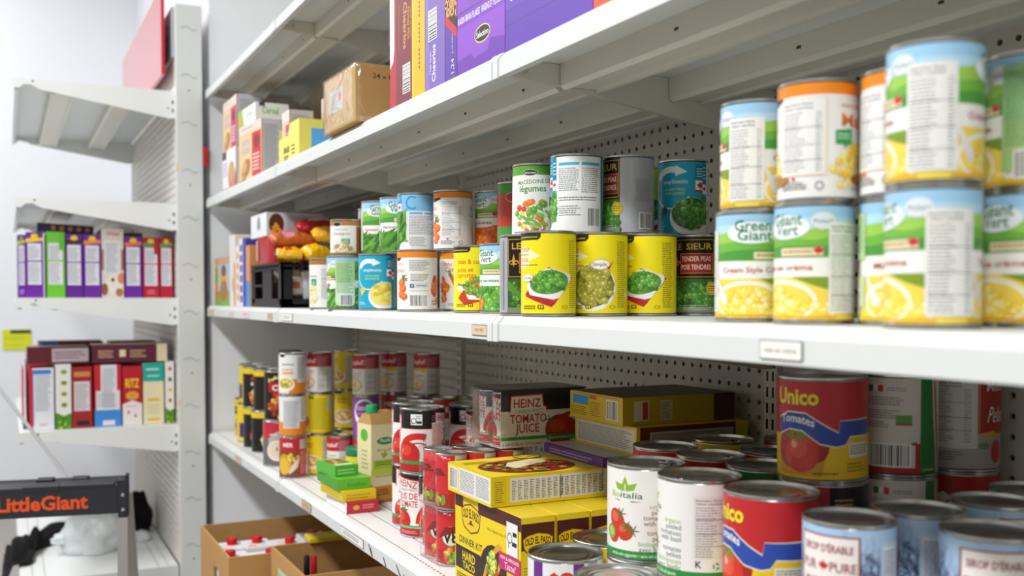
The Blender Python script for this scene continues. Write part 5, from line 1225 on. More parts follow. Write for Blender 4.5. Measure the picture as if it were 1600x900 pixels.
def bag(name, label, pos, L, Wd, H, cols, rz=0., tilt=0., seed=1, group='packets in and on the black crate', pr=None):
    b = MB(); nx, ny = 26, 14; rn = random.Random(seed); off = Vector((seed * 3.1, seed * 1.7, 0)); V = {}
    def P(i, j, s):
        u, v_ = 2 * i / nx - 1, 2 * j / ny - 1
        e = max(0, 1 - abs(u) ** 4) ** .6 * max(0, 1 - v_ * v_) ** .5
        n = noise.noise(Vector((u * 2.4, v_ * 2, s)) + off) * .35 + noise.noise(Vector((u * 7, v_ * 4, s)) + off) * .16
        pin = 1 - .10 * abs(u) ** 3 * (1 + .5 * sin(v_ * 9 + seed))
        return (u * L / 2, v_ * Wd / 2 * pin, s * H / 2 * e * (1 + n))
    for s in (1, -1):
        for i in range(nx):
            for j in range(ny):
                u, v_ = (2 * i + 1) / nx - 1, (2 * j + 1) / ny - 1
                c = cols(u, v_, s, rn); q = [P(i, j, s), P(i + 1, j, s), P(i + 1, j + 1, s), P(i, j + 1, s)]
                n0 = len(b.v)
                for p in q:
                    k = tuple(round(x, 6) for x in p)
                    if k not in V: V[k] = len(b.v); b.v.append(p)
                ids = [V[tuple(round(x, 6) for x in p)] for p in q]
                if len(set(ids)) < 3: continue
                b.f.append(tuple(ids if s > 0 else ids[::-1])); b.c.append(lin(c))
    o = b.obj(name, M['foil'], None, 180); o.location = pos; o.rotation_euler = (tilt, 0, rz); tag(o, label, 'bag', group); return o
def patch(c, c2, u0, u1, v0, v1, c3=None): return lambda u, v_, s, rn: c2 if (u0 < u < u1 and v0 < v_ < v1) else (c3 if c3 and abs(u) > .86 else c)
zc = zm + CH
# packets standing in the crate
bag('snack_packet', 'white and orange packet tucked upright inside the black crate', (.655, 2.503, zm + .054), .060, .050, .014, patch('#e4e2e0', '#d8702a', -.5, .5, -.3, .5), rz=.25, tilt=1.35, seed=2)
bag('snack_packet', 'silver and black packet leaning inside the black crate', (.715, 2.50, zm + .055), .085, .08, .016, patch('#cfd2d6', '#2a2a2c', -.3, .2, -.6, .6), rz=.15, tilt=1.4, seed=3)
carton('soup_packet', 'packet', 'white and tan packet standing behind the left window of the crate', .622, 2.648, zm + .0055, .03, .035, .100, '#d9d4cc', None)
carton('tea_box', 'packet', 'dark plum box in the bottom of the black crate', .622, 2.595, zm + .0055, .08, .048, .058, '#4a3440', None)
carton('filler_box', 'box', 'brown box filling the back of the black crate', .68, 2.54, zm + .0055, .15, .22, .098, '#7a5a3c', None)
# on the crate
def tub():
    b = MB(); n = 28; V = []; 
    for z_, s_ in ((0, .93), (.008, .96), (.07, 1.0), (.074, 1.0)):
        for i in range(n):
            a = 2 * pi * i / n; cx, sx = cos(a), sin(a); q = 6.; rr = (abs(cx) ** q + abs(sx) ** q) ** (-1 / q); V.append((.055 * s_ * rr * cx, .085 * s_ * rr * sx, z_))
    F = []
    for k in range(3): F += [(k * n + i, k * n + (i + 1) % n, (k + 1) * n + (i + 1) % n, (k + 1) * n + i) for i in range(n)]
    F += [tuple(range(n))[::-1], tuple(range(3 * n, 4 * n))]; b.add(V, F); return b
o = tub().obj('red_tub', mat('red_translucent_plastic', '#b5232b', .2), None, 40); o.location = (.672, 2.685, zc + .001); tag(o, 'red plastic tub standing on the black crate under the white pasta box', 'tub')
b = MB(); b.box(-.0572, -.0560, .045, .062, .012, .066, lin('#d89a9a')); b.obj('label_strip', M['box'], o)
def pasta(W, H): a = Art(); a.rect(0, 0, W, H, '#cfcdd2'); a.rect(0, 0, 4, H, '#e2e0e2'); a.ell(26, H * .5, 20, H * .46, '#5a2a1c'); a.heap(26, H * .3, 15, 13, ['#e0a030', '#d8902a'], 20, 5); a.fine(54, 6, W - 8, H - 6, '#8f8f96', 3.2, .4, .2); return a
def pasta_l(W, H): a = Art(); a.rect(0, 0, W, H, '#e6e8ec'); a.rect(W * .4, H * .3, W * .6, H * .8, '#b4b8bc'); a.bars(W * .45, H * .4, W * .62, H * .9, True, False); a.rect(0, H * .26, W, H * .275, '#c4c6ca'); return a
carton('pasta_box', 'box', 'white pasta box lying on the red tub above the black crate', .618, 2.637, zc + .0755, .155, .185, .062, '#e2e4e8', pasta_l(185, 62), pasta(155, 62))
bag('noodle_bag', 'orange-brown bag with a pink label lying on the crate', (.668, 2.552, zc + .062), .125, .060, .036, patch('#c0632a', '#e48a9a', -.55, -.05, -.6, .1), rz=.10, tilt=.35, seed=5)
bag('noodle_bag', 'yellow bag with a dark end at the left front of the crate', (.642, 2.499, zc + .021), .074, .058, .036, patch('#f0b51a', '#c8402a', -.3, .2, -.6, -.1, '#2c1d14'), rz=-.2, tilt=.2, seed=6)
bag('noodle_bag', 'crumpled yellow bag in the middle of the crate top', (.708, 2.487, zc + .024), .075, .060, .044, patch('#f2b714', '#f6d24a', .1, .6, -.4, .3), rz=.35, tilt=.2, seed=7)
bag('noodle_bag', 'yellow bag with a red top lying at the right of the crate', (.754, 2.482, zc + .074), .115, .060, .040, patch('#f0b21c', '#c82a20', -.3, .3, .3, 1.), rz=-.12, tilt=.3, seed=8)
bag('noodle_bag', 'bright green bag under the yellow bag with a red top', (.792, 2.488, zc + .019), .10, .060, .030, patch('#58b81c', '#d8501c', .25, .5, -.2, .4), rz=-.18, tilt=.2, seed=9)
bag('noodle_bag', 'red bag with a cream and yellow top above the orange-brown bag', (.742, 2.576, zc + .098), .125, .060, .040, patch('#b81a24', '#e8cf8a', -.5, .4, -.1, .9), rz=-.08, tilt=.2, seed=10)
bag('noodle_bag', 'white and green bag behind the yellow bag with a red top', (.835, 2.545, zc + .075), .085, .060, .042, patch('#d8dcd4', '#54b02a', -.9, -.1, -.2, 1.), rz=-.3, tilt=.4, seed=11)
carton('filler_box', 'box', 'brown card box beneath the white and green bag', .80, 2.535, zm + .0055 + .099, .05, .06, .055, '#8a6a44', None)

# ---- fourth row: bouillon, broth, juice packs, taco kits
def txtbox(W, H, bg, bits): 
    a = Art(); a.rect(0, 0, W, H, bg)
    for f in bits: f(a, W, H)
    return a
GB2 = 'bouillon boxes stacked on the fourth shelf'
def gold_print(c): return lambda a, W, H: (a.fine(W * .1, H * .2, W * .9, H * .8, c, H * .3, .5, .2))
zq = zl
rb = carton('bouillon_box', 'box', 'red and white bouillon box at the bottom of the small stack', .616, 1.952, zq, .068, .142, .0225, '#b81f35', txtbox(142, 22.5, '#f0e8e6', []), txtbox(68, 22.5, '#c4213a', [lambda a, W, H: (a.ell(W * .3, H * .5, 7, 5, '#e0b03a'), a.fine(W * .5, 5, W * .9, H - 4, '#e8a0a4', 5, .5))]), group=GB2)
carton('bouillon_box', 'box', 'yellow bouillon box on the red one', .612, 1.962, zq + .0231, .072, .140, .0215, '#e6cc1c', txtbox(140, 21, '#dcc41c', [gold_print('#b89a14')]), txtbox(72, 21, '#ecd220', [gold_print('#b8a014')]), group=GB2, rz=radians(3))
carton('bouillon_box', 'box', 'large green bouillon box on the yellow one', .606, 1.975, zq + .0452, .070, .138, .0225, '#5fb82c', txtbox(138, 22, '#4aa024', []), txtbox(70, 22, '#66c030', [lambda a, W, H: a.text('bouillon', W * .55, 6, 9, '#2f7a1c', bold=.0, shear=.2)]), group=GB2, rz=radians(2))
carton('bouillon_box', 'box', 'small green bouillon box with a printed top, topmost of the stack', .609, 2.005, zq + .0683, .052, .095, .022, '#6cc44a', txtbox(95, 22, '#58b43a', []), txtbox(52, 22, '#5cb83a', [gold_print('#b8e8a0')]), txtbox(52, 95, '#6cc44a', [lambda a, W, H: (a.rect(6, 30, 46, 80, '#8a3a20'), a.heap(26, 55, 16, 18, ['#c8702a', '#5f8a2a', '#e8d8a0'], 18, 6), a.rect(6, 8, 46, 22, '#d8ecc8'))]), group=GB2, rz=radians(8))
r = bpy.data.objects.new('bouillon_jar', None); COL.objects.link(r); r.location = (*at(560, 2.24, -.4), zl); tag(r, 'small yellow bouillon jar with a green lid behind the bouillon boxes', 'jar')
b = MB(); b.lathe([(.0003, 0), (.0265, 0), (.028, .002), (.028, .086), (.026, .09)], 32, lin('#e2c41a')); b.lathe([(.0282, .052), (.0282, .054)], 32, lin('#b08a14')); b.obj('jar_body', M['box'], r, 40)
b = MB(); b.lathe([(.0003, .105), (.027, .105), (.0285, .103), (.0285, .087), (.026, .087)], 32); b.obj('jar_lid', mat('dark_green_lid', '#0f7a50', .35), r, 40)
# broth carton
def broth(W, H, side=False):
    a = Art(); a.rect(0, 0, W, H, '#e6d9a8'); a.rect(0, 0, W, H * .22, '#dd9a1c'); a.rect(0, H * .22, W, H * .30, '#e8dcae')
    if not side:
        a.rect(0, 0, W, 8, '#a0702a'); a.oval(W * .52, H * .79, W * .32, H * .05, '#3c8a3a', '#f0ead0', 1.2); a.text('Pacific', W * .52, H * .775, 8, '#f0f4e4', bold=.01, w=W * .4, shear=.2); a.text('BOUILLON', W * .5, H * .66, 6, '#7a7046', bold=.0, w=W * .55)
        a.ell(W * .5, H * .60, 8, 3, '#8ab83a', .6); a.ell(W * .42, H * .615, 6, 2.6, '#8ab83a', -.6); a.ell(W * .5, H * .63, 3, 6, '#8ab83a'); a.rect(4, H * .44, W - 3, H * .55, '#a8c53c'); a.rect(0, H * .36, W, H * .44, '#c6d24a'); a.fine(10, H * .46, W - 10, H * .54, '#5f7a1c', 5, .5, .2); a.fine(8, H * .32, W - 8, H * .36, '#8a7a4a', 4, .5); a.rect(8, H * .06, W * .75, H * .2, '#c8801c'); a.fine(12, H * .08, W * .7, H * .19, '#5a3a10', 5, .5)
    else: a.rect(0, 0, W, H * .36, '#dda02a'); a.ell(W * .5, H * .86, W * .26, H * .08, '#5fae2f'); a.fine(W * .3, H * .42, W * .8, H * .7, '#a89a6a', 9, .4, .3)
    return a
r = bpy.data.objects.new('broth_carton', None); COL.objects.link(r); r.location = (.694, 2.024, zl); r.rotation_euler = (0, 0, radians(10)); tag(r, 'tall cream and green broth carton with a green screw cap', 'carton')
b = MB(); b.box(0, .066, 0, .062, 0, .170, lin('#e6d9a8'), b=.001); onface(b, broth(66, 169), (0, 0, 0), (1, 0, 0), (0, 0, 1)); onface(b, broth(62, 169, True), (0, .062, 0), (0, -1, 0), (0, 0, 1))
K_ = lin('#b98f52'); b.add([(0, 0, .170), (.066, 0, .170), (.066, .062, .170), (0, .062, .170), (.004, .014, .191), (.062, .016, .197), (.062, .046, .197), (.004, .046, .191)], [(0, 1, 5, 4), (1, 2, 6, 5), (2, 3, 7, 6), (3, 0, 4, 7), (4, 5, 6, 7)], K_)
a = Art(); a.ell(40, 11, 7.5, 7.5, '#3a3a36'); a.ell(40, 11, 6, 6, '#e0dccc'); a.text('A', 40, 8, 6, '#3a3a36', bold=.01); U_ = Vector((1, 0, 0)); V_ = Vector((0, .016, .024)).normalized(); onface(b, a, (0, 0.0004, .1702), U_, V_, .0003)
b.obj('carton_body', M['box'], r)
b = MB(); b.lathe([(.0003, .017), (.0118, .017), (.0125, .016), (.0125, .001), (.0135, 0), (.0003, 0)], 24, T=Matrix.Translation((.018, .030, .193))); b.obj('screw_cap', M['green_plastic'], r, 40)

# vegetable juice six-packs: small red cans under clear film
def v8():
    W = 2 * pi * 25.6; H = 86; a = base(W, H, '#d8222e'); a.rect(-50, 0, 30, 22, '#b81c26')
    a.ell(-20, H * .52, 15, 17, '#eceae4'); a.text('V8', -21, H * .40, 20, '#1c1a1a', bold=.05, w=26); a.ring(-20, H * .52, 15, 16.5, '#2f8a3c')
    a.heap(-14, 13, 24, 10, ['#e88a2a', '#7fae3a', '#d83a2a', '#e8b85a', '#4f8a2c'], 22, 5); a.pods(0, 14, 18, 8, ['#8fbf3a', '#6fae2f'], 6, 9, 3, 1.3)
    a.poly([(-46, 40), (-30, 60), (10, 64), (20, 52), (-20, 50)], '#8a141c'); a.rect(34, 0, 66, H, '#e6d8d4'); a.bars(38, 6, 62, 40, True, False); a.fine(37, 46, 64, 80, '#8a3038', 2.6, .45); a.rect(70, 20, 80, 60, '#8a1a20'); return a
ARTS['v8'] = v8; VC = (.0256, .092)
def six_pack(lab, x, y, z, u):
    r = bpy.data.objects.new('juice_pack', None); COL.objects.link(r); r.location = (x, y, z); tag(r, lab, 'pack', 'red vegetable juice packs')
    ms = can_meshes(*VC); lm = label_mesh('v8', v8, *VC)
    for i in range(3):
        for j in range(2):
            q = link('juice_can', ms[0], r, (.028 + .0535 * i, .028 + .0535 * j, 0)); rz = -.32 - (u if j == 0 else u - 1.) / 25.6
            q.rotation_euler = (0, 0, rz); link('lid', ms[1], q); link('paper_label', lm, q)
    bm = bmesh.new(); bmesh.ops.create_cube(bm, size=1); bmesh.ops.bevel(bm, geom=[e for e in bm.edges if abs(e.verts[0].co.z - e.verts[1].co.z) > .5], offset=.16, segments=5, affect='EDGES', profile=.5)
    bmesh.ops.subdivide_edges(bm, edges=bm.edges, cuts=5, use_grid_fill=True)
    for q in bm.verts:
        p = Vector((.0815 + q.co.x * .168, .0548 + q.co.y * .1145, .0468 + q.co.z * .0925)); n = noise.noise(p * 55 + Vector((u, 0, 0))) * .0008
        if q.co.z > .48 : n += noise.noise(p * 90) * .0012
        q.co = p + (p - Vector((.08, .055, .047))).normalized() * n
        q.co.z = max(q.co.z, .0006); 
    b = MB(); b.bm(bm); b.obj('shrink_film', M['film'], r, 180); return r
six_pack('film-wrapped pack of red vegetable juice cans standing on the shelf', .632, 1.488, zl, -16)
six_pack('film-wrapped pack of red vegetable juice cans stacked on another pack', .628, 1.482, zl + .0942, 30)

# tomato juice cardboard sleeve
def sleeve(W, H):
    a = Art(); a.rect(0, 0, W, H, '#e6e2da'); a.rect(0, H * .64, W, H, '#14120f'); a.rect(0, H * .13, W, H * .19, '#2d9a4c'); RD = '#b8222a'
    a.poly([(16, H * .62), (18, H * .92), (80, H * .94), (82, H * .74), (88, H * .70), (88, H * .62)], RD); a.poly([(18, H * .60), (20, H * .895), (78, H * .91), (80, H * .72), (86, H * .68), (86, H * .60)], '#ebe8e2')
    a.text('HEINZ', 50, H * .70, 15, RD, bold=.03, w=52); a.text('CANADA FANCY', 54, H * .60, 7, '#2d9a4c', bold=.01, w=54); a.text('TOMATO', 52, H * .43, 15, RD, bold=.035, w=70); a.text('JUICE', 50, H * .26, 15, RD, bold=.035, w=46)
    a.ell(114, H * .28, 30, 26, '#a81e1c'); a.ell(132, H * .34, 24, 24, '#b82a22'); a.ell(108, H * .34, 16, 12, '#c8402e'); a.poly([(W, H * .62), (W, H * .34), (130, H * .50), (140, H * .60)], '#e9e6e0')
    for k in range(6): a.ell(96 + 8 * cos(k), H * .46 + 3 * sin(k), 7, 1.2, '#2d6a2c', k, 6)
    a.rect(88, H * .10, W, H * .19, '#2d9a4c'); a.text('Made from Ontario Tomatoes', 122, H * .125, 3.6, '#e8f4e8', w=60); a.text('6 CANS-156 mL  5.5 fl oz each', 3, H * .04, 5, '#3a3630', 'l', .01, w=74); a.ring(5, H * .23, 3, 3.8, '#444', sq=.6); return a
r = bpy.data.objects.new('juice_sleeve', None); COL.objects.link(r); r.location = (.735, 1.4835, zl + .1892); tag(r, 'black and white cardboard six-pack of tomato juice on the red packs', 'pack')
b = MB(); K1 = lin('#15130f'); KW = lin('#cfc6b4')
b.box(.0, .163, 0, .0012, .0, .096, KW); b.box(0, .163, .111, .1122, 0, .096, KW); b.box(0, .163, 0.0012, .111, 0, .0008, KW); b.box(-.004, .167, 0, .1122, .096, .0972, K1)
onface(b, sleeve(163, 96), (0, 0, 0), (1, 0, 0), (0, 0, 1))
a = Art(); a.rect(0, 0, 163, 112, '#17150f'); a.rect(14, 14, 74, 98, '#5a5a58'); a.rect(88, 14, 150, 98, '#4a4a48'); a.fine(20, 30, 70, 90, '#8a8a86', 8, .4); onface(b, a, (0, 0, .0972), (1, 0, 0), (0, 1, 0))
b.obj('card_sleeve', M['box'], r)
ARTS['juice_s'] = lambda: tomato_juice(25.6, 84) ; ms = can_meshes(*VC); lm = label_mesh('juice_s', lambda: tomato_juice(26, 84), *VC)
for i in range(3):
    for j in range(2):
        q = link('juice_can', ms[0], r, (.0275 + .0538 * i, .0288 + .0545 * j, .0012)); q.rotation_euler = (0, 0, -pi / 2 + 2.6 - (.4 if j else 0)); link('lid', ms[1], q); link('paper_label', lm, q)
bm = bmesh.new(); bmesh.ops.create_cube(bm, size=1); bmesh.ops.subdivide_edges(bm, edges=bm.edges, cuts=6, use_grid_fill=True)
for q in bm.verts:
    p = Vector((.0815 + q.co.x * .170, .0561 + q.co.y * .1142, .0492 + q.co.z * .0976)); n = abs(noise.noise(p * 50)) * .0025
    q.co = p + Vector((q.co.x, 0, 0)) * (n * 2.2 if abs(q.co.x) > .49 else 0) + Vector((0, 0, n if q.co.z > .49 else 0))
b = MB(); b.bm(bm); b.obj('shrink_film', M['film'], r, 180)

# taco kits
RUG = ['#5a1c16', '#3a120f', '#7a2a1c']
def weave(a, x0, y0, x1, y1, c0='#5a1f18', c1='#2c0f0c', c2='#8a3420'):
    a.rect(x0, y0, x1, y1, c0); q = []; q2 = []; y = y0; k = 0
    while y < y1 - 1:
        x = x0 + (k % 2) * 2
        while x < x1 - 2: q.append([(x, y), (min(x + 2.4, x1), y + .6), (min(x + 2.4, x1), min(y + 2.0, y1)), (x, min(y + 1.4, y1))]); x += 4
        y += 2.4; k += 1
    a.polys(q, c1); return a
def crest(a, x, y, k, shadow=True):
    a.poly([(x - 30 * k, y + 10 * k), (x - 20 * k, y + 16 * k), (x, y + 20 * k), (x + 20 * k, y + 16 * k), (x + 30 * k, y + 10 * k), (x + 28 * k, y - 6 * k), (x + 22 * k, y - 14 * k), (x, y - 20 * k), (x - 22 * k, y - 14 * k), (x - 28 * k, y - 6 * k)], '#5a3a14')
    a.poly([(x - 28 * k, y + 9 * k), (x - 19 * k, y + 14.5 * k), (x, y + 18 * k), (x + 19 * k, y + 14.5 * k), (x + 28 * k, y + 9 * k), (x + 26 * k, y - 5 * k), (x + 20 * k, y - 12.5 * k), (x, y - 18 * k), (x - 20 * k, y - 12.5 * k), (x - 26 * k, y - 5 * k)], '#ecc81c')
    a.text('OLD EL PASO', x, y - 2 * k, 12 * k, '#3a2210', bold=.05, w=50 * k, arch=3 * k); a.poly([(x - 12 * k, y - 8 * k), (x - 4 * k, y - 6 * k), (x - 2 * k, y - 2 * k), (x + 3 * k, y - 2 * k), (x + 5 * k, y - 6 * k), (x + 12 * k, y - 8 * k)], '#7a2a14')
def taco_front(W=222, H=141):
    a = Art(); a.rect(0, 0, W, H, '#ecd018'); weave(a, 0, H - 24, 30, H); weave(a, 84, H - 22, W, H); a.poly([(0, H - 22), (W, H - 20), (W, H - 30), (0, H - 26)], '#ecd018'); crest(a, 58, H - 34, 1.15); a.text('the original since 1938', 150, H - 38, 5, '#5a4410', bold=.0, w=70)
    a.text('DINNER KIT', 16, H - 76, 11, '#2c2010', 'l', .02, w=82); a.rect(2, 24, 92, H - 82, '#33201a'); a.text('HARD', 50, 40, 14, '#ecd018', bold=.04, w=46); a.text('TACO', 50, 23 if False else 27, 11, '#ecd018', bold=.04, w=44)
    a.ell(134, 44, 46, 40, '#3c2016', .3); a.poly([(96, 0), (100, 30), (116, 62), (150, 90), (164, 88), (166, 70), (150, 40), (120, 6), (112, 0)], '#d8a42c'); a.poly([(104, 0), (108, 30), (124, 58), (152, 80), (158, 72), (140, 36), (120, 4)], '#5a2c18')
    a.heap(132, 44, 17, 30, ['#7fae3a', '#5f9a2a', '#c83a24', '#a8cc5a', '#f0d860', '#6a3018'], 70, 5); a.poly([(118, 0), (132, 18), (160, 34), (196, 36), (204, 20), (200, 0)], '#e2b23a'); a.poly([(126, 0), (142, 16), (166, 26), (188, 26), (190, 0)], '#eccb62'); a.heap(204, 12, 12, 14, ['#c83a24', '#7fae3a', '#5a2c18', '#e0a030'], 16, 5)
    a.rect(156, 58, W, 82, '#c42a6c'); a.text('NEW & IMPROVED', 189, 73, 5, '#f6e6ee', bold=.02, w=58); a.text('Taste!', 189, 61, 10, '#f6e6ee', bold=.01, w=34, shear=.2)
    a.rect(180, H - 58, 214, H - 12, '#eeece8'); a.ring(190, H - 34, 6, 7.6, '#222'); a.rect(186, H - 48, 188, H - 40, '#222'); a.rect(199, H - 30, 211, H - 24, '#222'); a.rect(197, H - 44, 211, H - 38, '#222'); a.fine(8, 6, 70, 20, '#6a5a14', 4, .5); return a
def taco_end(W=52, H=141):
    a = Art(); a.rect(0, 0, W, H, '#e2c61c'); a.rect(0, H - 9, W, H, '#ecd224'); weave(a, 0, H - 46, W, H - 9); a.rect(0, H - 54, W, H - 46, '#e2c61c'); crest(a, W / 2, H - 38, .82); a.fine(4, 40, W - 4, 74, '#8a781c', 4, .4); a.rect(3, 4, W - 3, 34, '#d9d4b4'); return a
GT2 = 'taco dinner kits on the fourth shelf'
for i in range(5):
    lab = ('yellow hard taco dinner kit with its front to the aisle, first of the standing kits', 'yellow taco dinner kit standing second in the row', 'yellow taco dinner kit standing third, its end half hidden by the organic can', 'yellow taco dinner kit standing fourth, hidden under the purple box', 'yellow taco dinner kit standing last, hidden under the purple box')[i]
    carton('taco_kit', 'box', lab, .6225 + .0558 * i, 1.194, zl, .0545, .222, .1405, '#e2c61c', taco_front() if i == 0 else None, taco_end(), group=GT2)
def taco_side(W=155, H=44):
    a = Art(); a.rect(0, 0, W, H, '#ecd018'); a.bars(8, 7, 36, H - 7); a.rect(42, 4, W - 3, H - 3, '#e6e4e0'); a.fine(45, 6, W * .64, H - 5, '#55524c', 2.2, .42, .1); a.fine(W * .67, 6, W - 6, H - 5, '#55524c', 2.2, .42, .1); return a
def taco_long(W=185, H=44):
    a = Art(); a.rect(0, 0, W, H, '#e6cc1a'); a.rect(2, 2, 24, H - 2, '#dcc218'); a.fine(6, 6, 20, H - 6, '#7a6a1c', 3.2, .4)
    a.rect(30, 5, W - 33, H - 4, '#dfddd8'); 
    for k in range(int((W - 65) / 9.8)): a.fine(33 + k * 9.8, 7, 40 + k * 9.8, H - 7, '#4a4844', 2.4, .45, .3)
    a.text('Nutrition Facts', W - 38, 10, 4.6, '#222', 'l', .02, rot=pi / 2, w=30); a.text('Valeur nutritive', W * .52, 8, 4, '#222', 'l', .02, rot=pi / 2, w=28); a.rect(W * .5, 5, W * .5 + 1, H - 4, '#222'); weave(a, W - 30, 0, W, H); return a
def taco_top(W=185, H=155):
    a = Art(); a.rect(0, 0, W, H, '#ecd018'); k_ = W / 185; a.ell(92, 66, 78, 60, '#7a3018', 0, 30); a.heap(92, 66, 66, 48, ['#a83c1c', '#5a2c14', '#c8641c', '#e0a83a', '#6f8a2a', '#8a2c14'], 120, 6); a.poly([(62, 44), (58, 70), (74, 96), (120, 112), (140, 100), (134, 80), (100, 66)], '#e6d8b0'); a.poly([(98, 66), (134, 80), (142, 98), (120, 96), (96, 84)], '#cdb888'); crest(a, 130, 136, .8); a.fine(8, 104, 56, 128, '#3a2210', 9, .45); weave(a, W - 24, 0, W, H); return a
zk = zl + .1415
carton('taco_kit', 'box', 'yellow soft taco kit lying flat on the standing taco kits', .614, 1.270, zk, .226, .155, .0435, '#ecd018', taco_side(), taco_long(226), taco_top(226), group=GT2)
carton('tea_box', 'box', 'flat purple box under the two stacked yellow boxes', .796, 1.262, zk + .0441, .25, .182, .0152, '#6a3a94', txtbox(182, 15, '#5a2a84', [gold_print('#b49ac4')]), txtbox(250, 15, '#6a3a94', []), txtbox(250, 182, '#c4bcc8', [lambda a, W, H: a.rect(0, 0, 5, H, '#5a2a88')]), group=GT2)
carton('taco_kit', 'box', 'yellow kit lying hidden behind the flat soft taco kit, under the purple box', .843, 1.265, zk, .20, .165, .0435, '#d8bc1c', group=GT2)
def whitetext(W, H): a = Art(); a.rect(0, 0, W, H, '#e2c61c'); a.rect(5, 4, W - 6, H - 4, '#dedbd4'); a.fine(9, 7, W - 10, H - 7, '#6a665e', 2.6, .42, .15); return a
def tlong2(W, H): a = Art(); a.rect(0, 0, W, H, '#5a241a'); a.rect(0, 0, 6, H, '#d8be1c'); a.rect(24, 5, W - 30, H - 8, '#a9a49c'); a.fine(28, 7, W - 34, H - 10, '#55524c', 2.8, .42); a.rect(W - 26, 0, W, H, '#cdb41c'); return a
carton('taco_kit', 'box', 'yellow box with a white ingredient panel, lower of the two flat boxes by the back', .850, 1.252, zk + .0592, .215, .182, .0435, '#e2c61c', whitetext(182, 43), tlong2(215, 43), group=GT2)
def yl(W, H): a = Art(); a.rect(0, 0, W, H, '#d8bc1c'); a.rect(8, H - 20, 58, H - 5, '#3f9cd8'); a.fine(4, 4, 56, H - 22, '#6a5a14', 3, .42); a.rect(60, H - 9, 82, H - 4, '#c8502a'); a.fine(62, 6, 98, H - 12, '#7a681c', 3, .42); a.bars(112, 7, 142, H - 8); a.fine(8, H - 4, W - 10, H - 1, '#8a3a20', 2, .5); return a
def yn(W, H): a = Art(); a.rect(0, 0, W, H, '#b39c1c'); a.rect(20, 6, 48, H - 6, '#c9c2a8'); a.rect(36, 8, 46, H - 8, '#b03a24'); a.rect(70, 6, 92, H - 6, '#c4bd98'); a.fine(72, 8, 90, H - 8, '#6a665a', 3, .4); weave(a, W - 42, 0, W, H); return a
def yt(W, H): a = Art(); weave(a, 0, 0, W, H, '#4a2018', '#2a100c'); return a
carton('taco_kit', 'box', 'yellow box with a blue patch and barcode, topmost of the flat boxes', .838, 1.272, zk + .1033, .215, .158, .0435, '#c8ae1c', yl(158, 43), yn(215, 43), yt(215, 158), group=GT2)

# small black lumps wedged between the big cans
b = MB(); bm = bmesh.new(); bmesh.ops.create_icosphere(bm, subdivisions=3, radius=1)
for q in bm.verts: q.co = Vector((q.co.x * .017, q.co.y * .014, q.co.z * .0225)) * (1 + .14 * noise.noise(q.co * 1.8))
b.bm(bm); bm = bmesh.new(); bmesh.ops.create_icosphere(bm, subdivisions=3, radius=1)
for q in bm.verts: q.co = Vector((.033 + q.co.x * .021 + q.co.z * .006, -.006 + q.co.y * .013, -.012 + q.co.z * .013)) * (1 + .1 * noise.noise(q.co * 2.2))
b.bm(bm); b.tube([(.004, -.018, -.03), (.006, -.02, -.012), (.012, -.019, -.008)], .0009, 8)
o = b.obj('black_clip', mat('black_rubber', '#0b0b0c', .38), None, 60); o.location = (.934, .748, T1 + .145 - .108 - .015); tag(o, 'small rounded black clip lying between the big cans and the syrup cans', 'clip')

# ------------------------------------------------------------------ left unit: boxes
GL = 'boxes on the third shelf of the left unit'
def spine(W, H, c, top='#e8b01c', band='#e8702a', white=True, foot=None, flag=None):
    a = Art(); a.rect(0, 0, W, H, c)
    if band: a.poly([(0, H * .84), (W, H * .87), (W, H * .92), (0, H * .9)], band)
    if top: a.ell(W * .5, H * .94, W * .2, H * .04, top); a.rect(W * .3, H * .91, W * .7, H * .95, top)
    if white: a.rect(W * .1, H * .20, W * .88, H * .83, '#dcdde4'); a.fine(W * .16, H * .22, W * .8, H * .54, '#8c8f98', 5, .45, .3); a.fine(W * .16, H * .58, W * .8, H * .8, '#8c8f98', 5, .45, .3); a.rect(W * .1, H * .55, W * .88, H * .57, c)
    if foot: a.fine(W * .25, H * .05, W * .8, H * .14, foot, 5, .5, .2)
    if flag: a.rect(W * .68, H * .72, W, H, flag)
    return a
def vital(W, H):
    a = Art(); a.rect(0, 0, W, H, '#d9cfc4'); a.text('Vital', W * .5, H * .90, H * .06, '#c04a54', bold=.02, w=W * .6, shear=.2); a.rect(W * .12, H * .34, W * .84, H * .82, '#dadbe2'); a.fine(W * .18, H * .36, W * .8, H * .8, '#9094a0', 5, .45, .3); a.rect(0, H * .4, W * .1, H * .7, '#a87434'); a.rect(W * .88, H * .4, W, H * .7, '#a87434')
    a.ell(W * .55, H * .2, W * .4, H * .14, '#e8dfd0'); a.ell(W * .9, H * .28, W * .18, H * .08, '#d88a5a'); a.ell(W * .12, H * .12, W * .16, H * .09, '#8a5a34'); a.ell(W * .8, H * .08, W * .18, H * .06, '#a8743e'); a.ell(W * .5, H * .26, W * .08, H * .03, '#5a2a24'); return a
YN = 3.425
zt = LZ[2] + .0004
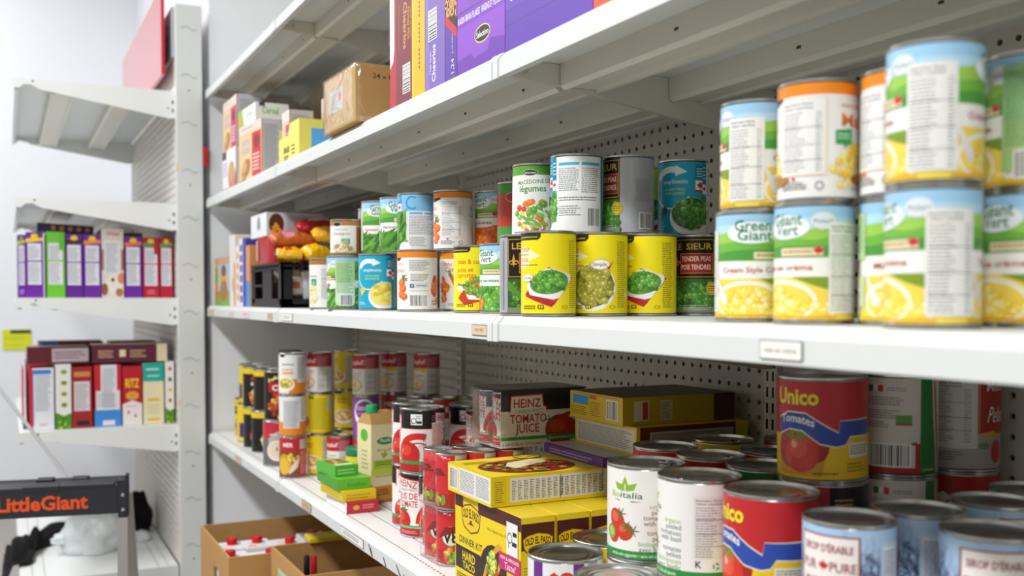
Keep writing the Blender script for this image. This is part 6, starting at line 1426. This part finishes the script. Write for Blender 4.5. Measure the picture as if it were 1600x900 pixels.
rows = [(29, 41.5, .197, '#6a1f9a', lambda W, H: spine(W, H, '#6a1f9a', '#7fae2a', '#b8c81c', foot='#c8b0e0'), 'narrow purple box with a green and yellow edge, at the left end of the row', .05),
 (42, 69.5, .203, '#6a1f9a', lambda W, H: spine(W, H, '#6a1f9a', '#f0c81c', '#f0c81c'), 'purple box with a yellow band, second in the row on the left unit', 0),
 (74, 103, .206, '#6cc02c', lambda W, H: spine(W, H, '#6cc02c', None, None, flag='#5fb42c'), 'bright green box with a white panel on the left unit', 0),
 (104, 131, .200, '#6a1f9a', lambda W, H: spine(W, H, '#5f1a90', '#f0c81c', '#3a2410'), 'purple box with a dark brown band, right of the green box', 0),
 (132, 159.5, .200, '#6a1f9a', lambda W, H: spine(W, H, '#6a1f9a', '#f0c81c', '#f08a2a'), 'purple box with an orange band, left of the beige box', 0),
 (160, 194.5, .221, '#d9cfc4', vital, 'tall beige cereal box with a pink name, tallest of its row', 0),
 (196, 223, .197, '#6a1f9a', lambda W, H: spine(W, H, '#6a1f9a', '#f0c81c', '#f0702a'), 'purple box with an orange band, right of the beige box', 0),
 (224.5, 250, .196, '#b81430', lambda W, H: spine(W, H, '#b81430', '#f0c81c', '#2f9a4a', foot='#e88a90', flag='#b81430'), 'red box with a green band, left of two alike', 0),
 (251, 275.5, .196, '#b81430', lambda W, H: spine(W, H, '#b81430', '#f0c81c', '#3fa85a'), 'red box with a green band, right of two alike beside the end post', 0)]
for p0, p1, h, c, f, lab, dy in rows:
    x0, x1 = xat(p0, YN + dy), min(xat(p1, YN + dy), LX1 - .002)
    carton('cereal_box', 'box', lab, x0, YN + dy, zt, x1 - x0 - .001, .20, h, c, spine(200, h * 1000, c, None, '#d8c41c', False) if p0 < 30 else None, f((x1 - x0) * 1000 - 1, h * 1000), group=GL)
a = Art(); a.rect(0, 0, 165, 26, '#1c1a5a'); [a.ell(46 + 25 * i, 13, 7, 8, '#d88a2a') for i in range(5)]; a.rect(0, 22, 165, 26, '#6a5a2c')
carton('cookie_box', 'box', 'flat dark blue box with orange discs lying on the purple boxes', .095, 3.50, zt + .2125, .165, .14, .026, '#1c1a52', None, a, txtbox(165, 140, '#5a4a2a', []), tilt=(0, .045, .0))
for i, (x_, c_, lab) in enumerate(((.135, '#6a1f9a', 'purple box in the second row beneath the blue box'), (.24, '#b8902a', 'gold box in the second row of the left unit'), (.36, '#c8b81c', 'yellow box in the second row of the left unit, near the back panel'))):
    carton('cereal_box', 'box', lab, x_, 3.665, zt, .07, .19, (.19, .2, .225)[i], c_, None, spine(70, 200, c_, None, None, False), group=GL)

GK = 'boxes on the fourth shelf of the left unit'
zf = LZ[3] + .0004
def crack(W, H, c, parts):
    a = Art(); a.rect(0, 0, W, H, c)
    for p in parts: a.rect(p[0] * W, p[1] * H, p[2] * W, p[3] * H, p[4])
    return a
def crack_t(W, H, c, parts, fin):
    a = crack(W, H, c, parts)
    for x0, y0, x1, y1, cc in fin: a.fine(x0 * W, y0 * H, x1 * W, y1 * H, cc, 5, .45, .25)
    return a
def olives(W, H, cs, g='#4c8a1e'):
    a = Art(); a.rect(0, 0, W, H, '#e4e4de'); [a.ell(W * .55, H * (.88 - .17 * i), W * .2, H * .035, cs[i % len(cs)]) for i in range(4)]; a.poly([(0, 0), (W, 0), (W, H * .24), (W * .5, H * .2), (0, H * .26)], g); a.heap(W * .5, H * .08, W * .4, H * .07, ['#3a6a14', '#7fae2c', '#c8c82c'], 12, 5); return a
def ritz(W, H):
    a = Art(); a.rect(0, 0, W, H, '#b8142c'); a.text('RITZ', W * .5, H * .64, H * .15, '#f0cc1c', bold=.05, w=W * .7); a.ell(W * .5, H * .5, W * .34, H * .08, '#d8942a'); a.ring(W * .5, H * .5, W * .2, W * .28, '#e8b84a', sq=.5); a.poly([(0, 0), (W, 0), (W, H * .36), (W * .5, H * .42), (0, H * .36)], '#e9e2e0'); a.ell(W * .3, H * .22, 3, 6, '#c8203a'); a.ell(W * .65, H * .16, 3, 6, '#c8203a'); a.fine(W * .2, H * .3, W * .8, H * .34, '#c8203a', 4, .5); return a
def teal(W, H): a = Art(); a.rect(0, 0, W, H, '#e8dcb4'); a.rect(0, H * .70, W, H, '#18a89c'); a.fine(W * .15, H * .85, W * .85, H * .93, '#e0f2ee', 9, .6); a.fine(W * .2, H * .75, W * .8, H * .82, '#e0f2ee', 8, .5); a.rect(W * .2, H * .38, W * .8, H * .42, '#e0b03a'); a.rect(W * .2, H * .06, W * .8, H * .10, '#e0b03a'); a.fine(W * .2, H * .14, W * .8, H * .34, '#c8b88a', 6, .4); return a
rows = [(25, 36, .190, '#c81c2c', lambda W, H: crack_t(W, H, '#d02434', [(0, 0, 1, .16, '#2a7ac8'), (.2, .3, .9, .8, '#d8d4da')], []), 'red, white and blue box at the far left of the cracker row', .05),
 (44, 83, .194, '#c81c2c', lambda W, H: crack_t(W, H, '#dfe2e8', [(0, .0, .14, 1, '#c81c2c'), (.14, .9, .9, .97, '#3a7ac8'), (.14, .08, .18, .9, '#3a8ac8')], [(.24, .3, .9, .9, '#7a7e88'), (.4, .05, .8, .12, '#c8506a')]), 'white-panelled red box standing at the front left of the cracker row', 0),
 (85, 110, .204, '#e4e4de', lambda W, H: olives(W, H, ['#8a9a2c', '#7a8a24']), 'white box with green olives and a leafy foot', 0),
 (111, 143, .194, '#a01c24', lambda W, H: crack_t(W, H, '#a01c24', [(.1, .28, .88, .76, '#dcd4d8'), (.1, .84, .9, .92, '#c88a4a'), (.2, .04, .85, .12, '#2a1414')], [(.15, .3, .85, .74, '#8a8088')]), 'dark red cracker box with a white panel', 0),
 (146, 188.5, .198, '#c8202e', lambda W, H: crack_t(W, H, '#c8202e', [(0, 0, 1, .27, '#3a8ad8'), (.06, .27, .94, .58, '#dfe0e6'), (.24, .55, .84, 1, '#dfe0e6'), (.3, .02, .75, .1, '#e8d8dc')], [(.3, .3, .8, .96, '#888c94'), (.1, .3, .9, .55, '#a0a4ac')]), 'wide red, white and blue cracker box in the middle of the row', 0),
 (190, 221, .192, '#b8142c', ritz, 'red and white cracker box with yellow lettering', 0),
 (222.5, 255, .200, '#e8dcb4', teal, 'cream box with a turquoise top', 0),
 (257, 278, .204, '#e4e4de', lambda W, H: olives(W, H, ['#c8502a', '#2a4a3a', '#d8b41c']), 'white box with coloured discs beside the end post', 0)]
for p0, p1, h, c, f, lab, dy in rows:
    x0, x1 = xat(p0, YN + dy), min(xat(p1, YN + dy), LX1 - .002)
    carton('cracker_box', 'box', lab, max(x0, .046), YN + dy, zf, x1 - max(x0, .046) - .001, .20, h, c, None, f((x1 - x0) * 1000 - 1, h * 1000), group=GK)
zg = zf + .2055
def maroon(W, H, cream=0): a = Art(); a.rect(0, 0, W, H, '#5a1c34'); a.fine(W * .08, H * .25, W * .3, H * .75, '#d8b48a', 9, .45); a.rect(W * .36, H * .3, W * .44, H * .7, '#e8d8b4'); a.fine(W * .5, H * .25, W * .72, H * .75, '#d8b48a', 9, .45); a.rect(W * (1 - cream), 0, W, H, '#e0d4ac'); return a
def maroon2(W, H): a = Art(); a.rect(0, 0, W, H, '#5a1424'); a.rect(W * .4, H * .1, W, H * .9, '#b8a8b0'); a.fine(W * .44, H * .2, W * .96, H * .8, '#6a4a5a', 9, .45); return a
carton('cookie_box', 'box', 'maroon box lying on the left of the cracker row, grey panel on its side', .06, 3.44, zg, .176, .13, .053, '#5a1424', None, maroon2(176, 53), txtbox(176, 130, '#8a7a6a', []), group=GK)
carton('cookie_box', 'box', 'maroon box with a cream end lying on the cracker row', .246, 3.432, zg, .228, .12, .057, '#5a1c34', None, maroon(228, 57, .14), txtbox(228, 120, '#d8ccaa', []), group=GK)
for i, (x_, c_, h_, lab) in enumerate(((.06, '#7a1c2c', .20, 'dark red box in the second row beneath the grey box'), (.17, '#8a2434', .20, 'dark red box in the second row beneath the blue-ended box'), (.32, '#5a1824', .20, 'dark red box in the second row near the back panel'))):
    carton('cracker_box', 'box', lab, x_, 3.66, zf, .10, .20, h_, c_, None, group=GK)
carton('cookie_box', 'box', 'flat tan box with a pink edge lying behind the maroon boxes', .062, 3.68, zg, .25, .16, .030, '#b8a08a', None, crack(250, 30, '#b09a84', [(0, 0, .2, 1, '#b8284a')]), group=GK)
carton('cookie_box', 'box', 'maroon box with a blue end on top of the flat tan box', .10, 3.69, zg + .031, .20, .14, .028, '#7a2430', None, crack(200, 28, '#7a2430', [(0, 0, .3, 1, '#3a78c0'), (.4, .2, .9, .8, '#8a3a2c')]), group=GK)
carton('cookie_box', 'box', 'dark maroon box lying at the back near the perforated panel', .325, 3.70, zg, .15, .14, .055, '#5a1420', None, crack(150, 55, '#5a1420', [(.3, .1, .7, .9, '#8a2434'), (.8, .2, .95, .8, '#3a1018')]), group=GK)

# ---- base of the left unit: white bag, black cloth
zd = .1455
def blob(name, m, pos, sx, sy, sz, seed, amp, sub=5, freq=2.2, flat=.0, twist=0.):
    bm = bmesh.new(); bmesh.ops.create_icosphere(bm, subdivisions=sub, radius=1); off = Vector((seed * 2.3, seed, seed * .7))
    for q in bm.verts:
        p = q.co.copy(); n = noise.noise(p * freq + off) * amp + abs(noise.noise(p * freq * 3.2 + off)) * amp * .45
        p *= 1 + n; q.co = Vector((p.x * sx, p.y * sy, max(p.z, -.55) * sz + .55 * sz))
    b = MB(); b.bm(bm); o = b.obj(name, m, None, 180); o.location = pos; return o
plast = mat('thin_white_plastic', '#d9dee0', .35, spec=.5); plast.node_tree.nodes['Principled BSDF'].inputs['Subsurface Weight'].default_value = .25
plast.node_tree.nodes['Principled BSDF'].inputs['Subsurface Radius'].default_value = (.05, .05, .05)
o = blob('plastic_bag', plast, (.262, 3.715, zd), .100, .085, .098, 4, .16); tag(o, 'crumpled white plastic bag lying on the base deck of the left unit', 'bag')
h = blob('knot', plast, (-.098, -.02, .040), .034, .018, .022, 8, .3, 4); h.parent = o
def cloth(name, label, path, wid, seed, amp=.03, z_of=None):
    """a rumpled length of cloth laid along a path"""
    b = MB(); nx, ny = 60, 22; off = Vector((seed, seed * 2, 0)); P = []
    n = len(path) - 1
    for i in range(nx + 1):
        t = i / nx * n; k = min(int(t), n - 1); f = t - k; f = f * f * (3 - 2 * f)
        c = Vector(path[k]).lerp(Vector(path[k + 1]), f)
        s = Vector((.62, .78, 0)).lerp(Vector((.0, 1, 0)), min(1, i / nx * 2.6)).normalized()
        for j in range(ny + 1):
            v_ = 2 * j / ny - 1; e = (1 - v_ ** 4) * (1 - (2 * i / nx - 1) ** 6)
            u = noise.noise(Vector((i * .13, v_ * 1.6, 0)) + off) ; q = noise.noise(Vector((i * .3, v_ * 3.6, 3)) + off)
            p = c + s * (v_ * wid / 2 * (1 + .2 * u)); p.z += .003 + max(0, (.55 * (1 - v_ * v_) + u * .6 + q * .35) * amp * e)
            P.append(p)
    F = [(i * (ny + 1) + j, (i + 1) * (ny + 1) + j, (i + 1) * (ny + 1) + j + 1, i * (ny + 1) + j + 1) for i in range(nx) for j in range(ny)]
    b.add(P, F); o = b.obj(name, M['black_cloth'], None, 180); md = o.modifiers.new('thick', 'SOLIDIFY'); md.thickness = .004; md.offset = 1; return tag(o, label, 'clothing')
cloth('black_jacket', 'rumpled black garment trailing over the front of the base deck beside the white bag', [(.34, 4.06, zd), (.22, 4.0, zd), (.105, 3.88, zd), (.075, 3.74, zd), (.045, 3.69, zd + .008), (.012, 3.67, zd + .008), (-.006, 3.66, zd - .03), (-.016, 3.65, .06), (-.04, 3.64, .012), (-.15, 3.63, .003)], .22, 3, .085)
o = blob('black_bundle', M['black_cloth'], (.440, 3.95, zd), .044, .055, .092, 9, .28, 5, 2.0); tag(o, 'black cloth bundle standing between the white bag and the perforated panel', 'clothing')
b = MB(); b.tube([(-.030, -.050, .125), (-.036, -.060, .09), (-.03, -.062, .05)], .004, 8, lin('#7a6f56')); b.obj('beige_piping', M['box'], o)
o = blob('paper_wad', plast, (.430, 3.80, zd), .030, .04, .022, 6, .2, 4); tag(o, 'small white crumpled scrap beside the black bundle', 'scrap')
b = MB(); b.box(-.006, .006, -.012, .012, 0, .06, lin('#d8b41c'), b=.003); o = b.obj('yellow_strip', M['box']); o.location = (.352, 3.585, zd); tag(o, 'small yellow strip upright behind the ladder leg', 'strip')

# ------------------------------------------------------------------ step ladder in front of the left unit
LADP = (.0, 0., 0.)
r = bpy.data.objects.new('step_ladder', None); COL.objects.link(r)
pr_ = at(200, 2.42, -.45); pl_ = (pr_[0] - .40, pr_[1]); r.location = (pr_[0], pr_[1], 0)
ang = math.atan2(pr_[1] - pl_[1], pr_[0] - pl_[0]); r.rotation_euler = (0, 0, radians(-12)); LW = math.hypot(pr_[0] - pl_[0], pr_[1] - pl_[1])
tag(r, 'step ladder with a black plastic top tray and grey aluminium legs', 'ladder')
ZT = EYE - .447; b = MB()
b.box(-LW, -.022, 0, .010, ZT - .078, ZT - .004, b=.003); b.box(-LW, -.022, .01, .13, ZT - .018, ZT - .010, b=.002); b.box(-LW, -.022, .122, .132, ZT - .05, ZT - .006, b=.003)
b.box(-LW, -.30, -.002, .02, ZT - .012, ZT + .002, b=.002); b.box(-.235, -.155, -.002, .05, ZT - .016, ZT - .002, b=.002); b.box(-.155, -.03, -.002, .06, ZT - .012, ZT - .001, b=.003)
for x_ in (-.33, -.20, -.12): b.box(x_ - .02, x_ + .02, .07, .10, ZT - .012, ZT + .003, b=.003)
b.obj('top_tray', mat('ladder_black_plastic', '#23242c', .45), r)
a = Art(); a.text('LittleGiant', -1000 * (pr_[0] - xat(133, pr_[1])), 0, 34, '#e8521c', 'r', .055, w=1000 * (xat(133, pr_[1]) - xat(-16, pr_[1]))); b = MB(); onface(b, a, (0, -.0003, ZT - .060), (1, 0, 0), (0, 0, 1)); b.obj('lettering', M['box'], r)
b = MB(); b.box(-.024, .0, -.002, .034, ZT - .088, ZT + .006, b=.003); b.box(-.008, .0, -.002, .034, ZT, ZT + .016, b=.002); b.obj('hinge_bracket', mat('ladder_hinge_plastic', '#1e1f26', .5), r)
for zz in (.032, .068):
    b = MB(); b.lathe([(.0003, .003), (.004, .0025), (.0052, 0)], 12, T=Matrix.Translation((-.012, -.002, ZT - zz)) @ Matrix.Rotation(pi / 2, 4, 'X')); b.obj('bolt', M['chrome'], r, 40)
def leg(p, q, wx, wy):
    b = MB(); p, q = Vector(p), Vector(q); V = []
    for c in (p, q): V += [c + Vector((x, y, 0)) for x, y in ((-wx, -wy), (wx, -wy), (wx, wy), (-wx, wy))]
    b.add(V, [(0, 1, 2, 3), (4, 7, 6, 5), (0, 4, 5, 1), (1, 5, 6, 2), (2, 6, 7, 3), (3, 7, 4, 0)]); return b
leg((-.013, .010, ZT - .088), (-.010, -.05, 0), .0115, .015).obj('leg', M['steel'], r)
leg((-LW + .013, .010, ZT - .088), (-LW + .010, -.05, 0), .0115, .015).obj('leg', M['steel'], r)
leg((-.013, .115, ZT - .05), (-.010, .34, 0), .010, .012).obj('leg', M['steel'], r)
leg((-LW + .013, .115, ZT - .05), (-LW + .010, .34, 0), .010, .012).obj('leg', M['steel'], r)
b = MB(); q0 = at(57, 2.66, -.5); b.tube([(q0[0] - pr_[0], q0[1] - pr_[1], ZT - .06), (q0[0] - pr_[0] - .02, q0[1] - pr_[1], ZT - .02), (q0[0] - pr_[0] - .20, q0[1] - pr_[1] - .05, ZT + .27), (q0[0] - pr_[0] - .26, q0[1] - pr_[1] - .06, ZT + .33)], .005, 10); b.obj('hand_rail', mat('pale_aluminium', '#d9dbde', .4, .1), r, 40)

# ------------------------------------------------------------------ floor level: open cardboard boxes
def open_box(lab, x, y, w_, d_, h_, hole=None, z=0.1008, notch=False, rz=0.):
    r = bpy.data.objects.new('cardboard_box', None); COL.objects.link(r); r.location = (x, y, z); r.rotation_euler = (0, 0, rz); tag(r, lab, 'box'); t = .005
    C_ = lin('#b98d55'); CI = lin('#a3763f'); b = MB(); b.box(0, w_, 0, d_, 0, t, C_)
    b.box(0, w_, d_ - t, d_, t, h_, C_); b.box(w_ - t, w_, t, d_ - t, t, h_, C_); b.obj('box_body', M['kraft'], r)
    b = MB()
    if hole:
        y0, y1, z0_, z1_ = hole
        b.box(0, t, t, y0, t, h_, C_); b.box(0, t, y1, d_ - t, t, h_, C_); b.box(0, t, y0, y1, t, z0_, C_); b.box(0, t, y0, y1, z1_, h_, C_)
    else: b.box(0, t, t, d_ - t, t, h_, C_)
    b.obj('aisle_side', M['kraft'], r)
    b = MB()
    if notch: b.prism([(0, t), (w_, t), (w_, h_)] + [(w_ * .62 + w_ * .12 * cos(k * pi / 8), h_ - .035 * sin(k * pi / 8)) for k in range(9)] + [(0, h_)], 'Y', 0, t, C_)
    else: b.box(0, w_, 0, t, t, h_, C_)
    b.obj('near_side', M['kraft'], r); return r
open_box('open brown cardboard box of milk cartons under the lowest shelf', .470, 2.418, .42, .385, .297, (.13, .20, .185, .235), z=.1008)
o2 = open_box('nearer open brown cardboard box with a pale green sticker', .566, 2.10, .40, .295, .320, None, notch=True)
a = Art(); a.rect(0, 0, 95, 90, '#b9d8ac'); a.poly([(6, 78), (40, 62), (44, 58), (10, 70)], '#1c2a20'); a.poly([(50, 50), (80, 10), (86, 16), (56, 54)], '#1c2a20'); a.poly([(14, 40), (30, 10), (34, 12), (20, 42)], '#1c2a20'); b = MB(); onface(b, a, (-.0002, .225, .195), (0, -1, 0), (0, 0, 1)); b.obj('green_sticker', M['box'], o2)
zb = .1062
def milk(W, H): a = Art(); a.rect(0, 0, W, H, '#e6e5e6'); a.fine(W * .2, H * .2, W * .8, H * .8, '#b8a8b4', 5, .4, .3); a.rect(W * .1, H * .1, W * .4, H * .3, '#d8b82a'); return a
capm = mat('red_cap_plastic', '#c4141f', .3); capw = mat('white_cap_plastic', '#ecebe6', .35)
rn = random.Random(21); ORD = ('first', 'second', 'third', 'fourth', 'fifth')
for row, (y_, rname) in enumerate(((2.430, 'front'), (2.523, 'middle'), (2.616, 'back'))):
    for c_ in range(5):
        h_ = (.262, .272, .278)[row] + rn.uniform(-.012, .008) + (.006 if c_ == 2 else 0); white = row == 2 and c_ == 4
        r = bpy.data.objects.new('milk_carton', None); COL.objects.link(r); r.location = (.4785 + .0765 * c_, y_, zb); r.rotation_euler = (0, 0, rn.uniform(-.02, .02))
        tag(r, 'white carton, %s cap, %s from aisle, %s row, in the farther cardboard box' % ('white' if white else 'red', ORD[c_], rname), 'carton', 'milk cartons in the cardboard box')
        b = MB(); b.box(0, .072, 0, .085, 0, h_ - .02, lin('#e6e5e6'), b=.002); onface(b, milk(70, 84), (.001, .001, h_ - .02), (1, 0, 0), (0, 1, 0)); b.obj('carton_body', M['box'], r)
        b = MB(); b.lathe([(.0003, .017), (.0125, .017), (.0135, .0155), (.0138, .001), (.0138, 0), (.0003, 0)], 24, T=Matrix.Translation((rn.uniform(.022, .05), rn.uniform(.025, .06), h_ - .0196))); b.obj('screw_cap', capw if white else capm, r, 40)
b = MB(); b.box(0, .165, 0, .06, 0, .012, lin('#dcc21c'), b=.002); o = b.obj('yellow_packet', M['box']); o.location = (.655, 2.372, .4215); o.rotation_euler = (0, 0, -.04); tag(o, 'flat yellow packet bridging the rims of the two cardboard boxes', 'packet')
carton('filler_box', 'box', 'small brown carton upright in the corner of the nearer cardboard box', .578, 2.135, .1062, .085, .085, .190, '#8a6a40', None, m='kraft')
for px_, F_, bc, m2, lab in ((479.5, 2.225, '#b8202a', M['black'], 'red marker pen with a black cap upright in the nearer cardboard box'), (490.5, 2.225, '#a81c26', mat('red_marker_cap', '#b01722', .3), 'all red marker pen upright in the nearer cardboard box')):
    r = bpy.data.objects.new('marker_pen', None); COL.objects.link(r); r.location = (*at(px_, F_, -.62), .2970); tag(r, lab, 'pen')
    b = MB(); b.lathe([(.0003, 0), (.0058, 0), (.0062, .002), (.0062, .105), (.005, .108), (.0003, .108)], 18, lin(bc)); b.obj('barrel', M['box'], r, 40)
    b = MB(); b.lathe([(.0066, .098), (.0068, .100), (.0066, .140), (.005, .1445), (.0003, .145)], 18); b.obj('pen_cap', m2, r, 40)
